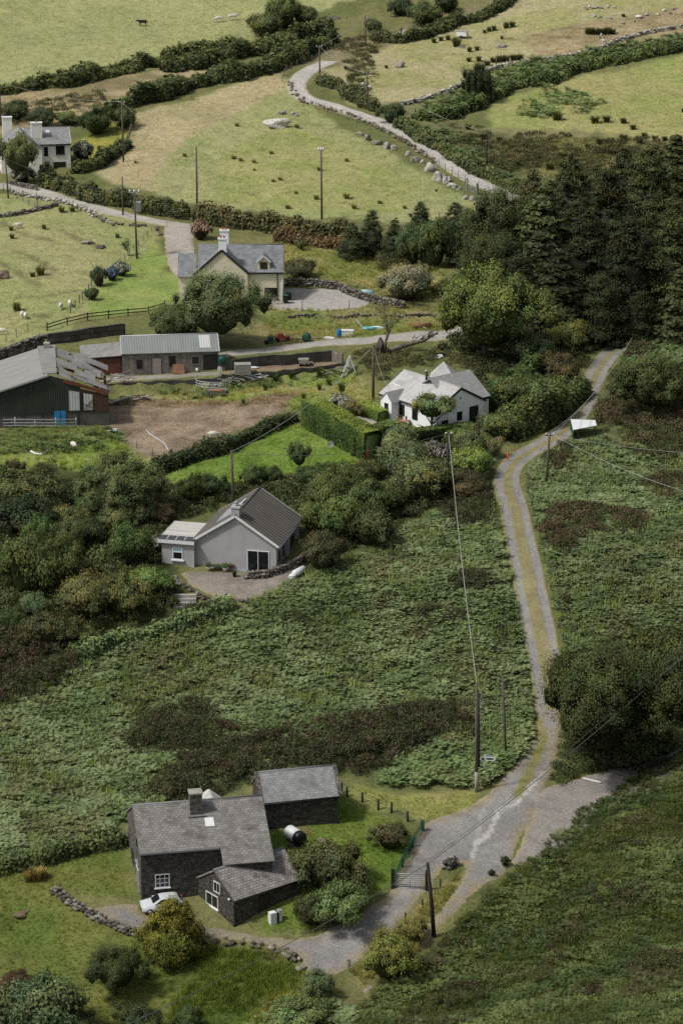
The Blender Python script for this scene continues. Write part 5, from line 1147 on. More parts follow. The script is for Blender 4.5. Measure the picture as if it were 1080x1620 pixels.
scrub('heather_scrub', [[(930,660),(960,610),(1010,620),(1090,610),(1140,640),(1140,740),(1080,735),(1000,740),(985,700)], (885,722,36,26), [(840,830),(870,800),(960,800),(975,850),(900,885),(855,880)], (1055,772,48,28), (960,590,22,20), (1000,900,30,10), (890,960,18,14), (980,830,60,24), (1010,560,40,14)], 3.0, .6, [(.045,.041,.025), (.078,.058,.036), (.064,.076,.034), (.09,.064,.040), (.06,.07,.032), (.05,.046,.028)], 3, thin=.33, jitter=3.)
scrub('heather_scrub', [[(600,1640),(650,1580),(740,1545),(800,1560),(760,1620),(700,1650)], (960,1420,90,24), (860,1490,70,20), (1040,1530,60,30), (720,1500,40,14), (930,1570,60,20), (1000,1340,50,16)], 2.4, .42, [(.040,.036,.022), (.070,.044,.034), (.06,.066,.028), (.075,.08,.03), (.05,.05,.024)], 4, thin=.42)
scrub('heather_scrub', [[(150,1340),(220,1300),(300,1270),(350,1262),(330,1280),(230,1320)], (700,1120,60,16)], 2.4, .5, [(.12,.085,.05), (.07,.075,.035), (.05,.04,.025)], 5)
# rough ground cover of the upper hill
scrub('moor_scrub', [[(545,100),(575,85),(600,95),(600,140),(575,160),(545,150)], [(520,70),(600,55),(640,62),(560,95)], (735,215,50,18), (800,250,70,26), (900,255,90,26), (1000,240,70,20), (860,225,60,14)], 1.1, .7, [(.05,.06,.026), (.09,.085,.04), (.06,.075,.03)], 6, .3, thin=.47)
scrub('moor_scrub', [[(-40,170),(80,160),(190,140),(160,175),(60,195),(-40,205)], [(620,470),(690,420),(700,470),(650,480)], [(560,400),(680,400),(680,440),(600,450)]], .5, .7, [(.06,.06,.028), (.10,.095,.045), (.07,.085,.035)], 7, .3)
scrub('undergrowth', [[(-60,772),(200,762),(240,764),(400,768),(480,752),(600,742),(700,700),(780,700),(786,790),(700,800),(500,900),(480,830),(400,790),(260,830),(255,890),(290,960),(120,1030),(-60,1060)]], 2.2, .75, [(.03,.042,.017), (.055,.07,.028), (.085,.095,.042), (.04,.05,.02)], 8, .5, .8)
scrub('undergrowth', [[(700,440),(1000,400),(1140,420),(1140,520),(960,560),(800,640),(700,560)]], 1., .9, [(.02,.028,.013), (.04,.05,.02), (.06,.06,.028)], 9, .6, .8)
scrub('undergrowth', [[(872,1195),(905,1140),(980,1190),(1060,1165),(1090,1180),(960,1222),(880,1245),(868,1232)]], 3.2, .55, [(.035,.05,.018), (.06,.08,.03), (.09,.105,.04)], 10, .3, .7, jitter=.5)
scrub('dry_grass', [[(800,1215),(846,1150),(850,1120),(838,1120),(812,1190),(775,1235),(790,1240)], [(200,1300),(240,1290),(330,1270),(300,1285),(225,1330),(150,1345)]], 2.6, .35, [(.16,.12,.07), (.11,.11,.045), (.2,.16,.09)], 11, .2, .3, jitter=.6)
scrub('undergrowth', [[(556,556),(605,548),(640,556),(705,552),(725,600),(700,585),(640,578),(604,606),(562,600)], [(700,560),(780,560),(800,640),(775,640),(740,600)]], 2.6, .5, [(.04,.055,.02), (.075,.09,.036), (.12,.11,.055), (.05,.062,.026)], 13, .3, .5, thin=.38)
# grasses
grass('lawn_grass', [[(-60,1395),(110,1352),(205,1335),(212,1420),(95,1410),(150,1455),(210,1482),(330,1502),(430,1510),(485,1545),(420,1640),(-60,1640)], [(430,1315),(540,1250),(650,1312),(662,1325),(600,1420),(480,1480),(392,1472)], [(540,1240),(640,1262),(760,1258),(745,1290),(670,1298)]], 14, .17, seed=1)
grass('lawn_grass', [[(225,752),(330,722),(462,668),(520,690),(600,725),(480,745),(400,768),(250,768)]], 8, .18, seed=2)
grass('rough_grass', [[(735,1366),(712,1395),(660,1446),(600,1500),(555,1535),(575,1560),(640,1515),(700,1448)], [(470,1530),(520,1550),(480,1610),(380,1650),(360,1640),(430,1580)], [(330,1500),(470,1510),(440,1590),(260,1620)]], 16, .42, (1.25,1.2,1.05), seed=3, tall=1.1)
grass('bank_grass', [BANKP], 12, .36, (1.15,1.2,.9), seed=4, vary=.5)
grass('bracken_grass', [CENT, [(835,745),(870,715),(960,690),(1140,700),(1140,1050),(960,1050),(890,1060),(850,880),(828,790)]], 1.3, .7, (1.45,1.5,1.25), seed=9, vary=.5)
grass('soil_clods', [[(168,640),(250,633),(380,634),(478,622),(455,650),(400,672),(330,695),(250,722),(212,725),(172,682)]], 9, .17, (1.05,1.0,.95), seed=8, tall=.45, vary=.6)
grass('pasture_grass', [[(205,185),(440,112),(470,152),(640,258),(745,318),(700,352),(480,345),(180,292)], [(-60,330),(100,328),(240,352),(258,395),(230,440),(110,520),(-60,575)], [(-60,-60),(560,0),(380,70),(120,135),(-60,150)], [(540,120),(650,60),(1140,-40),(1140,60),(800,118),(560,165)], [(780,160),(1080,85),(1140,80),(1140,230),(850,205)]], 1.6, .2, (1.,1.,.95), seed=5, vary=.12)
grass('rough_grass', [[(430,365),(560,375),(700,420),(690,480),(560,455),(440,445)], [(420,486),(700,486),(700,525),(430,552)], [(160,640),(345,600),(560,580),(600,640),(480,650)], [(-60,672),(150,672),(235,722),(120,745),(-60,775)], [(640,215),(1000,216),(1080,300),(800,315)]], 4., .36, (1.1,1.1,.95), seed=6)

# ---------------------------------------------------------------- trees
O1, O2, O3, O4, O5 = (.062,.083,.030), (.080,.097,.036), (.048,.070,.028), (.12,.145,.055), (.045,.062,.028)
OL, YG, GR, DK, LT = (.074,.086,.035), (.15,.165,.05), (.072,.115,.04), (.026,.036,.016), (.145,.18,.085)
tree(190,818,140,92,'tree0','trunk0',(.085,.105,.042),'broad rounded tree at the lower edge of the barn field, beside a bare twiggy shrub')
tree(344,548,126,112,'tree1','trunk1',(.095,.122,.058),'big feathery green tree in front of the cream house')
bush(280,549,100,70,'tree2',(.085,.11,.048),'broad leafy bush left of the feathery tree, above the wooden farm shed')
tree(772,572,158,145,'tree2','trunk2',(.10,.125,.038),'big olive green round tree at the left edge of the conifer wood')
tree(958,1210,215,188,'big','trunk0',(.044,.056,.019),'huge dark tree overhanging the lane on its right, above the road junction',rz=.6)
tree(185,1572,95,78,'tree0','trunk1',(.05,.065,.024),'small dark tree with bare stems on the lawn, left of the golden conical bush')
tree(274,1513,128,94,'dense','trunk2',(.125,.125,.024),'golden green conical evergreen beside the white car', name='conical_evergreen', cat='tree')
tree(682,694,66,66,'loose0','trunk2',(.10,.125,.05),'thin windswept tree in front of the long wall of the white bungalow', crown_low=.34)
tree(30,292,64,72,'loose1','trunk1',(.09,.105,.045),'loose windswept tree in front of the farthest house')
tree(1030,660,118,92,'tree1','trunk1',(.06,.075,.028),'dark spreading tree above the brown scrub right of the lane', crown_low=.05)
tree(473,750,34,48,'loose1','trunk2',(.07,.095,.04),'small upright sapling at the bottom edge of the bright lawn')
bush(757,168,42,62,'fine1',(.03,.042,.02),'dark hawthorn at the bend of the upper field wall', name='hawthorn_bush')
# conifers of the wood: the ones one can tell apart, then the rest
CG = 'dark conifers of the wood'
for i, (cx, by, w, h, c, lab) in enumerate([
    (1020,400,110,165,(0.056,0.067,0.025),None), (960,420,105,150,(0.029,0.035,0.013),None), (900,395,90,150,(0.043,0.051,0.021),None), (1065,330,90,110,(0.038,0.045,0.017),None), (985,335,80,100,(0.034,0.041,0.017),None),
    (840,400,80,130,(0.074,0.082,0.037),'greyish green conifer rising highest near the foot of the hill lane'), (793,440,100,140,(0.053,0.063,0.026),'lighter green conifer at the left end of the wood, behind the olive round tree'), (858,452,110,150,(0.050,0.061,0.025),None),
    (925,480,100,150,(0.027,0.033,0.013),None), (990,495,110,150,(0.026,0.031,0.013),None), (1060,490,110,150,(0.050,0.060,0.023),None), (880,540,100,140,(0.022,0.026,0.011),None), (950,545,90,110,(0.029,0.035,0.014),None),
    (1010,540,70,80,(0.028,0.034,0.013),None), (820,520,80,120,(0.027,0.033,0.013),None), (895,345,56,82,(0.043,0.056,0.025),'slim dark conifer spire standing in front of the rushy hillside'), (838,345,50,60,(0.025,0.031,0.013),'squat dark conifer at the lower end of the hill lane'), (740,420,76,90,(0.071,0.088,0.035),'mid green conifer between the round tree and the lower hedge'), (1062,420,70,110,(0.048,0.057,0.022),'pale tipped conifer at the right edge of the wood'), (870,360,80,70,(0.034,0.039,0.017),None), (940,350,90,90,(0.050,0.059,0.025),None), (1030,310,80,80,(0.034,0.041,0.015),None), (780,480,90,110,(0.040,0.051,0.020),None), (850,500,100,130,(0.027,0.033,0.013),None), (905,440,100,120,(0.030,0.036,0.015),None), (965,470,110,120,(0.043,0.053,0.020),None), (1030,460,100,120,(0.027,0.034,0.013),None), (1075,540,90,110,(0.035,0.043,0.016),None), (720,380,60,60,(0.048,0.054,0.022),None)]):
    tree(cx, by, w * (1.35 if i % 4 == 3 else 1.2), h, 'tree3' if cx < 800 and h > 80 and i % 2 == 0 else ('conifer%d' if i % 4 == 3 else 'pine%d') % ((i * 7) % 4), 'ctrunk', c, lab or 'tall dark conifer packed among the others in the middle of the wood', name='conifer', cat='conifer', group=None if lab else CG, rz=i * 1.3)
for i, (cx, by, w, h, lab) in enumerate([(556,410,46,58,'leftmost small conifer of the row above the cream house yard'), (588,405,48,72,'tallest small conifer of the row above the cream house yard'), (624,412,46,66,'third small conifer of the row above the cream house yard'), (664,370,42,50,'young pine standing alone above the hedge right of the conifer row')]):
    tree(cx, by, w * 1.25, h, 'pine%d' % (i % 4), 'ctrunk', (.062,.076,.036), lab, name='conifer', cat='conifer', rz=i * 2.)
def bare_tree(name, p, H, label, seed, mat='grey_bark', col=None, lean=(0, 0), n=9):
    R = random.Random(seed); r = thing(name, label, 'tree', p); b = MB(); tips = []
    def grow(q, d, L, rad, lv):
        m = q + d * L * .5 + Vector((R.uniform(-.06, .06), R.uniform(-.06, .06), 0)) * L; e = q + d * L; b.tube([q, m, e], [rad, rad * .8, rad * .55], 5 if lv < 2 else 4); tips.append(e)
        if lv < 4:
            for _ in range(3 if lv else 4): grow(q.lerp(e, R.uniform(.5, 1)), (d + Vector((R.uniform(-.9, .9), R.uniform(-.6, .6), R.uniform(-.1, .5)))).normalized(), L * R.uniform(.5, .75), rad * .5, lv + 1)
    grow(Vector((0, 0, -.2)), Vector((lean[0], lean[1], 1)).normalized(), H * .42, H * .028, 0); b.build('branches', mat, r)
    if col:
        T0 = np.array([t for t in tips if t.z > H * .3]); R2 = np.random.default_rng(seed); k = R2.integers(0, len(T0), 420); P = T0[k] + R2.normal(size=(420, 3)) * .14; Q = leaf_quads(P, R2.normal(size=(420, 3)) + [0, 0, .6], .13, R2)
        me = array_mesh('sparse_leaves', Q.reshape(-1, 3), [np.arange(1680).reshape(-1, 4)], np.repeat(np.array(col) * R2.uniform(.6, 1.3, (420, 1)), 4, 0), 'leaf'); o = link(bpy.data.objects.new('sparse_leaves', me), r); o.color = (1, 1, 1, 1)
    return r
bare_tree('bare_tree', at(608,556), 7.2, 'half bare grey tree at the end of the farm track, above the fallen trunk', 3, col=(.17,.155,.095), lean=(.15, 0))
bare_tree('bare_tree', at(80,768), 3.6, 'bare twiggy pale shrub left of the broad rounded tree', 8, col=(.10,.11,.05))
bare_tree('bare_tree', at(203,405), 2.6, 'thin leafless sapling below the pole with the transformer box', 12, col=(.10,.13,.06))

# ---------------------------------------------------------------- bushes (centre x, bottom y, width, height, crown, colour, label)
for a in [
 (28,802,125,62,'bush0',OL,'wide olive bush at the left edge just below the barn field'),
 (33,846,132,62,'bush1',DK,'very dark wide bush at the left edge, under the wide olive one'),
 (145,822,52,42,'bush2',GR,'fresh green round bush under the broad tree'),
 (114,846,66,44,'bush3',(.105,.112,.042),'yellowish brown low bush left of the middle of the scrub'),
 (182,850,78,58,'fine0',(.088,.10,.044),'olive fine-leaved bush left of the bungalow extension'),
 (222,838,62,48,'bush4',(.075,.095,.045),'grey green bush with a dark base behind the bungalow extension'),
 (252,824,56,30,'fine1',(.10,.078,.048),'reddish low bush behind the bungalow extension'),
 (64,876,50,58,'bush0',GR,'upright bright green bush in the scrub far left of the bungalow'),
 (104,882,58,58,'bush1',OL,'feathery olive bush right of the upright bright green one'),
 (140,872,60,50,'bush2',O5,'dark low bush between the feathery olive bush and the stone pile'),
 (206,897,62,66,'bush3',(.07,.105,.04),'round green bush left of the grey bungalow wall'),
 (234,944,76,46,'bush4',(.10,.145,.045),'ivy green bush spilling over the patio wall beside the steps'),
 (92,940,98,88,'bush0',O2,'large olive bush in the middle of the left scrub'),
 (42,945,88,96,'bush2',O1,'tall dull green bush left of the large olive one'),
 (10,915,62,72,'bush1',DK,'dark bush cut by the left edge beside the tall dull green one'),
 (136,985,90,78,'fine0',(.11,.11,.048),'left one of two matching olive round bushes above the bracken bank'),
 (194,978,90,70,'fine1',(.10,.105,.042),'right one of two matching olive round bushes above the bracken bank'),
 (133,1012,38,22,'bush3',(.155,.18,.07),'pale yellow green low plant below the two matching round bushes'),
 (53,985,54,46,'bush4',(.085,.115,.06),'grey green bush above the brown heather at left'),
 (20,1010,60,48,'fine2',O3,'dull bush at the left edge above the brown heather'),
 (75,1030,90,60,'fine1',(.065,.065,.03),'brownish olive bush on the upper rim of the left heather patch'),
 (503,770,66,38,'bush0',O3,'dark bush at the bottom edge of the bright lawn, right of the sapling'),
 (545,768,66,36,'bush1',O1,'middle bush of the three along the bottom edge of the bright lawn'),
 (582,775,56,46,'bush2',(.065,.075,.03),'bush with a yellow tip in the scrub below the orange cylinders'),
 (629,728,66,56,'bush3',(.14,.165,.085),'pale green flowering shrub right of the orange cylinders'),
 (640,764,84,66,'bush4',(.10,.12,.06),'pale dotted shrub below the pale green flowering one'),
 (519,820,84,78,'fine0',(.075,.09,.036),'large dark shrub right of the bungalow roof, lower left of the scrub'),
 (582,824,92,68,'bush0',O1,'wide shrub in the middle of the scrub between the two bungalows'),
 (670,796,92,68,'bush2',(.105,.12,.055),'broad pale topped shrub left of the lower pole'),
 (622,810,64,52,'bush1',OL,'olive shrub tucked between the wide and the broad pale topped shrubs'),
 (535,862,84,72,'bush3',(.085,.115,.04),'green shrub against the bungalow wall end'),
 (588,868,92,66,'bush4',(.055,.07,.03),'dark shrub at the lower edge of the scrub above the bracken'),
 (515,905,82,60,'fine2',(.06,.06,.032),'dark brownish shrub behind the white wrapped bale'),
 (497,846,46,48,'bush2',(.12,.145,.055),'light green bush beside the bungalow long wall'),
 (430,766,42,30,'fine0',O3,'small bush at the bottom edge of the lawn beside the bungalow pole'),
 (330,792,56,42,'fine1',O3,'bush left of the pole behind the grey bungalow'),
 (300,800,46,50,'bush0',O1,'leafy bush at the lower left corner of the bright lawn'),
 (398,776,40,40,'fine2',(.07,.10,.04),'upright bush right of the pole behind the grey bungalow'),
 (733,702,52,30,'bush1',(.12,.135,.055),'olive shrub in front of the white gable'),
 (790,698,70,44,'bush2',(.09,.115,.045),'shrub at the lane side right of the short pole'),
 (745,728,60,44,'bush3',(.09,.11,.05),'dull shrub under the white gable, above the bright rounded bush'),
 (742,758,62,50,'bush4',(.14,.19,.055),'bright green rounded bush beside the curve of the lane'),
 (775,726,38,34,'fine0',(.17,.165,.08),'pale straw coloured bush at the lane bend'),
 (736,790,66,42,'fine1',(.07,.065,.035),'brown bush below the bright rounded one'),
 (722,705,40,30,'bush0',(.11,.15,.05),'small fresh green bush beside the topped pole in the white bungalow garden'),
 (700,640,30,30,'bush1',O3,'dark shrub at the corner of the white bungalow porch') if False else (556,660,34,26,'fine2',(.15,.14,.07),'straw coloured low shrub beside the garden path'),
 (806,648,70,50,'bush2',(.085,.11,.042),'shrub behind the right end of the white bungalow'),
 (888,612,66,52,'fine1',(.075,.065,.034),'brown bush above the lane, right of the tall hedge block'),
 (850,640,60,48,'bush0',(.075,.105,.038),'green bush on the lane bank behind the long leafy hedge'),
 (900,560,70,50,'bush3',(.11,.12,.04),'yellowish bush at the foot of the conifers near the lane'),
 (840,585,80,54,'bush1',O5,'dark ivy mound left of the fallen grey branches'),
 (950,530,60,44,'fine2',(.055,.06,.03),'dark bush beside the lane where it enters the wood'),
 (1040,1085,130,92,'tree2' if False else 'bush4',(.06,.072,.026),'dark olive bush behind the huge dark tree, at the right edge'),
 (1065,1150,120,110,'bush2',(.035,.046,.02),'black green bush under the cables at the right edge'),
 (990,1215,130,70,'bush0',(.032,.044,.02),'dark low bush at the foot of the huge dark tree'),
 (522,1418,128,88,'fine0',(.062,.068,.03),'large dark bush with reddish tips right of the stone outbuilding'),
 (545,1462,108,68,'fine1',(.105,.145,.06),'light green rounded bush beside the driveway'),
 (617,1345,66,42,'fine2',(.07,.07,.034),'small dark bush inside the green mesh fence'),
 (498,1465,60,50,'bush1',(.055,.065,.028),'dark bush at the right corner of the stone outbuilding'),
 (25,1568,54,30,'fine0',(.06,.036,.026),'dark reddish bush at the lower left of the lawn'),
 (62,1640,150,92,'bush3',(.075,.10,.05),'big grey green bush in the bottom left corner'),
 (14,1640,90,58,'bush1',(.085,.115,.055),'pale bush cut by the bottom left corner'),
 (222,1640,72,50,'fine1',O5,'dark small bush at the bottom edge below the small dark tree'),
 (296,1640,52,50,'fine2',(.06,.085,.035),'green small bush at the bottom edge below the golden evergreen'),
 (120,1640,66,44,'bush0',(.08,.10,.05),'low bush at the bottom edge left of the dark small one'),
 (612,1552,92,74,'fine0',(.12,.135,.04),'olive gorse bush beside the driveway near the small white notice'),
 (500,1585,58,46,'bush2',(.085,.115,.06),'round bush below the rubble corner of the driveway'),
 (480,1632,110,54,'fine1',(.11,.145,.06),'light green bush at the bottom edge in the middle'),
 (655,1492,50,40,'fine2',(.15,.145,.05),'yellowish bush on the strip between driveway and footpath'),
 (799,1372,16,18,'fine0',(.04,.055,.025),'larger one of two tiny dark shrubs at the edge of the side road'),
 (778,1388,10,12,'fine1',(.04,.055,.025),'tiniest dark shrub at the junction corner'),
 (155,216,58,46,'bush0',(.055,.075,.032),'big dark bush up the slope right of the farthest house'),
 (67,204,46,34,'bush1',(.055,.065,.034),'round dark bush just behind the farthest house roof'),
 (24,190,56,30,'bush2',(.06,.075,.035),'dark bush at the left edge behind the chimneys of the farthest house'),
 (106,200,40,22,'bush3',(.10,.125,.05),'green low bush between the round dark bush and the big one up the slope'),
 (196,205,46,34,'bush4',(.075,.09,.04),'bush beside the first pole right of the farthest house'),
 (130,257,34,32,'flower0',(.055,.065,.042),'white flowering bush at the right wall of the farthest house'),
 (36,292,40,28,'flower0',(.055,.065,.042),'white flowering bush under the windswept tree by the farthest house'),
 (316,382,32,32,'flower0',(.065,.05,.032),'pinkish flowering bush at the top of the house drive'),
 (158,456,26,32,'bush1',(.06,.07,.042),'dull end of the hydrangea row, lower left'),
 (146,476,22,20,'bush2',(.065,.085,.04),'small bush on the field fence below the hydrangeas'),
 (178,446,22,22,'flower0',(.030,.045,.052),'blue hydrangea bush in the field'),
 (192,438,28,24,'flower0',(.06,.07,.044),'white hydrangea bush on top of the row in the field'),
 (640,478,82,60,'fine0',(.175,.175,.125),'grey silvery willow bush above the dry stone wall'),
 (475,442,52,34,'bush4',(.085,.085,.045),'dark low bush right of the cream house roof'),
 (475,398,14,18,'bush0',(.09,.115,.055),'tiny green sapling on the dry slope right of the cream house'),
 (650,425,50,62,'bush1',(.075,.10,.048),'leafy bush left of the two in front of the hedge corner'),
 (682,430,56,78,'bush2',(.07,.10,.042),'taller leafy bush right of the conifer row'),
 (720,425,60,70,'bush3',(.05,.068,.032),'dark leafy bush where the hedge meets the wood'),
 (684,735,52,36,'flower0',(.052,.053,.040),'large pink hydrangea mound below the white bungalow garden'),
 (538,650,48,28,'flower0',(.062,.07,.044),'white hydrangea bush along the garden path of the white bungalow'),
 (217,868,30,24,'flower0',(.045,.05,.05),'lilac flowering shrub left of the bungalow extension'),
 (243,874,28,24,'flower0',(.055,.06,.045),'pale lilac shrub touching the bungalow extension'),
 (620,196,42,32,'bush3',(.065,.09,.042),'rounded bush beside the hill lane, by the small field gate'),
 (420,62,56,42,'bush0',(.085,.10,.04),'left bush of the thicket on the hedge near the top'),
 (452,48,58,52,'bush1',(.09,.11,.042),'tallest bush of the thicket on the hedge near the top'),
 (480,40,44,30,'bush2',(.07,.085,.036),'right bush of the thicket on the hedge near the top'),
 (634,26,38,28,'bush3',(.05,.065,.032),'dark bush on the dry bank at the very top'),
 (673,40,60,36,'bush4',(.07,.09,.036),'wide bush above the upper gate'),
 (706,22,36,30,'bush0',(.045,.06,.028),'dark bush right of the wide bush above the upper gate'),
 (588,52,30,22,'bush1',(.07,.085,.04),'low bush left of the pole at the top'),
]: bush(*a)
for i, (x, y) in enumerate([(22,756),(64,762),(3,770)]): bush(x, y, 28, 30, 'fine%d' % i, (.075,.07,.035), ['cushion like rush clump, middle of the three left of the twiggy shrub', 'cushion like rush clump beside the twiggy shrub', 'cushion like rush clump cut by the left edge of the picture'][i], name='rush_clump', cat='rushes')

# rush tufts of the pastures
def tufts(pts, w, h, col, label, group):
    for x, y, *s in pts:
        k = s[0] if s else 1.; _n[0] += 1; p = at(x, y); sc = px_size(x, y); o = link(bpy.data.objects.new('rush_tuft', T['tuft%d' % (_n[0] % 3)])); ww, hh = w * k / sc / 2, h * k / sc
        o.location = p; o.scale = (ww, ww, hh); o.rotation_euler.z = _n[0] * 2.1; o.color = (*col, 1); tag(o, label, 'rushes', group)
tufts([(686,67),(697,65),(708,63),(722,74,1.9),(754,80),(742,82),(757,97,1.1),(741,98),(773,50),(781,48),(766,53,.8),(800,45,1.3),(810,43,1.2),(720,66),(793,62,.7),(547,110,.9),(575,150,.8),(556,146),(611,108,.7),(561,210,1.1) if False else (553,140,.8)], 15, 8, (.062,.068,.032), 'dark rush tuft in the dry field right of the hill lane', 'rush tufts right of the hill lane')
tufts([(790,98,1.2),(800,97,1.2),(812,96,1.2),(822,95,1.1),(780,99),(770,104,1.),(930,54,1.2),(940,54,1.2),(950,54,1.2),(960,53,1.2),(968,53,1.),(985,26,.6)], 20, 9, (.058,.064,.032), 'dark rushes in a short row on the upper right field', 'rush rows on the upper right field')
tufts([(292,248),(215,258,.8),(370,252,1.2),(381,255),(402,258),(429,243),(402,270,.7),(470,203,1.2),(375,200,1.1),(432,288,.9),(443,285),(505,270,1.2),(548,255),(560,330,1.3),(455,330,1.2),(500,316,1.3),(548,314,1.6),(600,322),(468,307,.9),(640,330),(690,303,.8),(720,340)], 13, 6, (.19,.175,.09), 'faded rush tuft in the big sloping pasture', 'rush tufts in the big sloping pasture')
tufts([(98,335,1.3),(115,335,1.2),(70,362),(20,378,1.1),(18,364),(186,376,.9),(65,436,2.),(52,438,1.2),(27,492,1.8)], 14, 8, (.10,.105,.05), 'rush tuft in the left lower pasture', 'rush tufts in the left lower pasture')
tufts([(740,205),(765,220,1.3),(790,225),(812,240,1.4),(835,232),(850,250,1.2),(875,238),(890,252,1.5),(910,262,1.2),(930,235),(948,228,1.3),(965,240),(985,222,1.2),(1010,228),(1018,218),(1035,222),(1050,222,.9),(1080,178,.7),(815,262),(840,270),(868,268,1.2),(780,240),(1000,205,1.),(880,190,1.6),(940,195,1.4),(958,193,1.3),(985,195)], 20, 9, (.06,.066,.03), 'dark rush tuft on the wet hillside above the wood', 'rush tufts on the wet hillside')
tufts([(435,606,1.3),(460,600,1.),(540,622,1.6),(505,618),(480,632),(385,640,.9),(420,618,1.1),(520,610,1.2),(505,592,1.3)], 14, 12, (.07,.095,.04), 'green weed tuft on the slope below the concrete yard', 'weed tufts below the concrete yard')
tufts([(58,1392,2.6),(45,1394,1.8),(70,1388,1.6)], 16, 9, (.22,.17,.085), 'dry straw coloured tuft on the lawn left of the nearest house', 'straw tufts on the lawn')

# ---------------------------------------------------------------- hedges and hedge banks
DH = (.075,.09,.036)
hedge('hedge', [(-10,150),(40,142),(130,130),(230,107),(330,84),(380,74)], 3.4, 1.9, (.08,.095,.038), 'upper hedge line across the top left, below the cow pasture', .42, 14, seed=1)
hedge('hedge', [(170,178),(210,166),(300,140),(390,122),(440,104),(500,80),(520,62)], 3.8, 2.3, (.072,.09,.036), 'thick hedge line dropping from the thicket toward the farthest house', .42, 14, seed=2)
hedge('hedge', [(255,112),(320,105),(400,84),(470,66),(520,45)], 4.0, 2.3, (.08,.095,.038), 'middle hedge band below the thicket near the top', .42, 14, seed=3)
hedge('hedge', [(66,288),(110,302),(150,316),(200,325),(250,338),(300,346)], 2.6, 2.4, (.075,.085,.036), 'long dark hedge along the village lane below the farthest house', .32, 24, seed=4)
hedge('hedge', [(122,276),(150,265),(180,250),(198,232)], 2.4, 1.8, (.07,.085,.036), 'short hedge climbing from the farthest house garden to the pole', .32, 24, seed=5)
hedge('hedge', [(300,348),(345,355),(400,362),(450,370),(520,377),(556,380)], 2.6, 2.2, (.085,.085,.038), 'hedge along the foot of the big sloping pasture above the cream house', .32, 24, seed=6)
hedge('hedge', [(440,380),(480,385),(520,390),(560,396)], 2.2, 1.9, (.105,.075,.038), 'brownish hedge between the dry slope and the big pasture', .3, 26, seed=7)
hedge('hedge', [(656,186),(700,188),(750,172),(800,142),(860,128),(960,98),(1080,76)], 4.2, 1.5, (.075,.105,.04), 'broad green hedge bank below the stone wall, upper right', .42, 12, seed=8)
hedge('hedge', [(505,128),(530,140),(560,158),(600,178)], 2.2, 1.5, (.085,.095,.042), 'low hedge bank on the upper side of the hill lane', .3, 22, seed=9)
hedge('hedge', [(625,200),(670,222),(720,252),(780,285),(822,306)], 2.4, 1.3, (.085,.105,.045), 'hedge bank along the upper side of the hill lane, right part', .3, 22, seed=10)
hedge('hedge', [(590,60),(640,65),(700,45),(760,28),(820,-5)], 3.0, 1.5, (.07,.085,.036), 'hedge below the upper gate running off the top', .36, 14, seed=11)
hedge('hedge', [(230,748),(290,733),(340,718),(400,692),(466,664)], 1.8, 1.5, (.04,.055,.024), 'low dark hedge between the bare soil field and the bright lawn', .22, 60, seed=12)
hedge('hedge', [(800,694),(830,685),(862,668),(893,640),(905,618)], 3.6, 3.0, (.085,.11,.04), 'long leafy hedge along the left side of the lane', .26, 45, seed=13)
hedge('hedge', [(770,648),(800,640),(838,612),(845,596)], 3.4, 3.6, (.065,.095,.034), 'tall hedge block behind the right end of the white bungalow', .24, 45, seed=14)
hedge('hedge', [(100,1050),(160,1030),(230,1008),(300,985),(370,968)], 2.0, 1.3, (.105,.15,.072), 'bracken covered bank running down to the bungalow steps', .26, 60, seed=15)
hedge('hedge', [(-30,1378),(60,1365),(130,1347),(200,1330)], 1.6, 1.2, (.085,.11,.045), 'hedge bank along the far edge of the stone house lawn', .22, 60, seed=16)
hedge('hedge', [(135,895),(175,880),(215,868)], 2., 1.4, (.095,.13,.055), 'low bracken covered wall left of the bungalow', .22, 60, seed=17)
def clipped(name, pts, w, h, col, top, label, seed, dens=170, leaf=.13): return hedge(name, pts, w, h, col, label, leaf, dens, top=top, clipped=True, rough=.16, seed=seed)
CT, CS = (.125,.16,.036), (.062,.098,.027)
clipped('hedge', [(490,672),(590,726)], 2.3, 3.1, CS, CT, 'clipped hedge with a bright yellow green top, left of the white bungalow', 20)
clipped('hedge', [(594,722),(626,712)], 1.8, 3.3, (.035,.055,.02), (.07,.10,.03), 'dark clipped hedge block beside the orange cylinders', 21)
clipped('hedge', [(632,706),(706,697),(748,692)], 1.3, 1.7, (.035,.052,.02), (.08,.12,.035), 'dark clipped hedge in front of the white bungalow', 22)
clipped('hedge', [(573,652),(606,668)], 1.5, 1.3, (.10,.15,.035), (.17,.22,.05), 'small box hedge with a light top at the corner of the white bungalow', 23)
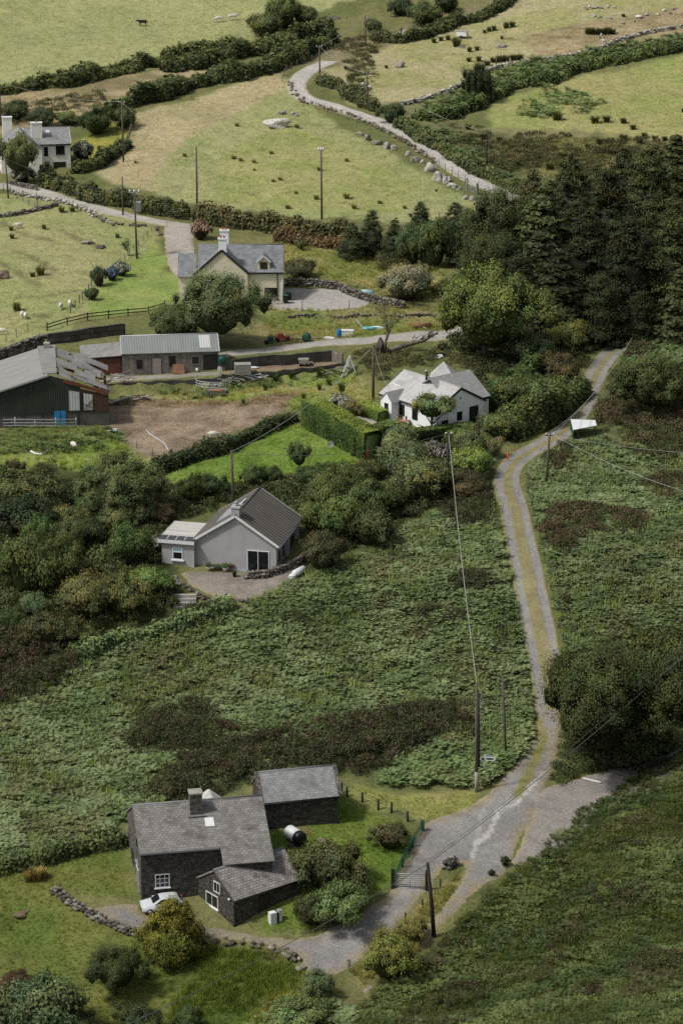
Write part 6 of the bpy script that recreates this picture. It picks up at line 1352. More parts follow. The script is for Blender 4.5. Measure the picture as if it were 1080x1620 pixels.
def column_bush(px, py, w, h, label):
    s = px_size(px, py); p = at(px, py); r, H = w / s / 2, h / s / .93; R = np.random.default_rng(int(px)); n = 900
    a = R.uniform(0, 6.283, n); z = R.random(n) * H; m = R.random(n) < .22; rr = np.where(m, np.sqrt(R.random(n)), 1.) * r; z = np.where(m, H, z); D = np.column_stack([np.cos(a) * ~m, np.sin(a) * ~m, m + .15]) + R.normal(size=(n, 3)) * .3
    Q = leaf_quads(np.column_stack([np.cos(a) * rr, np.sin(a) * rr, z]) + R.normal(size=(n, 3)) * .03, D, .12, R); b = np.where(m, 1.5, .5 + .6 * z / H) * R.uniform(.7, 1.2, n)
    k = np.arange(10) * .6283; V = np.concatenate([np.column_stack([np.cos(k) * r * .9, np.sin(k) * r * .9, 0 * k - .1]), np.column_stack([np.cos(k) * r * .9, np.sin(k) * r * .9, 0 * k + H * .97])])
    F4 = np.array([[i, (i + 1) % 10, 10 + (i + 1) % 10, 10 + i] for i in range(10)])
    me = array_mesh('topiary_column', np.concatenate([V, Q.reshape(-1, 3)]), [np.arange(10, 20)[None], F4, 20 + np.arange(4 * n).reshape(-1, 4)], np.concatenate([np.full((20, 3), .25), np.repeat(b, 4)[:, None] * np.ones(3)]), 'leaf')
    o = link(bpy.data.objects.new('topiary_column', me)); o.location = p; o.color = (.06, .09, .026, 1); tag(o, label, 'topiary')
column_bush(560,720,10,30,'left one of two clipped topiary columns by the hedge end'); column_bush(571,724,12,30,'right one of two clipped topiary columns, next to the orange cylinders')
# ---------------------------------------------------------------- stones, walls
def stones(items, cols, sub=2, jag=.3, R=None):
    """items: (x,y,z,sx,sy,sz,seed,rz) -> MB and vertex colours"""
    b = MB(); C = []
    R = R or random.Random(1)
    for x, y, z, sx, sy, sz, sd, rz in items:
        n0 = len(b.v); b.rock((x, y, z), sx, sy, sz, sd, sub, jag, rz=rz); c = R.choice(cols); k = R.uniform(.75, 1.25)
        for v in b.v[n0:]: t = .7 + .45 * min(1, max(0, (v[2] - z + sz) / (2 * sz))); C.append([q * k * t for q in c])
    return b, np.array(C)
GS = [(.42,.41,.38), (.34,.325,.295), (.50,.485,.45), (.27,.25,.22)]
DS = [(.14,.13,.115), (.20,.185,.16), (.10,.092,.08), (.27,.25,.22)]
def stone_wall(name, pts, h, w, size, cols, label, seed=0, cat='wall', loose=.0, lift=0., sub=1):
    R = random.Random(seed); P = W(pts, .25); it = []; cum = np.concatenate([[0], np.cumsum(np.hypot(*np.diff(P[:, :2], axis=0).T))]); L = cum[-1]; nlev = max(1, int(h / (size * .62)))
    for lv in range(nlev):
        s = R.uniform(0, size)
        while s < L:
            x = float(np.interp(s, cum, P[:, 0])); y = float(np.interp(s, cum, P[:, 1])); i = min(int(np.searchsorted(cum, s)), len(P) - 2); a = math.atan2(P[i + 1, 1] - P[i, 1], P[i + 1, 0] - P[i, 0]); ww = w * (1 - .35 * lv / nlev)
            z = float(gz(x, y)) + lift + size * .3 + lv * size * .62
            for side in ((-.5, .5) if w > size else (0,)):
                if R.random() < loose: continue
                ox = -math.sin(a) * side * ww * .7; oy = math.cos(a) * side * ww * .7
                it.append((x + ox + R.gauss(0, .03 + loose * .5), y + oy + R.gauss(0, .03 + loose * .5), z + R.gauss(0, .04), size * R.uniform(.5, .85), size * R.uniform(.38, .6), size * R.uniform(.34, .5), R.randint(0, 9999), a + R.gauss(0, .3)))
            s += size * R.uniform(.8, 1.25)
    b, C = stones(it, cols, sub, .25, R); o = b.build(name, 'rock', vcol=C); return tag(o, label, cat)
def boulder(px, py, w, h, label, seed, cols=GS, rz=None, group=None, name='boulder', cat='boulder'):
    s = px_size(px, py); p = at(px, py); a, hh = w / s / 2, h / s / 1.75; b, C = stones([(0, 0, hh * .25, a, a * .7, hh, seed, 0)], cols, 3, .5, random.Random(seed))
    o = b.build(name, 'rock', loc=p, rotz=rz if rz is not None else seed * 1.3, vcol=C); return tag(o, label, cat, group)
stone_wall('dry_stone_wall', [(86,1412),(110,1428),(140,1446),(180,1466),(214,1480)], .75, .7, .42, DS, 'low dry stone wall on the lawn left of the white car', 1)
stone_wall('dry_stone_wall', [(318,1490),(360,1491),(400,1496),(432,1500)], .35, .6, .4, [(.27,.22,.15),(.20,.17,.12),(.13,.12,.10)], 'crumbling rubble edge along the driveway, right of the golden evergreen', 2, loose=.3)
stone_wall('rubble_pile', [(432,1500),(452,1508),(468,1516),(474,1530),(482,1544)], .5, .9, .55, [(.12,.115,.105),(.30,.28,.25),(.17,.16,.145)], 'pile of larger dark and pale stones at the outer corner of the driveway', 3, loose=.2, cat='rubble')
stone_wall('dry_stone_wall', [(389,916),(420,915),(450,907),(472,896),(486,886)], 1.05, .5, .36, DS, 'curved dark stone wall in front of the grey bungalow', 4)
stone_wall('dry_stone_wall', [(268,914),(290,926),(310,938),(322,948),(360,952),(405,952)], .4, .5, .4, DS, 'low stone edging along the front of the bungalow terrace', 5, loose=.15)
stone_wall('dry_stone_wall', [(449,452),(500,453),(535,457),(556,468),(575,474),(600,482),(640,488)], 1.1, .5, .4, DS, 'curved dry stone wall behind the gravel yard of the cream house', 6)
stone_wall('dry_stone_wall', [(455,495),(520,495),(590,494),(690,493)], .55, .4, .38, DS, 'long straight stone wall below the gravel yard, above the farm clutter', 7, lift=-.55)
stone_wall('dry_stone_wall', [(18,304),(67,316),(110,324),(135,334),(160,346)], .6, .5, .45, GS, 'tumbled field wall along the village lane at far left', 8, loose=.25)
stone_wall('dry_stone_wall', [(160,348),(185,357),(215,358),(238,357)], .55, .8, .5, DS, 'collapsed stony bank below the village lane, right end', 9, loose=.35)
stone_wall('dry_stone_wall', [(-8,346),(20,342),(43,337),(70,331),(94,325)], .6, .5, .45, DS, 'lower field wall running to the left edge under the village lane', 10, loose=.1)
stone_wall('dry_stone_wall', [(17,293),(38,297),(60,302)], .9, .4, .4, DS, 'grey garden wall under the white flowering bush of the farthest house', 11)
stone_wall('dry_stone_wall', [(632,168),(660,162),(690,153),(740,130),(787,108),(850,98),(920,86),(953,76),(983,64),(1020,54),(1092,42)], .8, .6, .55, GS, 'long pale stone wall across the upper right hillside', 12, loose=.2)
stone_wall('dry_stone_wall', [(460,130),(462,145),(478,160),(510,170),(540,178),(570,188),(600,202),(640,224),(690,258)], .6, .6, .5, [(.24,.20,.15),(.16,.13,.10),(.30,.28,.25)], 'tumbled earthy stone bank along the lower side of the hill lane', 13, loose=.35)
stone_wall('dry_stone_wall', [(712,722),(740,716),(760,706),(785,700),(803,694)], .5, .5, .4, DS, 'low stones along the lane edge under the long leafy hedge', 14, loose=.25)
stone_wall('stone_pillar', [(247,372),(253,372)], 1.3, .6, .45, DS, 'square dark stone gate pillar left of the house drive', 15, cat='pillar')
stone_wall('rubble_pile', [(926,14),(940,12),(955,11),(972,12)], .6, 1.6, .6, GS, 'grey heap of field stones near the top right corner', 16, loose=.2, cat='rubble')
stone_wall('slate_pile', [(690,742),(700,746),(712,744)], .35, .9, .4, [(.32,.30,.31),(.25,.24,.25)], 'flat grey slabs beside the pink hydrangea mound', 17, loose=.2, cat='rubble')
stone_wall('rubble_pile', [(706,1376),(713,1370),(722,1366)], .7, .7, .5, DS, 'small cairn of stones ending the fence at the road junction', 18, cat='rubble')
stone_wall('stone_pile', [(118,902),(128,896),(140,893)], .5, .6, .4, GS, 'grey stones showing through the scrub left of the bungalow', 19, loose=.2, cat='rubble')
for i, (x, y, w, h) in enumerate([(437,200,34,15)]): boulder(x, y, w, h, 'biggest pale boulder in the sloping pasture below the lane bend', 5)
for i, (x, y, w, h, l) in enumerate([(446,181,13,6,'small flat stone above the biggest boulder, on the left'),(465,182,15,7,'small rough stone above the biggest boulder, on the right'),(632,106,15,12,'upright split boulder alone in the dry field right of the lane bend'),(578,141,26,10,'flat grey boulder beside the pole above the lane'),(728,57 + 18,9,6,'small stone among the rushes near the white trailer'),(791,74,17,8,'dark boulder in the dry upper right field'),(705,172,14,6,'stone half sunk in the dry field above the stone wall'),(640,66,10,5,'stone beside the upper gate')]): boulder(x, y, w, h, l, 20 + i)
for i, (x, y, w, h) in enumerate([(581,222,13,11),(597,229,16,13),(611,234,15,12),(622,236,10,8),(657,256,14,12),(677,270,20,15),(694,285,20,16),(706,289,15,11),(716,296,16,9),(737,315,12,7),(747,317,13,10),(645,246,9,8),(668,258,9,7),(568,213,10,8),(726,300,11,7),(755,321,9,6)]):
    boulder(x, y, w, h, 'pale boulder tumbled along the lower side of the hill lane', 40 + i, group='boulders along the hill lane')
for i, (x, y, w, h) in enumerate([(938,26,9,5),(948,28,8,4),(962,30,10,5),(1000,34,8,4),(1010,28,11,6),(1022,24,10,5),(1040,24,8,4),(1058,22,9,4),(950,60,10,7),(953,66,8,7),(973,62,9,5),(1050,17,10,4),(1065,15,8,4),(985,38,7,4)]):
    boulder(x, y, w, h, 'stone scattered on the dry ground near the top right corner', 80 + i, group='stones scattered at the top right')
for i, (x, y) in enumerate([(265,737),(286,734),(297,731),(313,726),(326,722),(336,721)]): boulder(x, y, 6, 5, 'white stone at the foot of the low hedge beside the bright lawn', 110 + i, [(.65,.65,.62)], group='white stones along the low hedge', name='white_stone', cat='stone')
boulder(508, 1331, 14, 8, 'flat pale stone on the lawn right of the black and white tank', 130, [(.30,.26,.19)]); boulder(34, 1447, 26, 7, 'half buried round stone in a bare patch of the left lawn', 131, [(.20,.16,.11)]); boulder(345, 1598 - 60, 6, 3, 'pale stone in the dark grass hollow', 132)
boulder(5, 440, 22, 14, 'brown rock outcrop at the left edge of the lower pasture', 133, [(.20,.15,.12)]); boulder(140, 385, 24, 7, 'dark broken outcrop in the left pasture below the field wall', 134, DS); boulder(160, 392, 14, 7, 'small dark outcrop right of the broken one', 135, DS)
# big block retaining wall and yard walls
def wall_panel(name, pts, h, t, mat, label, cat='wall', drop=1.5, lift=0., cap=None):
    P = W(pts, 1.); b = MB()
    for p, q in zip(P[:-1], P[1:]):
        d = Vector((q[0] - p[0], q[1] - p[1], 0)).normalized(); n = Vector((d.y, -d.x, 0)) * t
        a0, a1 = Vector((p[0], p[1], 0)), Vector((q[0], q[1], 0)); z0, z1 = gz(p[0], p[1]) + lift, gz(q[0], q[1]) + lift; Z = Vector((0, 0, 1))
        z0, z1 = float(z0), float(z1)
        f = [a0 + n + Z * (z0 - drop), a1 + n + Z * (z1 - drop), a1 + n + Z * (z1 + h), a0 + n + Z * (z0 + h)]; g = [v - n for v in f]
        b.add(f + g, [(0, 1, 2, 3), (5, 4, 7, 6), (3, 2, 6, 7), (1, 5, 6, 2), (4, 0, 3, 7)])
    o = b.build(name, mat); return tag(o, label, cat)
wall_panel('block_wall', [(75,544),(110,540),(150,534),(197,528)], 1.35, .4, 'block_wall', 'retaining wall of huge dark blocks below the post and rail fence')
stone_wall('dry_stone_wall', [(-8,572),(20,562),(45,552),(72,543)], 1.3, .7, .5, DS, 'rough dark bank of stones left of the huge blocks', 21)
# concrete yard, its retaining wall and the silage pit
yd, _ = patch('farm_yard', [(165,606),(240,601),(310,597),(350,594),(345,587),(195,595),(165,597)], gravel_col((.30,.28,.25), .2, (.2,.18,.15), 14), smoothpoly=False, edge=.3, lift=.10)
patch('pit_floor', [(350,594),(440,586),(542,577),(528,571),(460,575),(372,584),(350,588)], gravel_col((.22,.165,.115), .3, (.15,.11,.08), 15), smoothpoly=False, edge=.3, lift=.10)
wall_panel('yard_wall', [(160,609),(235,604),(310,599),(350,596)], .12, .25, 'dark_concrete', 'dark retaining wall under the yard of the wooden farm shed', drop=2.)
wall_panel('pit_front_wall', [(350,596),(440,588),(546,578)], .30, .22, 'silo_wall', 'dark front wall of the silage pit, facing the ring pen', drop=2.)
wall_panel('pit_back_wall', [(366,586),(440,579),(526,571)], 1.35, .2, 'silo_wall', 'dark back wall of the silage pit below the farm track', drop=.5)
wall_panel('pit_end_wall', [(526,571),(534,574),(543,577)], 1.3, .2, 'planks', 'boarded end wall of the silage pit', drop=.5)
def steps(px, py):
    r = thing('stone_steps', 'short flight of pale stone steps below the bungalow terrace', 'steps', at(px, py)); 
    for i in range(4): b = MB(); b.box(-1.1, 1.1, -.1 + i * .42, .35 + i * .42, -.8, .12 + i * .26); b.build('step', 'concrete', r)
steps(292, 962)

# ---------------------------------------------------------------- poles and cables
def zfor(x, y, py):
    """height at ground position x,y whose image row is py"""
    lo, hi = -5., 109.
    for _ in range(40):
        m = (lo + hi) / 2
        if proj((x, y, m))[1] > py: lo = m
        else: hi = m
    return lo
TOP = {}
def utility_pole(key, bx, by, tx, ty, label, r=.13, mat='pole_wood', arm=0., head=None, az=0., stay=None):
    p = at(bx, by); s = px_size(bx, by); zt = zfor(p.x, p.y, ty); H = zt - p.z; lx = (tx - bx) / s
    t = thing('utility_pole', label, 'utility pole', p); b = MB(); b.tube([(0, 0, -.5), (lx * .5, 0, H * .5), (lx, 0, H)], [r * 1.15, r, r * .8], 8); b.build('pole', mat, t)
    if arm:
        c, s_ = math.cos(az), math.sin(az); b = MB(); b.bar((lx - c * arm, -s_ * arm, H - .25), (lx + c * arm, s_ * arm, H - .25), .1, .12); a = b.build('crossarm', mat, t)
        for k in (-.85, .85): b = MB(); x, y = lx + c * arm * k, s_ * arm * k; b.tube([(x, y, H - .2), (x, y, H - .05), (x, y, H + .02)], [.05, .07, .03], 6); b.build('insulator', 'ceramic_white', a)
    if head == 'spread':
        b = MB()
        for a in (-.5, 0., .5): b.bar((lx, 0, H - .3), (lx + math.sin(a) * .55, 0, H + .2 * math.cos(a)), .06, .06); 
        b.build('bracket', 'galvanised', t)
        for a in (-.5, 0., .5): b = MB(); x = lx + math.sin(a) * .6; b.tube([(x, 0, H - .25), (x, 0, H + .1), (x, 0, H + .25)], [.10, .13, .05], 8); b.build('insulator', 'ceramic_white', t)
    if head == 'box':
        b = MB(); b.box(lx + .2, lx + .85, -.55, .1, H - 2.6, H - 1.3); bx_ = b.build('transformer_box', 'galvanised', t); b = MB()
        for k in range(4): b.box(lx + .25 + k * .15, lx + .3 + k * .15, -.62, -.551, H - 2.5, H - 1.4)
        b.build('cooling_fins', 'galvanised', bx_)
        b = MB(); b.bar((lx - .7, 0, H - .15), (lx + .7, 0, H - .15), .1, .1); a = b.build('crossarm', 'galvanised', t)
        for k in (-.6, 0, .6): b = MB(); b.tube([(lx + k, 0, H - .1), (lx + k, 0, H + .12), (lx + k, 0, H + .25)], [.08, .12, .05], 8); b.build('insulator', 'ceramic_white', a)
    TOP[key] = p + Vector((lx, 0, H - .1)); return t
utility_pole('p1', 509,347,508,236, 'pole with white insulators standing in the middle of the big sloping pasture', .13, head='spread')
utility_pole('p2', 312,326,312,232, 'plain pole in the lower left part of the big sloping pasture', .12)
utility_pole('p3', 196,256,195,160, 'pole at the top of the short hedge right of the farthest house', .13, arm=.5)
utility_pole('p4', 195,341,195,279, 'short pole beside the village lane hedge', .11)
utility_pole('p5', 217,409,215,303, 'pole with a grey transformer box beside the house drive', .13, head='box')
utility_pole('p6', 14,314,11,249, 'leaning pole in front of the farthest house', .11)
utility_pole('p7', 2,197,2,128, 'pole cut close to the left edge behind the farthest house', .11)
utility_pole('p8', 506,124,505,72, 'pole at the bend of the hill lane', .12, arm=.5)
utility_pole('p9', 582,168,580,114, 'pole with crossarm above the hill lane', .12, arm=.7)
utility_pole('p10', 578,72,577,25, 'topmost pole on the dry bank', .12)
utility_pole('p11', 769,270,769,208, 'dark pole on the rushy slope right of the hill lane', .11, 'dark_pole_wood')
utility_pole('p12', 590,633,590,546, 'pole left of the white bungalow', .15)
utility_pole('p13', 370,806,367,713, 'pole right behind the grey bungalow chimney', .14)
utility_pole('p14', 706,792,708,684, 'dark pole in front of the white bungalow carrying the pale cable', .14, 'dark_pole_wood', arm=.35)
utility_pole('p15', 757,722,755,656, 'short dark pole under the white gable', .11, 'dark_pole_wood')
utility_pole('p16', 863,768,867,685, 'pole in the bracken right of the lane bend', .14, arm=.45)
utility_pole('p17', 753,1252,751,1080, 'tall pale footed pole left of the finger signpost', .13)
_t = [o for o in bpy.data.objects if o.get('label') == 'tall pale footed pole left of the finger signpost'][0]; b = MB(); b.tube([(0, 0, -.3), (-.01, 0, 1.9)], .165, 8); b.build('foot_sleeve', 'silver_wood', _t)
utility_pole('p17b', 757,1225,754,1092, 'dark pole standing immediately behind the tall pale footed one', .12, 'dark_pole_wood')
utility_pole('p18', 800,1198,792,1070, 'thin leaning pole left of the lane above the signpost', .10)
utility_pole('p19', 687,1481,675,1365, 'leaning dark pole on the strip beside the field gate', .16, 'dark_pole_wood')
utility_pole('p20', 785,108,784,88, 'stubby grey pole on the upper stone wall', .12)
def cable(a, c, sag, label, r=.03, mat='wire', n=26, group=None):
    a, c = Vector(a), Vector(c); b = MB(); pts = [a.lerp(c, i / n) + Vector((0, 0, -4 * sag * (i / n) * (1 - i / n))) for i in range(n + 1)]; b.tube([p - a for p in pts], r, 5)
    o = b.build('overhead_cable', mat, loc=a); return tag(o, label, 'cable', group)
cable(TOP['p14'], TOP['p17'], .9, 'long bright cable dropping from the white bungalow pole down the bracken field', .034, 'bright_wire')
cable(TOP['p12'], TOP['p13'], 1.2, 'pale cable crossing the bright lawn between two poles', .028, 'bright_wire')
cable(TOP['p13'], TOP['p14'], 1.2, 'thin dark cable passing in front of the clipped hedge', .02)
_e = np.array(E_.location) + np.array([-3.8, -1.6, 3.4])
cable(TOP['p12'], (float(E_.location.x) - 10.0, float(E_.location.y) + 1.9, float(E_.location.z) + 3.1), 1.0, 'short sagging cable from a pole to the white bungalow roof', .022, 'bright_wire')
_q = atz(1180, 900, 18.); _q2 = atz(1180, 868, 19.)
cable(TOP['p16'] + Vector((.2,0,0)), (38., 268., 23.5), .9, 'lower of two thin cables crossing the right bracken slope', .022, 'bright_wire'); cable(TOP['p16'] + Vector((-.2,0,0)), (42., 283., 24.), .6, 'upper of two thin cables crossing the right bracken slope', .016, 'bright_wire')
_w = at(1046, 470); cable(TOP['p16'] + Vector((.35,0,0)), (_w.x, _w.y, zfor(_w.x, _w.y, 444)), 2.2, 'bright cable climbing from the lane pole into the conifer wood', .032, 'bright_wire'); cable(TOP['p16'] + Vector((-.3,0,0)), (_w.x - .8, _w.y, zfor(_w.x, _w.y, 470)), 2.4, 'thinner cable beside the one climbing into the wood', .022, 'bright_wire')
cable(TOP['p19'], (33., 250., 17.5), .6, 'lower cable in front of the huge dark tree', .03, 'wire'); cable(TOP['p19'] + Vector((0, .2, .15)), (33.5, 252., 18.3), .9, 'upper cable in front of the huge dark tree', .02, 'wire')
cable(TOP['p19'], (-18., 196., 5.5), .5, 'cable dropping from the leaning dark pole to the lower left', .03, 'wire')
cable(TOP['p8'], TOP['p10'], .5, 'cable between the two topmost poles', .03, 'bright_wire'); cable(TOP['p8'], TOP['p9'], .8, 'cable between the lane bend pole and the pole with crossarm', .025, 'bright_wire'); cable(TOP['p9'], TOP['p11'], 1.2, 'long cable above the hill lane to the dark pole', .02, 'bright_wire')
cable(TOP['p3'], TOP['p7'], .8, 'cable behind the farthest house', .02, 'bright_wire'); cable(TOP['p6'], TOP['p5'], 1.0, 'cable along the village lane', .018); cable(TOP['p3'], TOP['p2'], 1.0, 'thin cable over the left side of the big pasture', .018, 'bright_wire')

# ---------------------------------------------------------------- fences and gates
def fence(name, pts, label, h=1.0, posts=None, spacing=2.6, mat='post_wood', w=.10, wires=(.35, .65, .95), wmat='wire', rails=None, rail_mat=None, mesh=None):
    if posts is None:
        P = W(pts, .1); cum = np.concatenate([[0], np.cumsum(np.hypot(*np.diff(P[:, :2], axis=0).T))]); n = max(2, int(cum[-1] / spacing) + 1); s = np.linspace(0, cum[-1], n); P = [Vector((np.interp(t, cum, P[:, 0]), np.interp(t, cum, P[:, 1]), 0)) for t in s]
    else: P = [Vector(U(*p)) for p in posts]
    for p in P: p.z = float(gz(p.x, p.y))
    o = P[0].copy(); r = thing(name, label, 'fence', o); R = random.Random(len(P))
    for i, p in enumerate(P):
        q = p - o; b = MB(); hh = h * R.uniform(.88, 1.1); l = Vector((R.gauss(0, .035), R.gauss(0, .035), 0)); b.tube([q + Vector((0, 0, -.3)), q + l + Vector((0, 0, hh))], w * .5 if w < .2 else w * .5, 6); b.build('post', mat, r)
    if rails:
        for z in rails:
            b = MB()
            for p, q in zip(P[:-1], P[1:]): b.bar(p - o + Vector((0, -.06, z)), q - o + Vector((0, -.06, z)), .05, .12)
            b.build('rail', rail_mat or mat, r)
    elif wires:
        b = MB()
        for z in wires:
            for p, q in zip(P[:-1], P[1:]): b.bar(p - o + Vector((0, 0, z)), q - o + Vector((0, 0, z)), .018, .018)
        b.build('wire', wmat, r)
    if mesh:
        b = MB()
        for p, q in zip(P[:-1], P[1:]):
            L = (q - p).length; n = int(L / .16)
            for k in range(n + 1): a = p.lerp(q, k / n) - o; b.bar(a + Vector((0, 0, .05)), a + Vector((0, 0, 1.05)), .022, .022)
            for k in range(8): b.bar(p - o + Vector((0, 0, .08 + k * .14)), q - o + Vector((0, 0, .08 + k * .14)), .022, .022)
        b.build('mesh_panel', mesh, r)
    return r
fence('post_fence', None, 'row of dark posts with wire along the grass strip behind the lawn', 1.0, [(540,1254),(549,1260),(573,1269),(598,1280),(619,1286),(645,1299),(668,1314)], mat='dark_post', w=.2)
fence('mesh_fence', None, 'green mesh fence beside the driveway up to the gate', 1.15, [(669,1315),(652,1340),(636,1373),(621,1404)], mat='green_paint', w=.18, wires=None, mesh='green_paint')
fence('post_fence', None, 'thin stake fence on the grass strip right of the gate', 1.0, [(596,1498),(641,1462),(669,1440),(696,1408),(719,1372)], mat='dark_post', w=.14, wires=(.4, .8))
fence('rail_fence', None, 'dark post and rail fence below the lawn of the cream house', 1.1, [(75,524),(107,513),(139,507),(172,503),(203,500),(236,497),(262,489)], mat='dark_pole_wood', w=.16, rails=(.45, .85))
fence('wire_fence', [(10,542),(40,524),(75,522)], 'short wire fence joining the rail fence at far left', 1.0, spacing=2.)
fence('wire_fence', [(112,495),(124,483),(131,474),(136,467),(144,455),(150,446)], 'line of thin posts rising to the hydrangea row', 1.0, spacing=1.9, mat='dark_post')
fence('wire_fence', [(190,418),(210,400),(228,380),(240,366)], 'thin fence from the hydrangeas to the gate pillar', .9, spacing=2.4)
fence('wire_fence', [(480,168),(520,179),(560,192),(600,206),(640,227),(690,261),(735,290)], 'post fence along the lower side of the hill lane', 1.1, spacing=2.4)
fence('wire_fence', [(756,302),(785,313),(822,328)], 'last stretch of the lane fence right of the metal gate', 1.1, spacing=2.3)
fence('wire_fence', [(446,130),(452,116),(465,107),(485,100),(505,92),(530,80),(560,66),(585,58)], 'post fence on the outer side of the lane bend', 1.2, spacing=2.6)
fence('wire_fence', [(505,120),(520,132),(545,146),(560,156),(600,170)], 'post fence on the inner side of the lane bend', 1.1, spacing=2.6)
fence('wire_fence', [(330,345),(400,352),(480,358),(560,366),(620,360),(680,358),(745,345)], 'wire fence along the bottom of the big sloping pasture', 1.2, spacing=4.)
fence('wire_fence', [(200,232),(206,214),(212,198)], 'grey paling fence beside the pole at the short hedge', 1.5, spacing=1.)
fence('wire_fence', [(-5,296),(20,310),(60,336),(58,316)], 'thin posts in front of the leaning pole at far left', 1.2, spacing=2.6)
fence('wire_fence', [(800,105),(850,98),(900,92),(920,88)], 'few thin posts above the upper stone wall', 1.2, spacing=4.)
fence('yard_posts', [(478,492),(552,490)], 'two thin posts at the front edge of the gravel yard', 1.3, spacing=5.4, wires=None)
fence('wire_fence', [(186,705),(200,702),(230,716),(255,728),(268,722)], 'thin stakes at the corner of the bare soil field', .9, spacing=3., wires=(.5,))
fence('metal_barrier', None, 'galvanised rail barrier in front of the blue barn door', 1.15, [(-20,678),(25,677),(57,677),(89,677),(121,676)], mat='galvanised', w=.13, rails=(.3, .62, .98), rail_mat='galvanised')
def gate(p0, p1, h, label, mat='galvanised', bars=5, name='field_gate', posts=None, pw=.2, ph=1.3):
    a, c = at(*p0), at(*p1); L = math.hypot(c.x - a.x, c.y - a.y); r = thing(name, label, 'gate', a, math.atan2(c.y - a.y, c.x - a.x)); dz = (c.z - a.z) / L; b = MB(); q = lambda x, z: (x, 0, .12 + z + dz * x)
    b.tube([q(.12, 0), q(.12, h)], .035, 6); b.tube([q(L - .1, 0), q(L - .1, h)], .035, 6); b.tube([q(.12, h), q(L - .1, h)], .035, 6); b.tube([q(.12, 0), q(L - .1, 0)], .035, 6); b.build('gate_frame', mat, r)
    for k in range(1, bars): b = MB(); z = h * k / bars; b.tube([q(.12, z), q(L - .1, z)], .022, 5); b.build('bar', mat, r)
    b = MB(); b.tube([q(L / 2, 0), q(L / 2, h)], .03, 6); b.build('brace', mat, r)
    if posts:
        for x in (0, L): b = MB(); b.box(x - pw / 2, x + pw / 2, -pw / 2, pw / 2, -.5, ph + dz * x); b.build('gate_post', posts, r)
    return r
gate((621,1405), (675,1408), 1.25, 'wide metal gate across the driveway of the nearest house', 'galvanised', 7, posts='dark_post', pw=.3, ph=1.75)
gate((738,300), (754,308), 1.25, 'small grey metal gate on the lower side of the hill lane', 'galvanised', 6, posts='silver_wood', pw=.25, ph=1.7)
gate((634,178), (655,184), 1.1, 'pale field gate at the rounded bush above the hill lane', 'silver_wood', 4, posts='silver_wood')
gate((634,58), (658,52), 1.3, 'pale gate closing the lane near the top', 'galvanised', 5, posts='post_wood', pw=.25, ph=1.7)
g_ = gate((344,596), (352,600), 1.2, 'white metal gate leaning at the corner of the wooden shed', 'white_trim', 5)

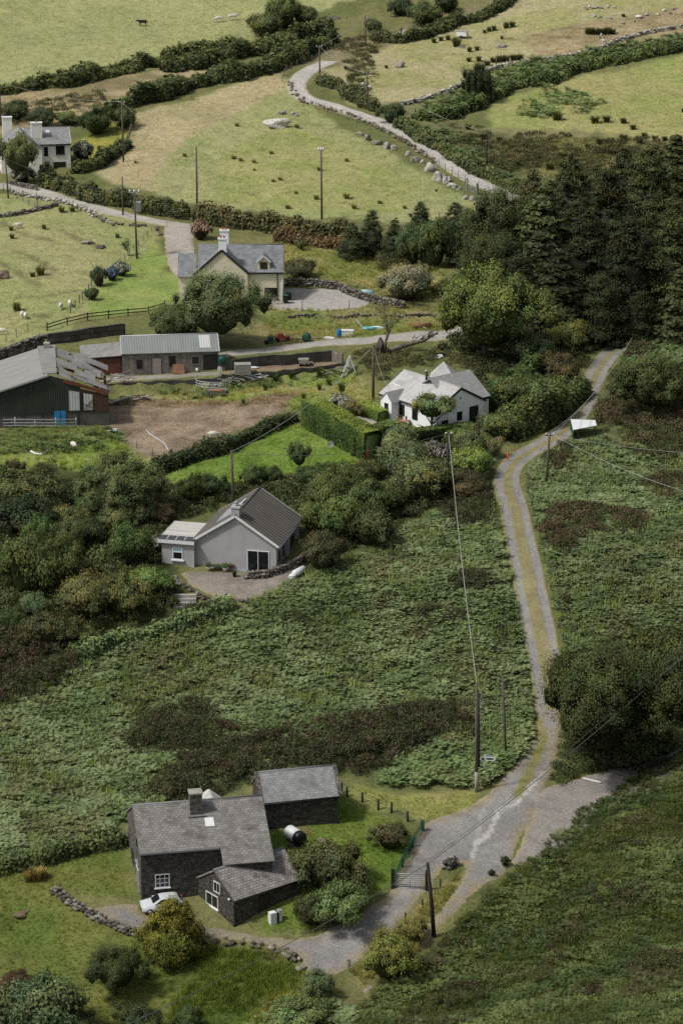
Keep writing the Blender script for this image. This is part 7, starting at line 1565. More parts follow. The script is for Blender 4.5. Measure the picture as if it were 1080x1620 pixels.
# ---------------------------------------------------------------- animals
def skin_mesh(name, V, E, Rr, sub=2):
    me = bpy.data.meshes.new(name); me.from_pydata(V, E, []); o = bpy.data.objects.new(name, me); COL.objects.link(o); o.modifiers.new('s', 'SKIN'); sk = me.skin_vertices[0].data
    for i, r in enumerate(Rr): sk[i].radius = (r, r) if not isinstance(r, tuple) else r; sk[i].use_root = (i == 0)
    m = o.modifiers.new('u', 'SUBSURF'); m.levels = sub; dg = bpy.context.evaluated_depsgraph_get(); r = bpy.data.meshes.new_from_object(o.evaluated_get(dg)); bpy.data.objects.remove(o); r.polygons.foreach_set('use_smooth', [True] * len(r.polygons)); r.name = name; return r
def quadruped(kind):
    """facing +x, unit = metres; cow 2.3 long or sheep 1.2 long"""
    if kind == 'cow':
        V = [(-.75,0,1.10),(-.35,0,1.05),(.15,0,1.03),(.6,0,1.08),(.85,0,1.2),(1.12,0,1.28),(1.38,0,1.12),(1.52,0,1.0)]; R = [(.27,.30),(.33,.36),(.34,.37),(.29,.33),(.18,.22),(.15,.16),(.12,.13),(.08,.09)]; hz, hx, fx, wy, lr = .72, -.66, .55, .19, .085
        tail = [(-.98,0,1.2),(-1.05,0,.95),(-1.05,0,.6)]; tr = [.05,.03,.045]; ear = [(1.1,.14,1.34),(1.06,.30,1.34)]
    elif kind == 'grazing_cow':
        V = [(-.75,0,1.10),(-.35,0,1.05),(.15,0,1.03),(.6,0,1.02),(.88,0,.88),(1.1,0,.62),(1.25,0,.38),(1.33,0,.2)]; R = [(.27,.30),(.33,.36),(.34,.37),(.29,.33),(.18,.22),(.15,.16),(.12,.13),(.08,.09)]; hz, hx, fx, wy, lr = .72, -.66, .55, .19, .085
        tail = [(-.98,0,1.2),(-1.05,0,.95),(-1.05,0,.6)]; tr = [.05,.03,.045]; ear = [(1.1,.14,.72),(1.04,.28,.74)]
    else:
        V = [(-.42,0,.58),(-.18,0,.58),(.1,0,.58),(.33,0,.58),(.46,0,.60),(.56,0,.50),(.64,0,.36),(.69,0,.25)]; R = [(.20,.21),(.26,.26),(.26,.26),(.22,.22),(.12,.12),(.09,.09),(.075,.08),(.05,.05)]; hz, hx, fx, wy, lr = .36, -.34, .28, .12, .04
        tail = [(-.6,0,.62),(-.66,0,.5),(-.67,0,.4)]; tr = [.04,.04,.03]; ear = [(.55,.07,.56),(.52,.15,.54)]
    E = [(i, i + 1) for i in range(7)]
    for sx, root in ((hx, 0), (fx, 3)):
        for sg in (-1, 1):
            n = len(V); k = -.07 if root == 0 else .02
            V += [(sx, sg * wy, hz), (sx + k * hz * 1.4 - (.02 if root else 0), sg * wy, hz * .5), (sx + .0, sg * wy, 0.02)]; R += [lr * 1.7, lr, lr * .75]; E += [(root, n), (n, n + 1), (n + 1, n + 2)]
    n = len(V); V += tail; R += tr; E += [(0, n), (n, n + 1), (n + 1, n + 2)]
    for sg in (-1, 1): n = len(V); V += [(ear[0][0], sg * ear[0][1], ear[0][2]), (ear[1][0], sg * ear[1][1], ear[1][2])]; R += [lr * .6, lr * .35]; E += [(5, n), (n, n + 1)]
    return skin_mesh('animal_body', V, E, R)
AN = {k: quadruped(k) for k in ('cow', 'grazing_cow', 'sheep')}
def animal(kind, px, py, rz, label, mat, sc=1., name='cow', cat='cow', group=None):
    me = AN[kind].copy(); me.materials.clear(); me.materials.append(M[mat]); o = link(bpy.data.objects.new(name, me)); o.location = at(px, py); o.rotation_euler.z = math.radians(rz); o.scale = (sc,) * 3; return tag(o, label, cat, group)
animal('cow', 226, 41, 180, 'black cow standing alone on the top left pasture', 'cow_black', .82); animal('grazing_cow', 346, 35, 185, 'white cow, left of the pair near the top', 'cow_pale', .85); animal('cow', 368, 32, 5, 'white cow, right of the pair near the top', 'cow_pale', .85)
for x, y, rz, l in ((97,489,80,'white sheep left of two standing close to the field fence'),(111,484,100,'white sheep right of two standing close to the field fence'),(36,503,85,'white sheep left of the closest pair in the left pasture'),(41,505,95,'white sheep right of the closest pair in the left pasture'),(3,530,0,'white sheep cut by the left edge of the pasture'),(30,361,200,'white sheep lying below the field wall at far left'),(117,709,120,'cream sheep below the metal barrier of the barn'),(337,694,185,'sheep at the edge of the bare soil by the low hedge')): animal('sheep', x, y, rz, l, 'wool', 1.05, 'sheep', 'sheep')

# ---------------------------------------------------------------- car
def car(px, py, az):
    r = thing('parked_car', 'white hatchback car half hidden by the golden conical evergreen', 'car', at(px, py), math.radians(az)); b = MB()
    prof = [(-1.98,.30),(-2.02,.62),(-1.96,.92),(-1.80,1.02),(-1.45,1.40),(-1.1,1.49),(-.2,1.50),(.25,1.44),(.98,1.02),(1.75,.86),(1.98,.68),(2.02,.42),(1.95,.28)]
    sec = [(-.84, 0., .0), (-.86, .06, .0), (.86, .06, 0.), (.84, 0, 0)]
    bm = bmesh.new(); rows = []
    for yy, ins in ((-.86, 0.), (-.6, 0.), (0, 0.), (.6, 0.), (.86, 0.)):
        row = []
        for x, z in prof:
            k = max(0, (z - 1.02) / .48); e = 1 - .25 * k; row.append(bm.verts.new((x, yy * e, z)))
        rows.append(row)
    n = len(prof)
    for a, c in zip(rows[:-1], rows[1:]):
        for i in range(n): bm.faces.new((a[i], a[(i + 1) % n], c[(i + 1) % n], c[i]))
    [bm.faces.new([r_[i] for i in ix]) for r_ in (rows[0], rows[-1]) for ix in ((0, 1, 2, 3, 8, 9, 10, 11, 12), (3, 4, 5, 6, 7, 8))]; bmesh.ops.recalc_face_normals(bm, faces=bm.faces); bmesh.ops.bevel(bm, geom=[e for e in bm.edges if e.calc_face_angle(0) > .5], offset=.05, segments=2, affect='EDGES')
    me = bpy.data.meshes.new('body'); bm.to_mesh(me); bm.free(); me.polygons.foreach_set('use_smooth', [True] * len(me.polygons)); me.materials.append(M['car_paint']); link(bpy.data.objects.new('body', me), r)
    for sg in (-1, 1):
        y = lambda z: sg * (.86 * (1 - .25 * max(0, (z - 1.02) / .48)) + .02)
        b = MB(); b.add([(x, y(z), z) for x, z in ((-1.35,1.05),(.72,1.05),(.2,1.37),(-.3,1.42),(-1.05,1.40))], [(0, 1, 2, 3, 4) if sg < 0 else (4, 3, 2, 1, 0)]); b.build('side_window', 'glass', r)
        b = MB(); b.bar((-.35, y(1.05), 1.04), (-.38, y(1.42), 1.41), .07, .02); b.build('door_pillar', 'car_paint', r)
        b = MB(); b.box(.62, .82, sg * .88 - .09, sg * .88 + .09, 1.0, 1.13); b.build('wing_mirror', 'car_paint', r)
        b = MB(); b.box(1.72, 1.98, sg * .66 - .14, sg * .66 + .14, .66, .80); b.build('headlight', 'white_plastic', r)
        b = MB(); b.box(-2.04, -1.88, sg * .7 - .1, sg * .7 + .1, .8, 1.0); b.build('tail_light', 'red_paint', r)
        for x in (-1.28, 1.3):
            b = MB(); b.tube([(x, sg * .68, .31), (x, sg * .88, .31)], .31, 18); w = b.build('wheel', 'tyre', r); b = MB(); b.tube([(x, sg * .86, .31), (x, sg * .895, .31)], .19, 10); b.build('rim', 'galvanised', w)
    b = MB(); b.add([(.98,-.62,1.055),(.98,.62,1.055),(.32,.56,1.46),(.32,-.56,1.46)], [(0,1,2,3)]); b.build('windscreen', 'glass', r)
    b = MB(); b.add([(-1.83,-.6,1.06),(-1.5,-.56,1.41),(-1.5,.56,1.41),(-1.83,.6,1.06)], [(0,1,2,3)]); b.build('rear_window', 'glass', r)
    b = MB(); b.box(1.94, 2.03, -.5, .5, .34, .5); b.build('grille', 'dark_trim', r)
    r.scale = (.87, .87, .87); return r
car(257, 1441, 193)

# ---------------------------------------------------------------- yard and garden things
def lie_cyl(p, d, L, r, rr=None): d = Vector(d).normalized(); return [Vector(p) - d * L / 2, Vector(p) + d * L / 2], r
t = thing('oil_tank', 'black and white cylindrical tank on the bare patch of the lawn', 'tank', at(467,1334)); dr = Vector((.55, -.83, 0)).normalized()
b = MB(); b.tube([-dr * .95 + Vector((0,0,.72)), -dr * .9 + Vector((0,0,.72)), dr * .45 + Vector((0,0,.72))], [.5, .6, .6], 20); b.build('shell', 'white_plastic', t); b = MB(); b.tube([dr * .45 + Vector((0,0,.72)), dr * .9 + Vector((0,0,.72)), dr * 1.02 + Vector((0,0,.72)), dr * 1.06 + Vector((0,0,.72))], [.605, .605, .45, .15], 20); b.build('end_cap', 'dark_plastic', t)
b = MB(); b.box(-.6, .6, -.7, .7, -.3, .12); b.build('plinth', 'dark_concrete', t); b = MB(); b.bar(dr * -.5 + Vector((0,0,.05)), dr * -.5 + Vector((0,0,.5)), 1.0, .15); b.build('cradle', 'dark_concrete', t)
t = thing('boiler_cabinet', 'white boiler cabinet beside the door of the stone outbuilding', 'appliance', at(431,1460), .5); b = MB(); b.box(-.28,.28,-.25,.25,-.1,.95); b.build('cabinet', 'white_plastic', t); b = MB(); b.box(.285,.5,-.2,.2,.0,.85); b.build('side_panel', 'dark_plastic', t)
t = thing('boiler_cabinet', 'second smaller white unit right of the boiler cabinet', 'appliance', at(442,1455), .5); b = MB(); b.box(-.16,.16,-.2,.2,-.1,.85); b.build('cabinet', 'white_plastic', t); b = MB(); b.box(-.18,.18,-.22,.22,.852,.9); b.build('lid', 'galvanised', t)
# finger signpost
t = thing('finger_signpost', 'white two-armed finger signpost beside the tall poles', 'signpost', at(766,1228)); b = MB(); b.tube([(0,0,-.3),(0,0,2.0)], .055, 8); b.build('post', 'galvanised', t)
for nm, a, L in (('left', math.radians(206), .5), ('right', math.radians(-8), .95), ('back', math.radians(28), .5)):
    c, s = math.cos(a), math.sin(a); n = Vector((s, -c, 0)) if s * 0 - c < 0 else Vector((-s, c, 0)); zz = 1.72 if nm != 'back' else 1.9
    q = lambda x, z, o: Vector((c * x, s * x, z)) + n * o
    b = MB(); b.extrude([q(.05, zz - .19, 0), q(L - .1, zz - .19, 0), q(L, zz, 0), q(L - .1, zz + .19, 0), q(.05, zz + .19, 0)], n * .04); ar = b.build('arm', 'white_trim', t)
    if nm == 'back': continue
    b = MB(); x = .12; R = random.Random(len(nm))
    while x < L - .2: w = R.uniform(.05, .10); b.extrude([q(x, zz - .085, .045), q(x + w, zz - .085, .045), q(x + w, zz + .085, .045), q(x, zz + .085, .045)], n * .006); x += w + .02
    b.build('lettering', 'brown_frame', ar)
t = thing('marker_post', 'short white capped post under the finger signpost', 'post', at(765,1233)); b = MB(); b.tube([(0,0,-.3),(0,0,.8)], .05, 6); b.build('post', 'white_trim', t); b = MB(); b.tube([(0,0,.8),(0,0,.9)], .06, 6); b.build('cap', 'dark_trim', t)
t = thing('notice_board', 'small white notice on a stake at the lower end of the driveway', 'sign', at(553,1537), .3); b = MB(); b.tube([(0,0,-.3),(-.1,0,1.2)], .03, 6); b.build('stake', 'post_wood', t); b = MB(); b.extrude([(-.2,-.05,.45),(.12,-.05,.4),(.07,-.05,.8),(-.25,-.05,.85)], (0,-.03,0)); b.extrude([(-.26,-.05,.9),(.06,-.05,.86),(.02,-.05,1.1),(-.3,-.05,1.14)], (0,-.03,0)); b.build('plate', 'cladding_white', t)
b = MB(); b.bar((-.75,.5,.12),(.75,-.5,.14),.14,.1); tag(b.build('white_pipe', 'white_plastic', loc=at(935,1236)), 'short white pipe lying on the side road', 'pipe')
# bungalow terrace
def pot(px, py, r, h, mat, label, plant=None):
    t = thing('plant_pot', label, 'plant pot', at(px, py, .12)); b = MB(); b.tube([(0,0,0),(0,0,h*.8),(0,0,h)], [r*.75, r, r*1.1], 10); b.build('pot', mat, t)
    if plant: o = link(bpy.data.objects.new('plant', T['bush1']), t); o.scale = (r*2.0, r*2.0, h*1.3); o.location.z = h*.8; o.color = (*plant, 1)
pot(330,903,.2,.35,'white_plastic','white pot at the left of the bungalow wall',(.07,.10,.04)); pot(356,905,.22,.36,'white_plastic','white pot in the middle of the bungalow wall',(.08,.11,.045)); pot(371,914,.2,.55,'dark_plastic','black urn standing out on the bungalow terrace'); pot(343,901,.25,.2,'terracotta','terracotta pot with the widest plant by the bungalow wall',(.06,.085,.035)); pot(366,901,.2,.25,'terracotta','terracotta pot next to the sliding door',(.10,.10,.05))
t = thing('wrapped_bale', 'white plastic wrapped roll lying at the right end of the bungalow terrace', 'bale', at(473,910)); d = Vector((.55,.83,0)); b = MB(); b.tube([-d*.9+Vector((0,0,.32)), -d*.8+Vector((0,0,.35)), d*.8+Vector((0,0,.4)), d*.9+Vector((0,0,.4))], [.2,.36,.36,.2], 12); b.build('roll', 'tarp', t); b = MB(); b.rock(tuple(-d*1.2+Vector((0,0,.2))), .4,.35,.3,3,2,.2); b.build('loose_end', 'tarp', t)
# orange gas cylinders
for i, (x, y) in enumerate(((580,727),(585,725))):
    t = thing('gas_cylinder', ['left of two orange gas cylinders at the hedge end','right of two orange gas cylinders at the hedge end'][i], 'gas cylinder', at(x, y)); b = MB(); b.tube([(0,0,0),(0,0,1.05),(0,0,1.2),(0,0,1.26)], [.2,.2,.14,.06], 12); b.build('shell', 'orange_paint', t); b = MB(); b.tube([(0,0,1.2),(0,0,1.4)], [.14,.14], 10); b.build('collar', 'orange_paint', t)
t = thing('satellite_dish', 'round white satellite dish standing on the bright lawn', 'dish', at(524,711)); b = MB(); b.tube([(0,0,-.1),(0,0,.7)], .04, 6); b.build('stand', 'galvanised', t); b = MB(); b.add([(.05,-.02,.65)] + [(.38*math.cos(a)*.8 - .1, -.12 + .1*math.cos(a), .65+.4*math.sin(a)) for a in np.linspace(0,6.283,17)[:-1]], [(0,1+i,1+(i+1)%16) for i in range(16)]); b.build('reflector', 'white_plastic', t)
t = thing('garden_table', 'small pink garden table in front of the white bungalow', 'table', at(637,676)); b = MB(); b.box(-.45,.45,-.35,.35,.66,.72); b.build('table_top', 'pink_fabric', t)
for x in (-.35,.35):
    for y in (-.25,.25): b = MB(); b.tube([(x,y,0),(x,y,.655)], .03, 5); b.build('leg', 'dark_trim', t)
for i, (x, y) in enumerate(((633,671),(645,672))):
    t = thing('garden_chair', ['dark garden chair left behind the pink table','dark garden chair right of the pink table'][i], 'chair', at(x, y), i * 1.2); b = MB(); b.box(-.24,.24,-.24,.24,.42,.46); b.build('seat', 'dark_trim', t); b = MB(); b.box(-.24,.24,.2,.24,.5,.95); b.build('backrest', 'rust', t)
    for x_ in (-.2,.2):
        for y_ in (-.2,.2): b = MB(); b.tube([(x_,y_,0),(x_,y_,.42)], .02, 5); b.build('leg', 'dark_trim', t)
t = thing('marker_post', 'thin orange post on the lane bend', 'post', at(802,728)); b = MB(); b.tube([(0,0,-.2),(0,0,.95)], .05, 8); b.build('post', 'orange_paint', t); b = MB(); b.tube([(0,0,0.0),(0,0,.1)], .13, 8); b.build('base', 'orange_paint', t)
# white sheet roof beside the lane
q = [at(906,687), at(946,686), at(942,680), at(903,676)]; o_ = q[0].copy()
t = thing('tarp_shelter', 'low shelter with a white sheet roof beside the lane', 'shelter', o_); hz = .85; P = [U(x, y, 1.2) for x, y in ((906,680),(943,673),(941,664.5),(902,663))]; P = [Vector(p) - o_ for p in P]
b = MB(); b.add(P, [(0,1,2,3)]); b.add([p - Vector((0,0,.06)) for p in P], [(3,2,1,0)]); b.build('roof_sheet', 'tarp', t)
for i, p in enumerate(P): b = MB(); b.tube([(p.x*.97,p.y*.97,-.6),(p.x*.97,p.y*.97,p.z-.07)], .05, 6); b.build('leg', 'green_paint', t)
b = MB(); a_, c_ = P[0], P[3]; b.add([a_*.98 - Vector((0,0,.08)), c_*.98 - Vector((0,0,.08)), c_*.98 - Vector((0,0,1.4)), a_*.98 - Vector((0,0,1.4))], [(0,1,2,3)]); b.build('side_sheet', 'green_paint', t)
# cream house yard
for i, x in enumerate((452,457)):
    t = thing('wheelie_bin', ['dark wheelie bin against the cream house corner','second dark wheelie bin, farther from the cream house corner'][i], 'bin', at(x, 480 - i*5)); b = MB(); b.extrude([(-.27,-.3,.05),(.27,-.3,.05),(.32,-.36,1.0),(-.32,-.36,1.0)], (0,.66,0)); b.build('body', 'dark_plastic', t); b = MB(); b.box(-.34,.34,-.38,.36,1.003,1.08); b.build('lid', 'green_plastic', t); b = MB(); b.tube([(-.3,.33,.12),(.3,.33,.12)], .12, 10); b.build('wheel', 'tyre', t)
def bicycle(px, py, label):
    t = thing('bicycle', label, 'bicycle', at(px, py, .1), .05); 
    for x in (-.52,.52): b = MB(); b.tube([(x+.33*math.cos(a),0,.34+.33*math.sin(a)) for a in np.linspace(0,6.283,19)], .028, 5); b.build('wheel', 'tyre', t)
    b = MB(); A_1,B_1,C_1,D_1 = (-.52,0,.34),(-.08,0,.30),(-.2,0,.82),(.36,0,.82)
    for p, q2 in ((A_1,B_1),(A_1,C_1),(B_1,C_1),(C_1,D_1),(B_1,D_1),(D_1,(.52,0,.34)),(D_1,(.33,0,1.0))): b.tube([p,q2], .022, 5)
    b.build('frame', 'dark_trim', t); b = MB(); b.box(-.34,-.1,-.07,.07,.88,.93); b.build('saddle', 'dark_trim', t); b = MB(); b.tube([(.3,-.28,1.0),(.34,0,1.02),(.3,.28,1.0)], .02, 5); b.build('handlebar', 'galvanised', t)
bicycle(432, 482, 'bicycle leaning outside the cream house wall')
t = thing('water_tank', 'pale blue tank lying on the bank above the stone wall', 'tank', at(580,468)); b = MB(); b.tube([(-.8,.1,.42),(-.72,.1,.42),(.72,-.1,.42),(.8,-.1,.42)], [.25,.4,.4,.25], 14); b.build('shell', 'pale_blue_plastic', t); b = MB(); b.tube([(-.1,.0,.8),(.1,0,.8)], .1, 8); b.build('cap', 'galvanised', t)
# farm clutter along the track
t = thing('fuel_tank', 'dark green round ended tank beside the farm track', 'tank', at(485,540)); b = MB(); b.tube([(.1,.5,.55),(.05,.3,.55),(-.05,-.35,.55),(-.07,-.42,.55),(-.08,-.46,.55)], [.3,.52,.52,.42,.15], 18); b.build('shell', 'green_paint', t); b = MB(); b.box(-.3,.3,-.3,.3,-.1,.1); b.build('cradle', 'rust', t)
t = thing('red_mower', 'faded red farm machine on the verge of the track', 'machine', at(447,540)); b = MB(); b.box(-.9,.9,-.4,.4,.35,.62); b.build('deck', 'red_paint', t); b = MB(); b.box(-.55,.1,-.25,.25,.622,.9); b.build('hood', 'red_paint', t); b = MB(); b.box(.3,.8,-.3,.3,.622,.72); b.build('rack', 'concrete', t)
for x in (-.6,.6): b = MB(); b.tube([(x,-.45,.25),(x,-.3,.25)], .26, 12); b.build('wheel', 'tyre', t)
t = thing('green_implement', 'dark green implement left of the faded red machine', 'machine', at(428,543)); b = MB(); b.box(-.35,.35,-.3,.3,.25,.85); b.build('body', 'green_paint', t); b = MB(); b.bar((-.8,-.1,.2),(.6,-.1,.25),.15,.1); b.build('drawbar', 'rust', t); b = MB(); b.tube([(-.5,-.4,.25),(-.5,-.25,.25)], .25, 12); b.build('wheel', 'tyre', t)
t = thing('plastic_drum', 'upright blue drum beside the white container', 'barrel', at(536,533)); b = MB(); b.tube([(0,0,0),(0,0,.1),(0,0,.45),(0,0,.5),(0,0,.9),(0,0,.95)], [.28,.3,.3,.31,.3,.27], 14); b.build('shell', 'blue_plastic', t); b = MB(); b.tube([(0,0,.95),(0,0,1.0)], .2, 12); b.build('lid', 'blue_plastic', t)
t = thing('white_container', 'white chest like container right of the blue drum', 'container', at(549,531), -.1); b = MB(); b.box(-.75,.75,-.3,.3,0,.62); b.build('body', 'white_plastic', t); b = MB(); b.box(-.78,.78,-.33,.33,.622,.74); b.build('lid', 'white_plastic', t)
b = MB(); b.tube([(-2.2,-.1,.1),(0,0,.14),(2.2,.1,.12)], .1, 8); tag(b.build('timber_pole', 'silver_wood', loc=at(489,536), rotz=.06), 'long pale pole lying behind the dark green tank', 'timber')
b = MB(); b.bar((-.5,.9,.95),(.5,-.8,.12),.22,.06); tag(b.build('white_plank', 'silver_wood', loc=at(569,520)), 'pale plank sloping down the bank above the track', 'plank')
b = MB(); b.rock((0,0,.15),.75,.4,.28,4,3,.45); tag(b.build('crumpled_tarp', 'turquoise_tarp', loc=at(584,523)), 'crumpled turquoise sheet beside the half bare tree', 'tarp'); b = MB(); b.rock((0,0,.15),.6,.4,.3,9,3,.5); tag(b.build('crumpled_tarp', 'tarp', loc=at(597,522)), 'white crumpled sheet beside the turquoise one', 'tarp'); b = MB(); b.rock((0,0,.08),.75,.35,.14,12,3,.9); b.rock((.8,.3,.08),.4,.25,.12,17,3,.9); tag(b.build('crumpled_tarp', 'cladding_white' if False else 'tarp', loc=at(685,566)), 'white crumpled sheeting under the round tree, behind the white bungalow', 'tarp')
b = MB(); b.rock((0,0,.08),.7,.35,.14,15,2,.4); tag(b.build('rubbish_pile', 'tarp', loc=at(517,536)), 'flat white scrap left of the blue drum', 'scrap')
t = thing('land_roller', 'rusty brown roller at the right end of the farm track', 'machine', at(667,520), .28); b = MB(); b.tube([(-1.15,0,.36),(1.15,0,.36)], .34, 16); b.build('drum', 'rusty_timber', t); b = MB(); b.bar((-1.25,0,.4),(1.25,0,.4),.1,.1); b.bar((-1.2,-.45,.42),(1.2,-.45,.42),.1,.12); b.bar((-1.2,0,.4),(-1.2,-.45,.42),.08,.1); b.bar((1.2,0,.4),(1.2,-.45,.42),.08,.1); b.build('roller_frame', 'rust', t); b = MB(); b.bar((0,-.45,.4),(.3,-1.3,.25),.1,.08); b.build('drawbar', 'silver_wood', t)
def fallen_tree():
    t = thing('fallen_tree', 'fallen grey trunk with bare branches between the track and the white bungalow', 'fallen tree', at(650,556)); R = random.Random(6); b = MB(); b.tube([(-3.2,-1.6,.35),(-1.,-.2,.7),(1.6,.6,1.2),(3.2,1.2,2.0)], [.34,.3,.2,.1], 8); b.build('trunk', 'grey_bark', t)
    for k in range(16):
        f = R.uniform(.2, 1); p = Vector((-1 + 4.2 * f, -.2 + 1.4 * f, .7 + 1.2 * f)); d = Vector((R.uniform(.1,1.2), R.uniform(-.8,.8), R.uniform(-.2,1))).normalized(); L = R.uniform(.8,2.2); b = MB(); m = p + d*L*.5 + Vector((0,0,R.uniform(-.1,.2))); b.tube([p, m, p+d*L], [.07,.045,.015], 5)
        for _ in range(3): e = m + Vector((R.uniform(-.6,.6),R.uniform(-.6,.6),R.uniform(0,.6))); b.tube([m,e],[.03,.01],4)
        b.build('branch', 'grey_bark', t)
    b = MB(); b.rock((-3.7,-1.9,.9),.45,1.2,1.2,3,3,.35); b.build('root_plate', 'bark', t)
fallen_tree()
def frame_swing():
    t = thing('leaning_poles', 'white A shaped frame of leaning poles at the end of the silage pit', 'frame', at(552,598), .2)
    for a, c in (((-.9,0,0),(.1,.1,2.5)),((-.55,.4,0),(.15,.3,2.5)),((.95,0,0),(.05,.1,2.5)),((.75,.5,0),(.15,.35,2.45)),((-.3,.2,0),(.2,.2,2.4))): b = MB(); b.bar(a, c, .13, .13); b.build('pole', 'white_trim', t)
    b = MB(); b.bar((-.4,.05,1.1),(.5,.05,1.15),.08,.08); b.build('cross_bar', 'silver_wood', t)
frame_swing()
def pallets(px, py, w, d, h, n, label, mat='silver_wood', rz=.08):
    t = thing('wooden_crate', label, 'crate', at(px, py, .1), rz)
    for k in range(n): z = h * k / n; b = MB(); b.box(-w/2, w/2, -d/2, -d/2+.05, z, z + h/n*.75); b.box(-w/2, -w/2+.05, -d/2+.052, d/2, z, z + h/n*.75); b.box(w/2-.05, w/2, -d/2+.052, d/2, z, z + h/n*.75); b.build('slat', mat, t)
    b = MB(); b.box(-w/2, w/2, -d/2, d/2, h, h+.07); b.build('lid', mat, t); b = MB(); b.box(-w/2+.06, w/2-.06, -d/2+.07, d/2-.06, .02, h-.02); b.build('load', 'dark_concrete', t)
pallets(384, 592, 1.9, 1.2, 1.15, 7, 'big slatted crate at the left end of the silage pit')
t = thing('hand_cart', 'small grey box trolley on the silage pit floor', 'cart', at(480,580,.1), .08); b = MB(); b.extrude([(-.5,-.4,.3),(.5,-.4,.3),(.62,-.4,.85),(-.62,-.4,.85)], (0,.8,0)); b.build('box', 'silver_wood', t)
for x in (-.35,.35): b = MB(); b.tube([(x,-.46,.2),(x,-.41,.2)], .2, 10); b.build('wheel', 'tyre', t)
b = MB(); b.rock((0,0,.1),.5,.3,.15,8,2,.4); tag(b.build('white_sack', 'tarp', loc=at(402,584,.1)), 'white sack beside the big slatted crate', 'sack'); b = MB(); b.rock((0,0,.12),.32,.25,.2,18,2,.3); tag(b.build('feed_sack', 'silver_wood', loc=at(492,577,.1)), 'pale sack right of the box trolley', 'sack')
t = thing('slurry_tank', 'teal round tank at the right end of the wooden shed', 'tank', at(352,585)); b = MB(); b.tube([(0,.6,1.2),(0,.4,1.2),(0,-.4,1.2),(0,-.52,1.2),(0,-.56,1.2)], [.3,.5,.5,.38,.12], 16); b.build('shell', 'green_plastic', t); b = MB(); b.box(-.35,.35,-.4,.4,-.2,.72); b.build('stand', 'dark_concrete', t)
def ring_pen(px, py, r):
    t = thing('ring_feeder', 'round metal feeder pen in front of the yard wall', 'feeder', at(px, py)); 
    for z in (.25,.55,.85): b = MB(); b.tube([(r*math.cos(a), r*.8*math.sin(a), z) for a in np.linspace(0,6.283,31)], .05, 5); b.build('hoop', 'galvanised', t)
    for k in range(16): a = k*.3927; b = MB(); b.tube([(r*math.cos(a), r*.8*math.sin(a), -.3),(r*math.cos(a), r*.8*math.sin(a), .88)], .035, 5); b.build('upright', 'galvanised', t)
ring_pen(338, 611, 2.1)
stone_wall('rubble_pile', [(320,610),(335,612),(352,611)], .35, 1.2, .4, [(.42,.41,.38),(.30,.29,.27)], 'pale rubble lying inside the round feeder pen', 31, loose=.3, cat='rubble')
t = thing('feed_trailer', 'grey boat like trailer with an orange load beside the feeder pen', 'trailer', at(342,628), .1); b = MB(); v = [(-1.0,-.45,.25),(1.0,-.45,.35),(1.15,-.6,.9),(-1.15,-.6,.8),(-1.0,.45,.25),(1.0,.45,.35),(1.15,.6,.9),(-1.15,.6,.8)]; b.add(v, [(0,1,2,3),(5,4,7,6),(4,0,3,7),(1,5,6,2),(0,4,5,1)]); b.build('hopper', 'silver_wood', t); b = MB(); b.rock((.1,0,.72),.75,.4,.16,3,2,.3); b.build('load', 'terracotta', t); b = MB(); b.tube([(-.4,-.55,.2),(-.4,-.42,.2)], .22, 12); b.build('wheel', 'tyre', t)
def beams(name, pts, n, L, label, mats, seed, cat='timber'):
    R = random.Random(seed); P = W(pts, .3); o = Vector(P[len(P)//2]); o.z = float(gz(o.x, o.y)); t = thing(name, label, cat, o)
    for k in range(n):
        p = Vector(P[R.randrange(len(P))]); p.z = float(gz(p.x, p.y)) + R.uniform(.05, .55); a = R.uniform(-.9, .9); d = Vector((math.cos(a), math.sin(a) * .8, R.uniform(-.3, .45))) * L * R.uniform(.35, .6); b = MB(); b.bar(p - o - d + Vector((0, R.uniform(-.5, .5), .1)), p - o + d, R.uniform(.06, .14), R.uniform(.05, .12)); b.build('beam', R.choice(mats), t)
    return t
beams('timber_pile', [(186,640),(200,637),(215,634),(232,633)], 26, 2.2, 'tangled heap of broken beams between the barn and the soil field', ['silver_wood','pole_wood','rusty_timber','white_trim'], 4)
beams('metal_pile', [(362,606),(385,602),(405,600)], 16, 2.6, 'tangle of pale metal tubes in front of the silage pit', ['galvanised','white_trim','silver_wood'], 7, 'scrap')
beams('timber_pile', [(500,596),(520,592),(535,588)], 9, 2.0, 'few leaning boards by the front wall of the silage pit', ['silver_wood','dark_pole_wood'], 9)
beams('plank_pile', [(180,603),(190,600),(198,597)], 7, 3.0, 'pale beams leaning up beside the red shed door', ['white_trim','silver_wood'], 11)
b = MB(); b.slab((-.75,-.5,.05),(.75,-.55,.05),(.6,.35,.95),(-.7,.4,.95),.06); tag(b.build('rusty_sheet', 'rusty_timber', loc=at(283,592,.1)), 'brown sheet leaning in front of the wooden shed', 'sheet')
stone_wall('rubble_pile', [(192,602),(203,603),(215,602)], .35, .9, .35, [(.45,.43,.40),(.3,.28,.25)], 'pale rubble in front of the red shed door', 33, loose=.3, cat='rubble')
t = thing('bucket', 'white bucket in front of the wooden shed opening', 'bucket', at(312,589,.1)); b = MB(); b.tube([(0,0,0),(0,0,.38)], [.14,.18], 10); b.build('pail', 'white_plastic', t); b = MB(); b.tube([(-.18,0,.38),(0,0,.55),(.18,0,.38)], .015, 5); b.build('handle', 'galvanised', t)
b = MB(); pts = [at(x, y, .08) for x, y in ((232,682),(236,687),(244,692),(252,697),(260,702),(264,708),(268,716))]; o_ = pts[0].copy(); b.tube([p - o_ for p in pts], .07, 6); tag(b.build('white_hose', 'cladding_white', loc=o_), 'white hose lying across the bare soil field', 'hose')
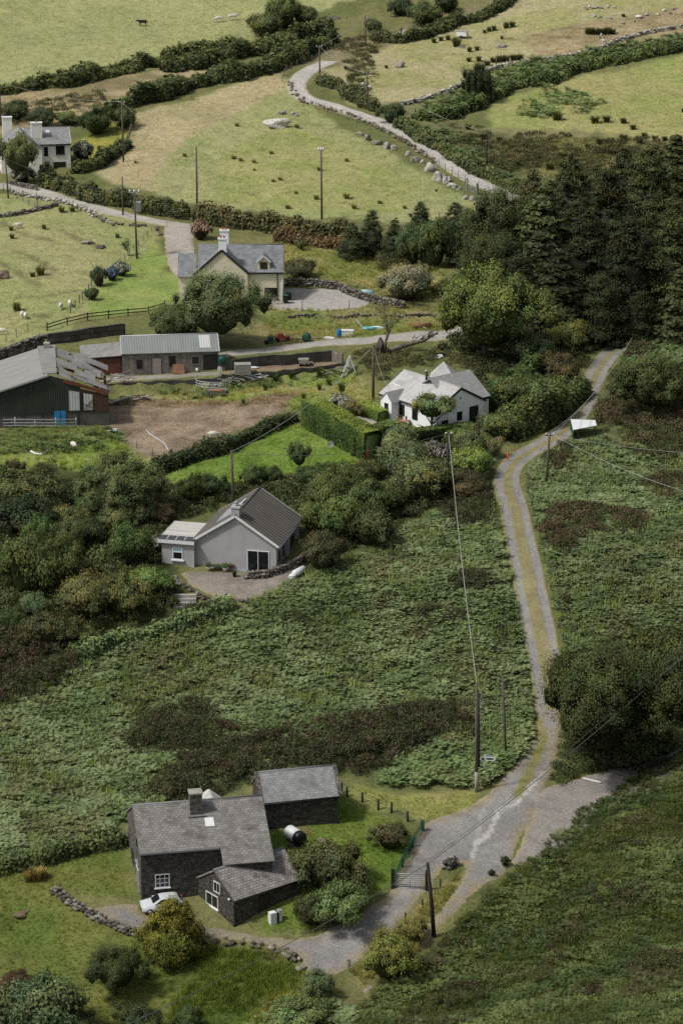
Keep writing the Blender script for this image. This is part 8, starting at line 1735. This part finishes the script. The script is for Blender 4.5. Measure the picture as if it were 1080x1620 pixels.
b = MB(); pts = [at(x, y, .12) for x, y in ((49,716),(56,719),(64,720),(72,718),(79,712))]; o_ = pts[0].copy(); b.tube([p - o_ for p in pts], .11, 6); tag(b.build('white_pipe', 'white_plastic', loc=o_), 'curved white pipe lying on the grass below the barn', 'pipe')
b = MB(); b.slab((-.5,-.3,.1),(.45,-.25,.12),(.5,.3,.2),(-.4,.35,.2),.05); tag(b.build('white_sheet', 'white_plastic', loc=at(178,682)), 'white scrap sheet at the corner of the dark green barn', 'scrap')
b = MB(); b.bar((-1.2,-.5,.2),(1.2,.5,.55),.12,.1); tag(b.build('fallen_rail', 'silver_wood', loc=at(64,433)), 'pale rail lying over rushes in the left pasture', 'plank')
t = thing('sheep_trailer', 'small white box trailer on the dry upper field', 'trailer', at(731,60), -.5); b = MB(); b.box(-.95,.95,-.5,.5,.4,1.15); b.build('box', 'white_plastic', t); b = MB(); b.box(-.98,.98,-.53,.53,1.153,1.22); b.build('lid', 'galvanised', t); b = MB(); b.bar((.95,0,.45),(1.7,0,.4),.08,.08); b.build('drawbar', 'rust', t)
for y in (-.58,.5): b = MB(); b.tube([(0,y,.26),(0,y+.08,.26)], .26, 12); b.build('wheel', 'tyre', t)
t = thing('cattle_trough', 'grey trough at the end of the thicket near the top', 'trough', at(528,30)); b = MB(); b.box(-.9,.9,-.35,-.3,0,.5); b.box(-.9,.9,.3,.35,0,.5); b.box(-.9,-.85,-.298,.298,0,.5); b.box(.85,.9,-.298,.298,0,.5); b.box(-.85,.85,-.298,.298,.02,.08); b.build('basin', 'silver_wood', t); b = MB(); b.box(-.95,-.75,-.4,.4,-.15,-.002); b.box(.75,.95,-.4,.4,-.15,-.002); b.build('foot', 'concrete', t)
# ---------------------------------------------------------------- camera, sun, sky
cam = bpy.data.cameras.new('camera'); cam.sensor_fit = 'VERTICAL'; cam.sensor_height = 36.; cam.sensor_width = 24.; cam.lens = FPX / PH * 36.; cam.clip_start = 1.; cam.clip_end = 8000.
co = bpy.data.objects.new('camera', cam); COL.objects.link(co); co.location = (0, 0, CAM_Z); co.rotation_euler = (math.radians(90) - PITCH, 0, 0); bpy.context.scene.camera = co
SUN_EL, SUN_AZ = 54., 203.     # azimuth of the direction TOWARD the sun, degrees counter-clockwise from +X
sun = bpy.data.lights.new('sun', 'SUN'); sun.energy = 3.0; sun.angle = math.radians(6.); sun.color = (1., .955, .88)
so = bpy.data.objects.new('sun', sun); COL.objects.link(so); el, az = math.radians(SUN_EL), math.radians(SUN_AZ)
d = Vector((math.cos(el) * math.cos(az), math.cos(el) * math.sin(az), math.sin(el))); so.rotation_euler = (-d).to_track_quat('-Z', 'Y').to_euler(); so.location = d * 300
w = bpy.data.worlds.new('World'); bpy.context.scene.world = w; w.use_nodes = True; nt = w.node_tree; nt.nodes.clear()
sk = nt.nodes.new('ShaderNodeTexSky'); sk.sky_type = 'NISHITA'; sk.sun_disc = False; sk.sun_elevation = el; sk.sun_rotation = math.radians(90.) - az; sk.dust_density = 3.; sk.air_density = 1.; sk.ozone_density = .6
bg = nt.nodes.new('ShaderNodeBackground'); bg.inputs['Strength'].default_value = .105; ou = nt.nodes.new('ShaderNodeOutputWorld')
hs = nt.nodes.new('ShaderNodeHueSaturation'); hs.inputs['Saturation'].default_value = .35
nt.links.new(sk.outputs['Color'], hs.inputs['Color']); nt.links.new(hs.outputs['Color'], bg.inputs['Color']); nt.links.new(bg.outputs['Background'], ou.inputs['Surface'])
sc = bpy.context.scene; sc.view_settings.view_transform = 'Standard'; sc.view_settings.look = 'None'; sc.view_settings.exposure = 0; sc.view_settings.gamma = 1
sc.render.engine = 'CYCLES'; cy = sc.cycles; cy.max_bounces = 4; cy.diffuse_bounces = 2; cy.glossy_bounces = 2; cy.transmission_bounces = 2; cy.transparent_max_bounces = 4; cy.caustics_reflective = False; cy.caustics_refractive = False; cy.use_denoising = False
cy.use_adaptive_sampling = True; cy.adaptive_threshold = .015
for o in list(bpy.data.objects):
    if o.users_collection == (): bpy.data.objects.remove(o)
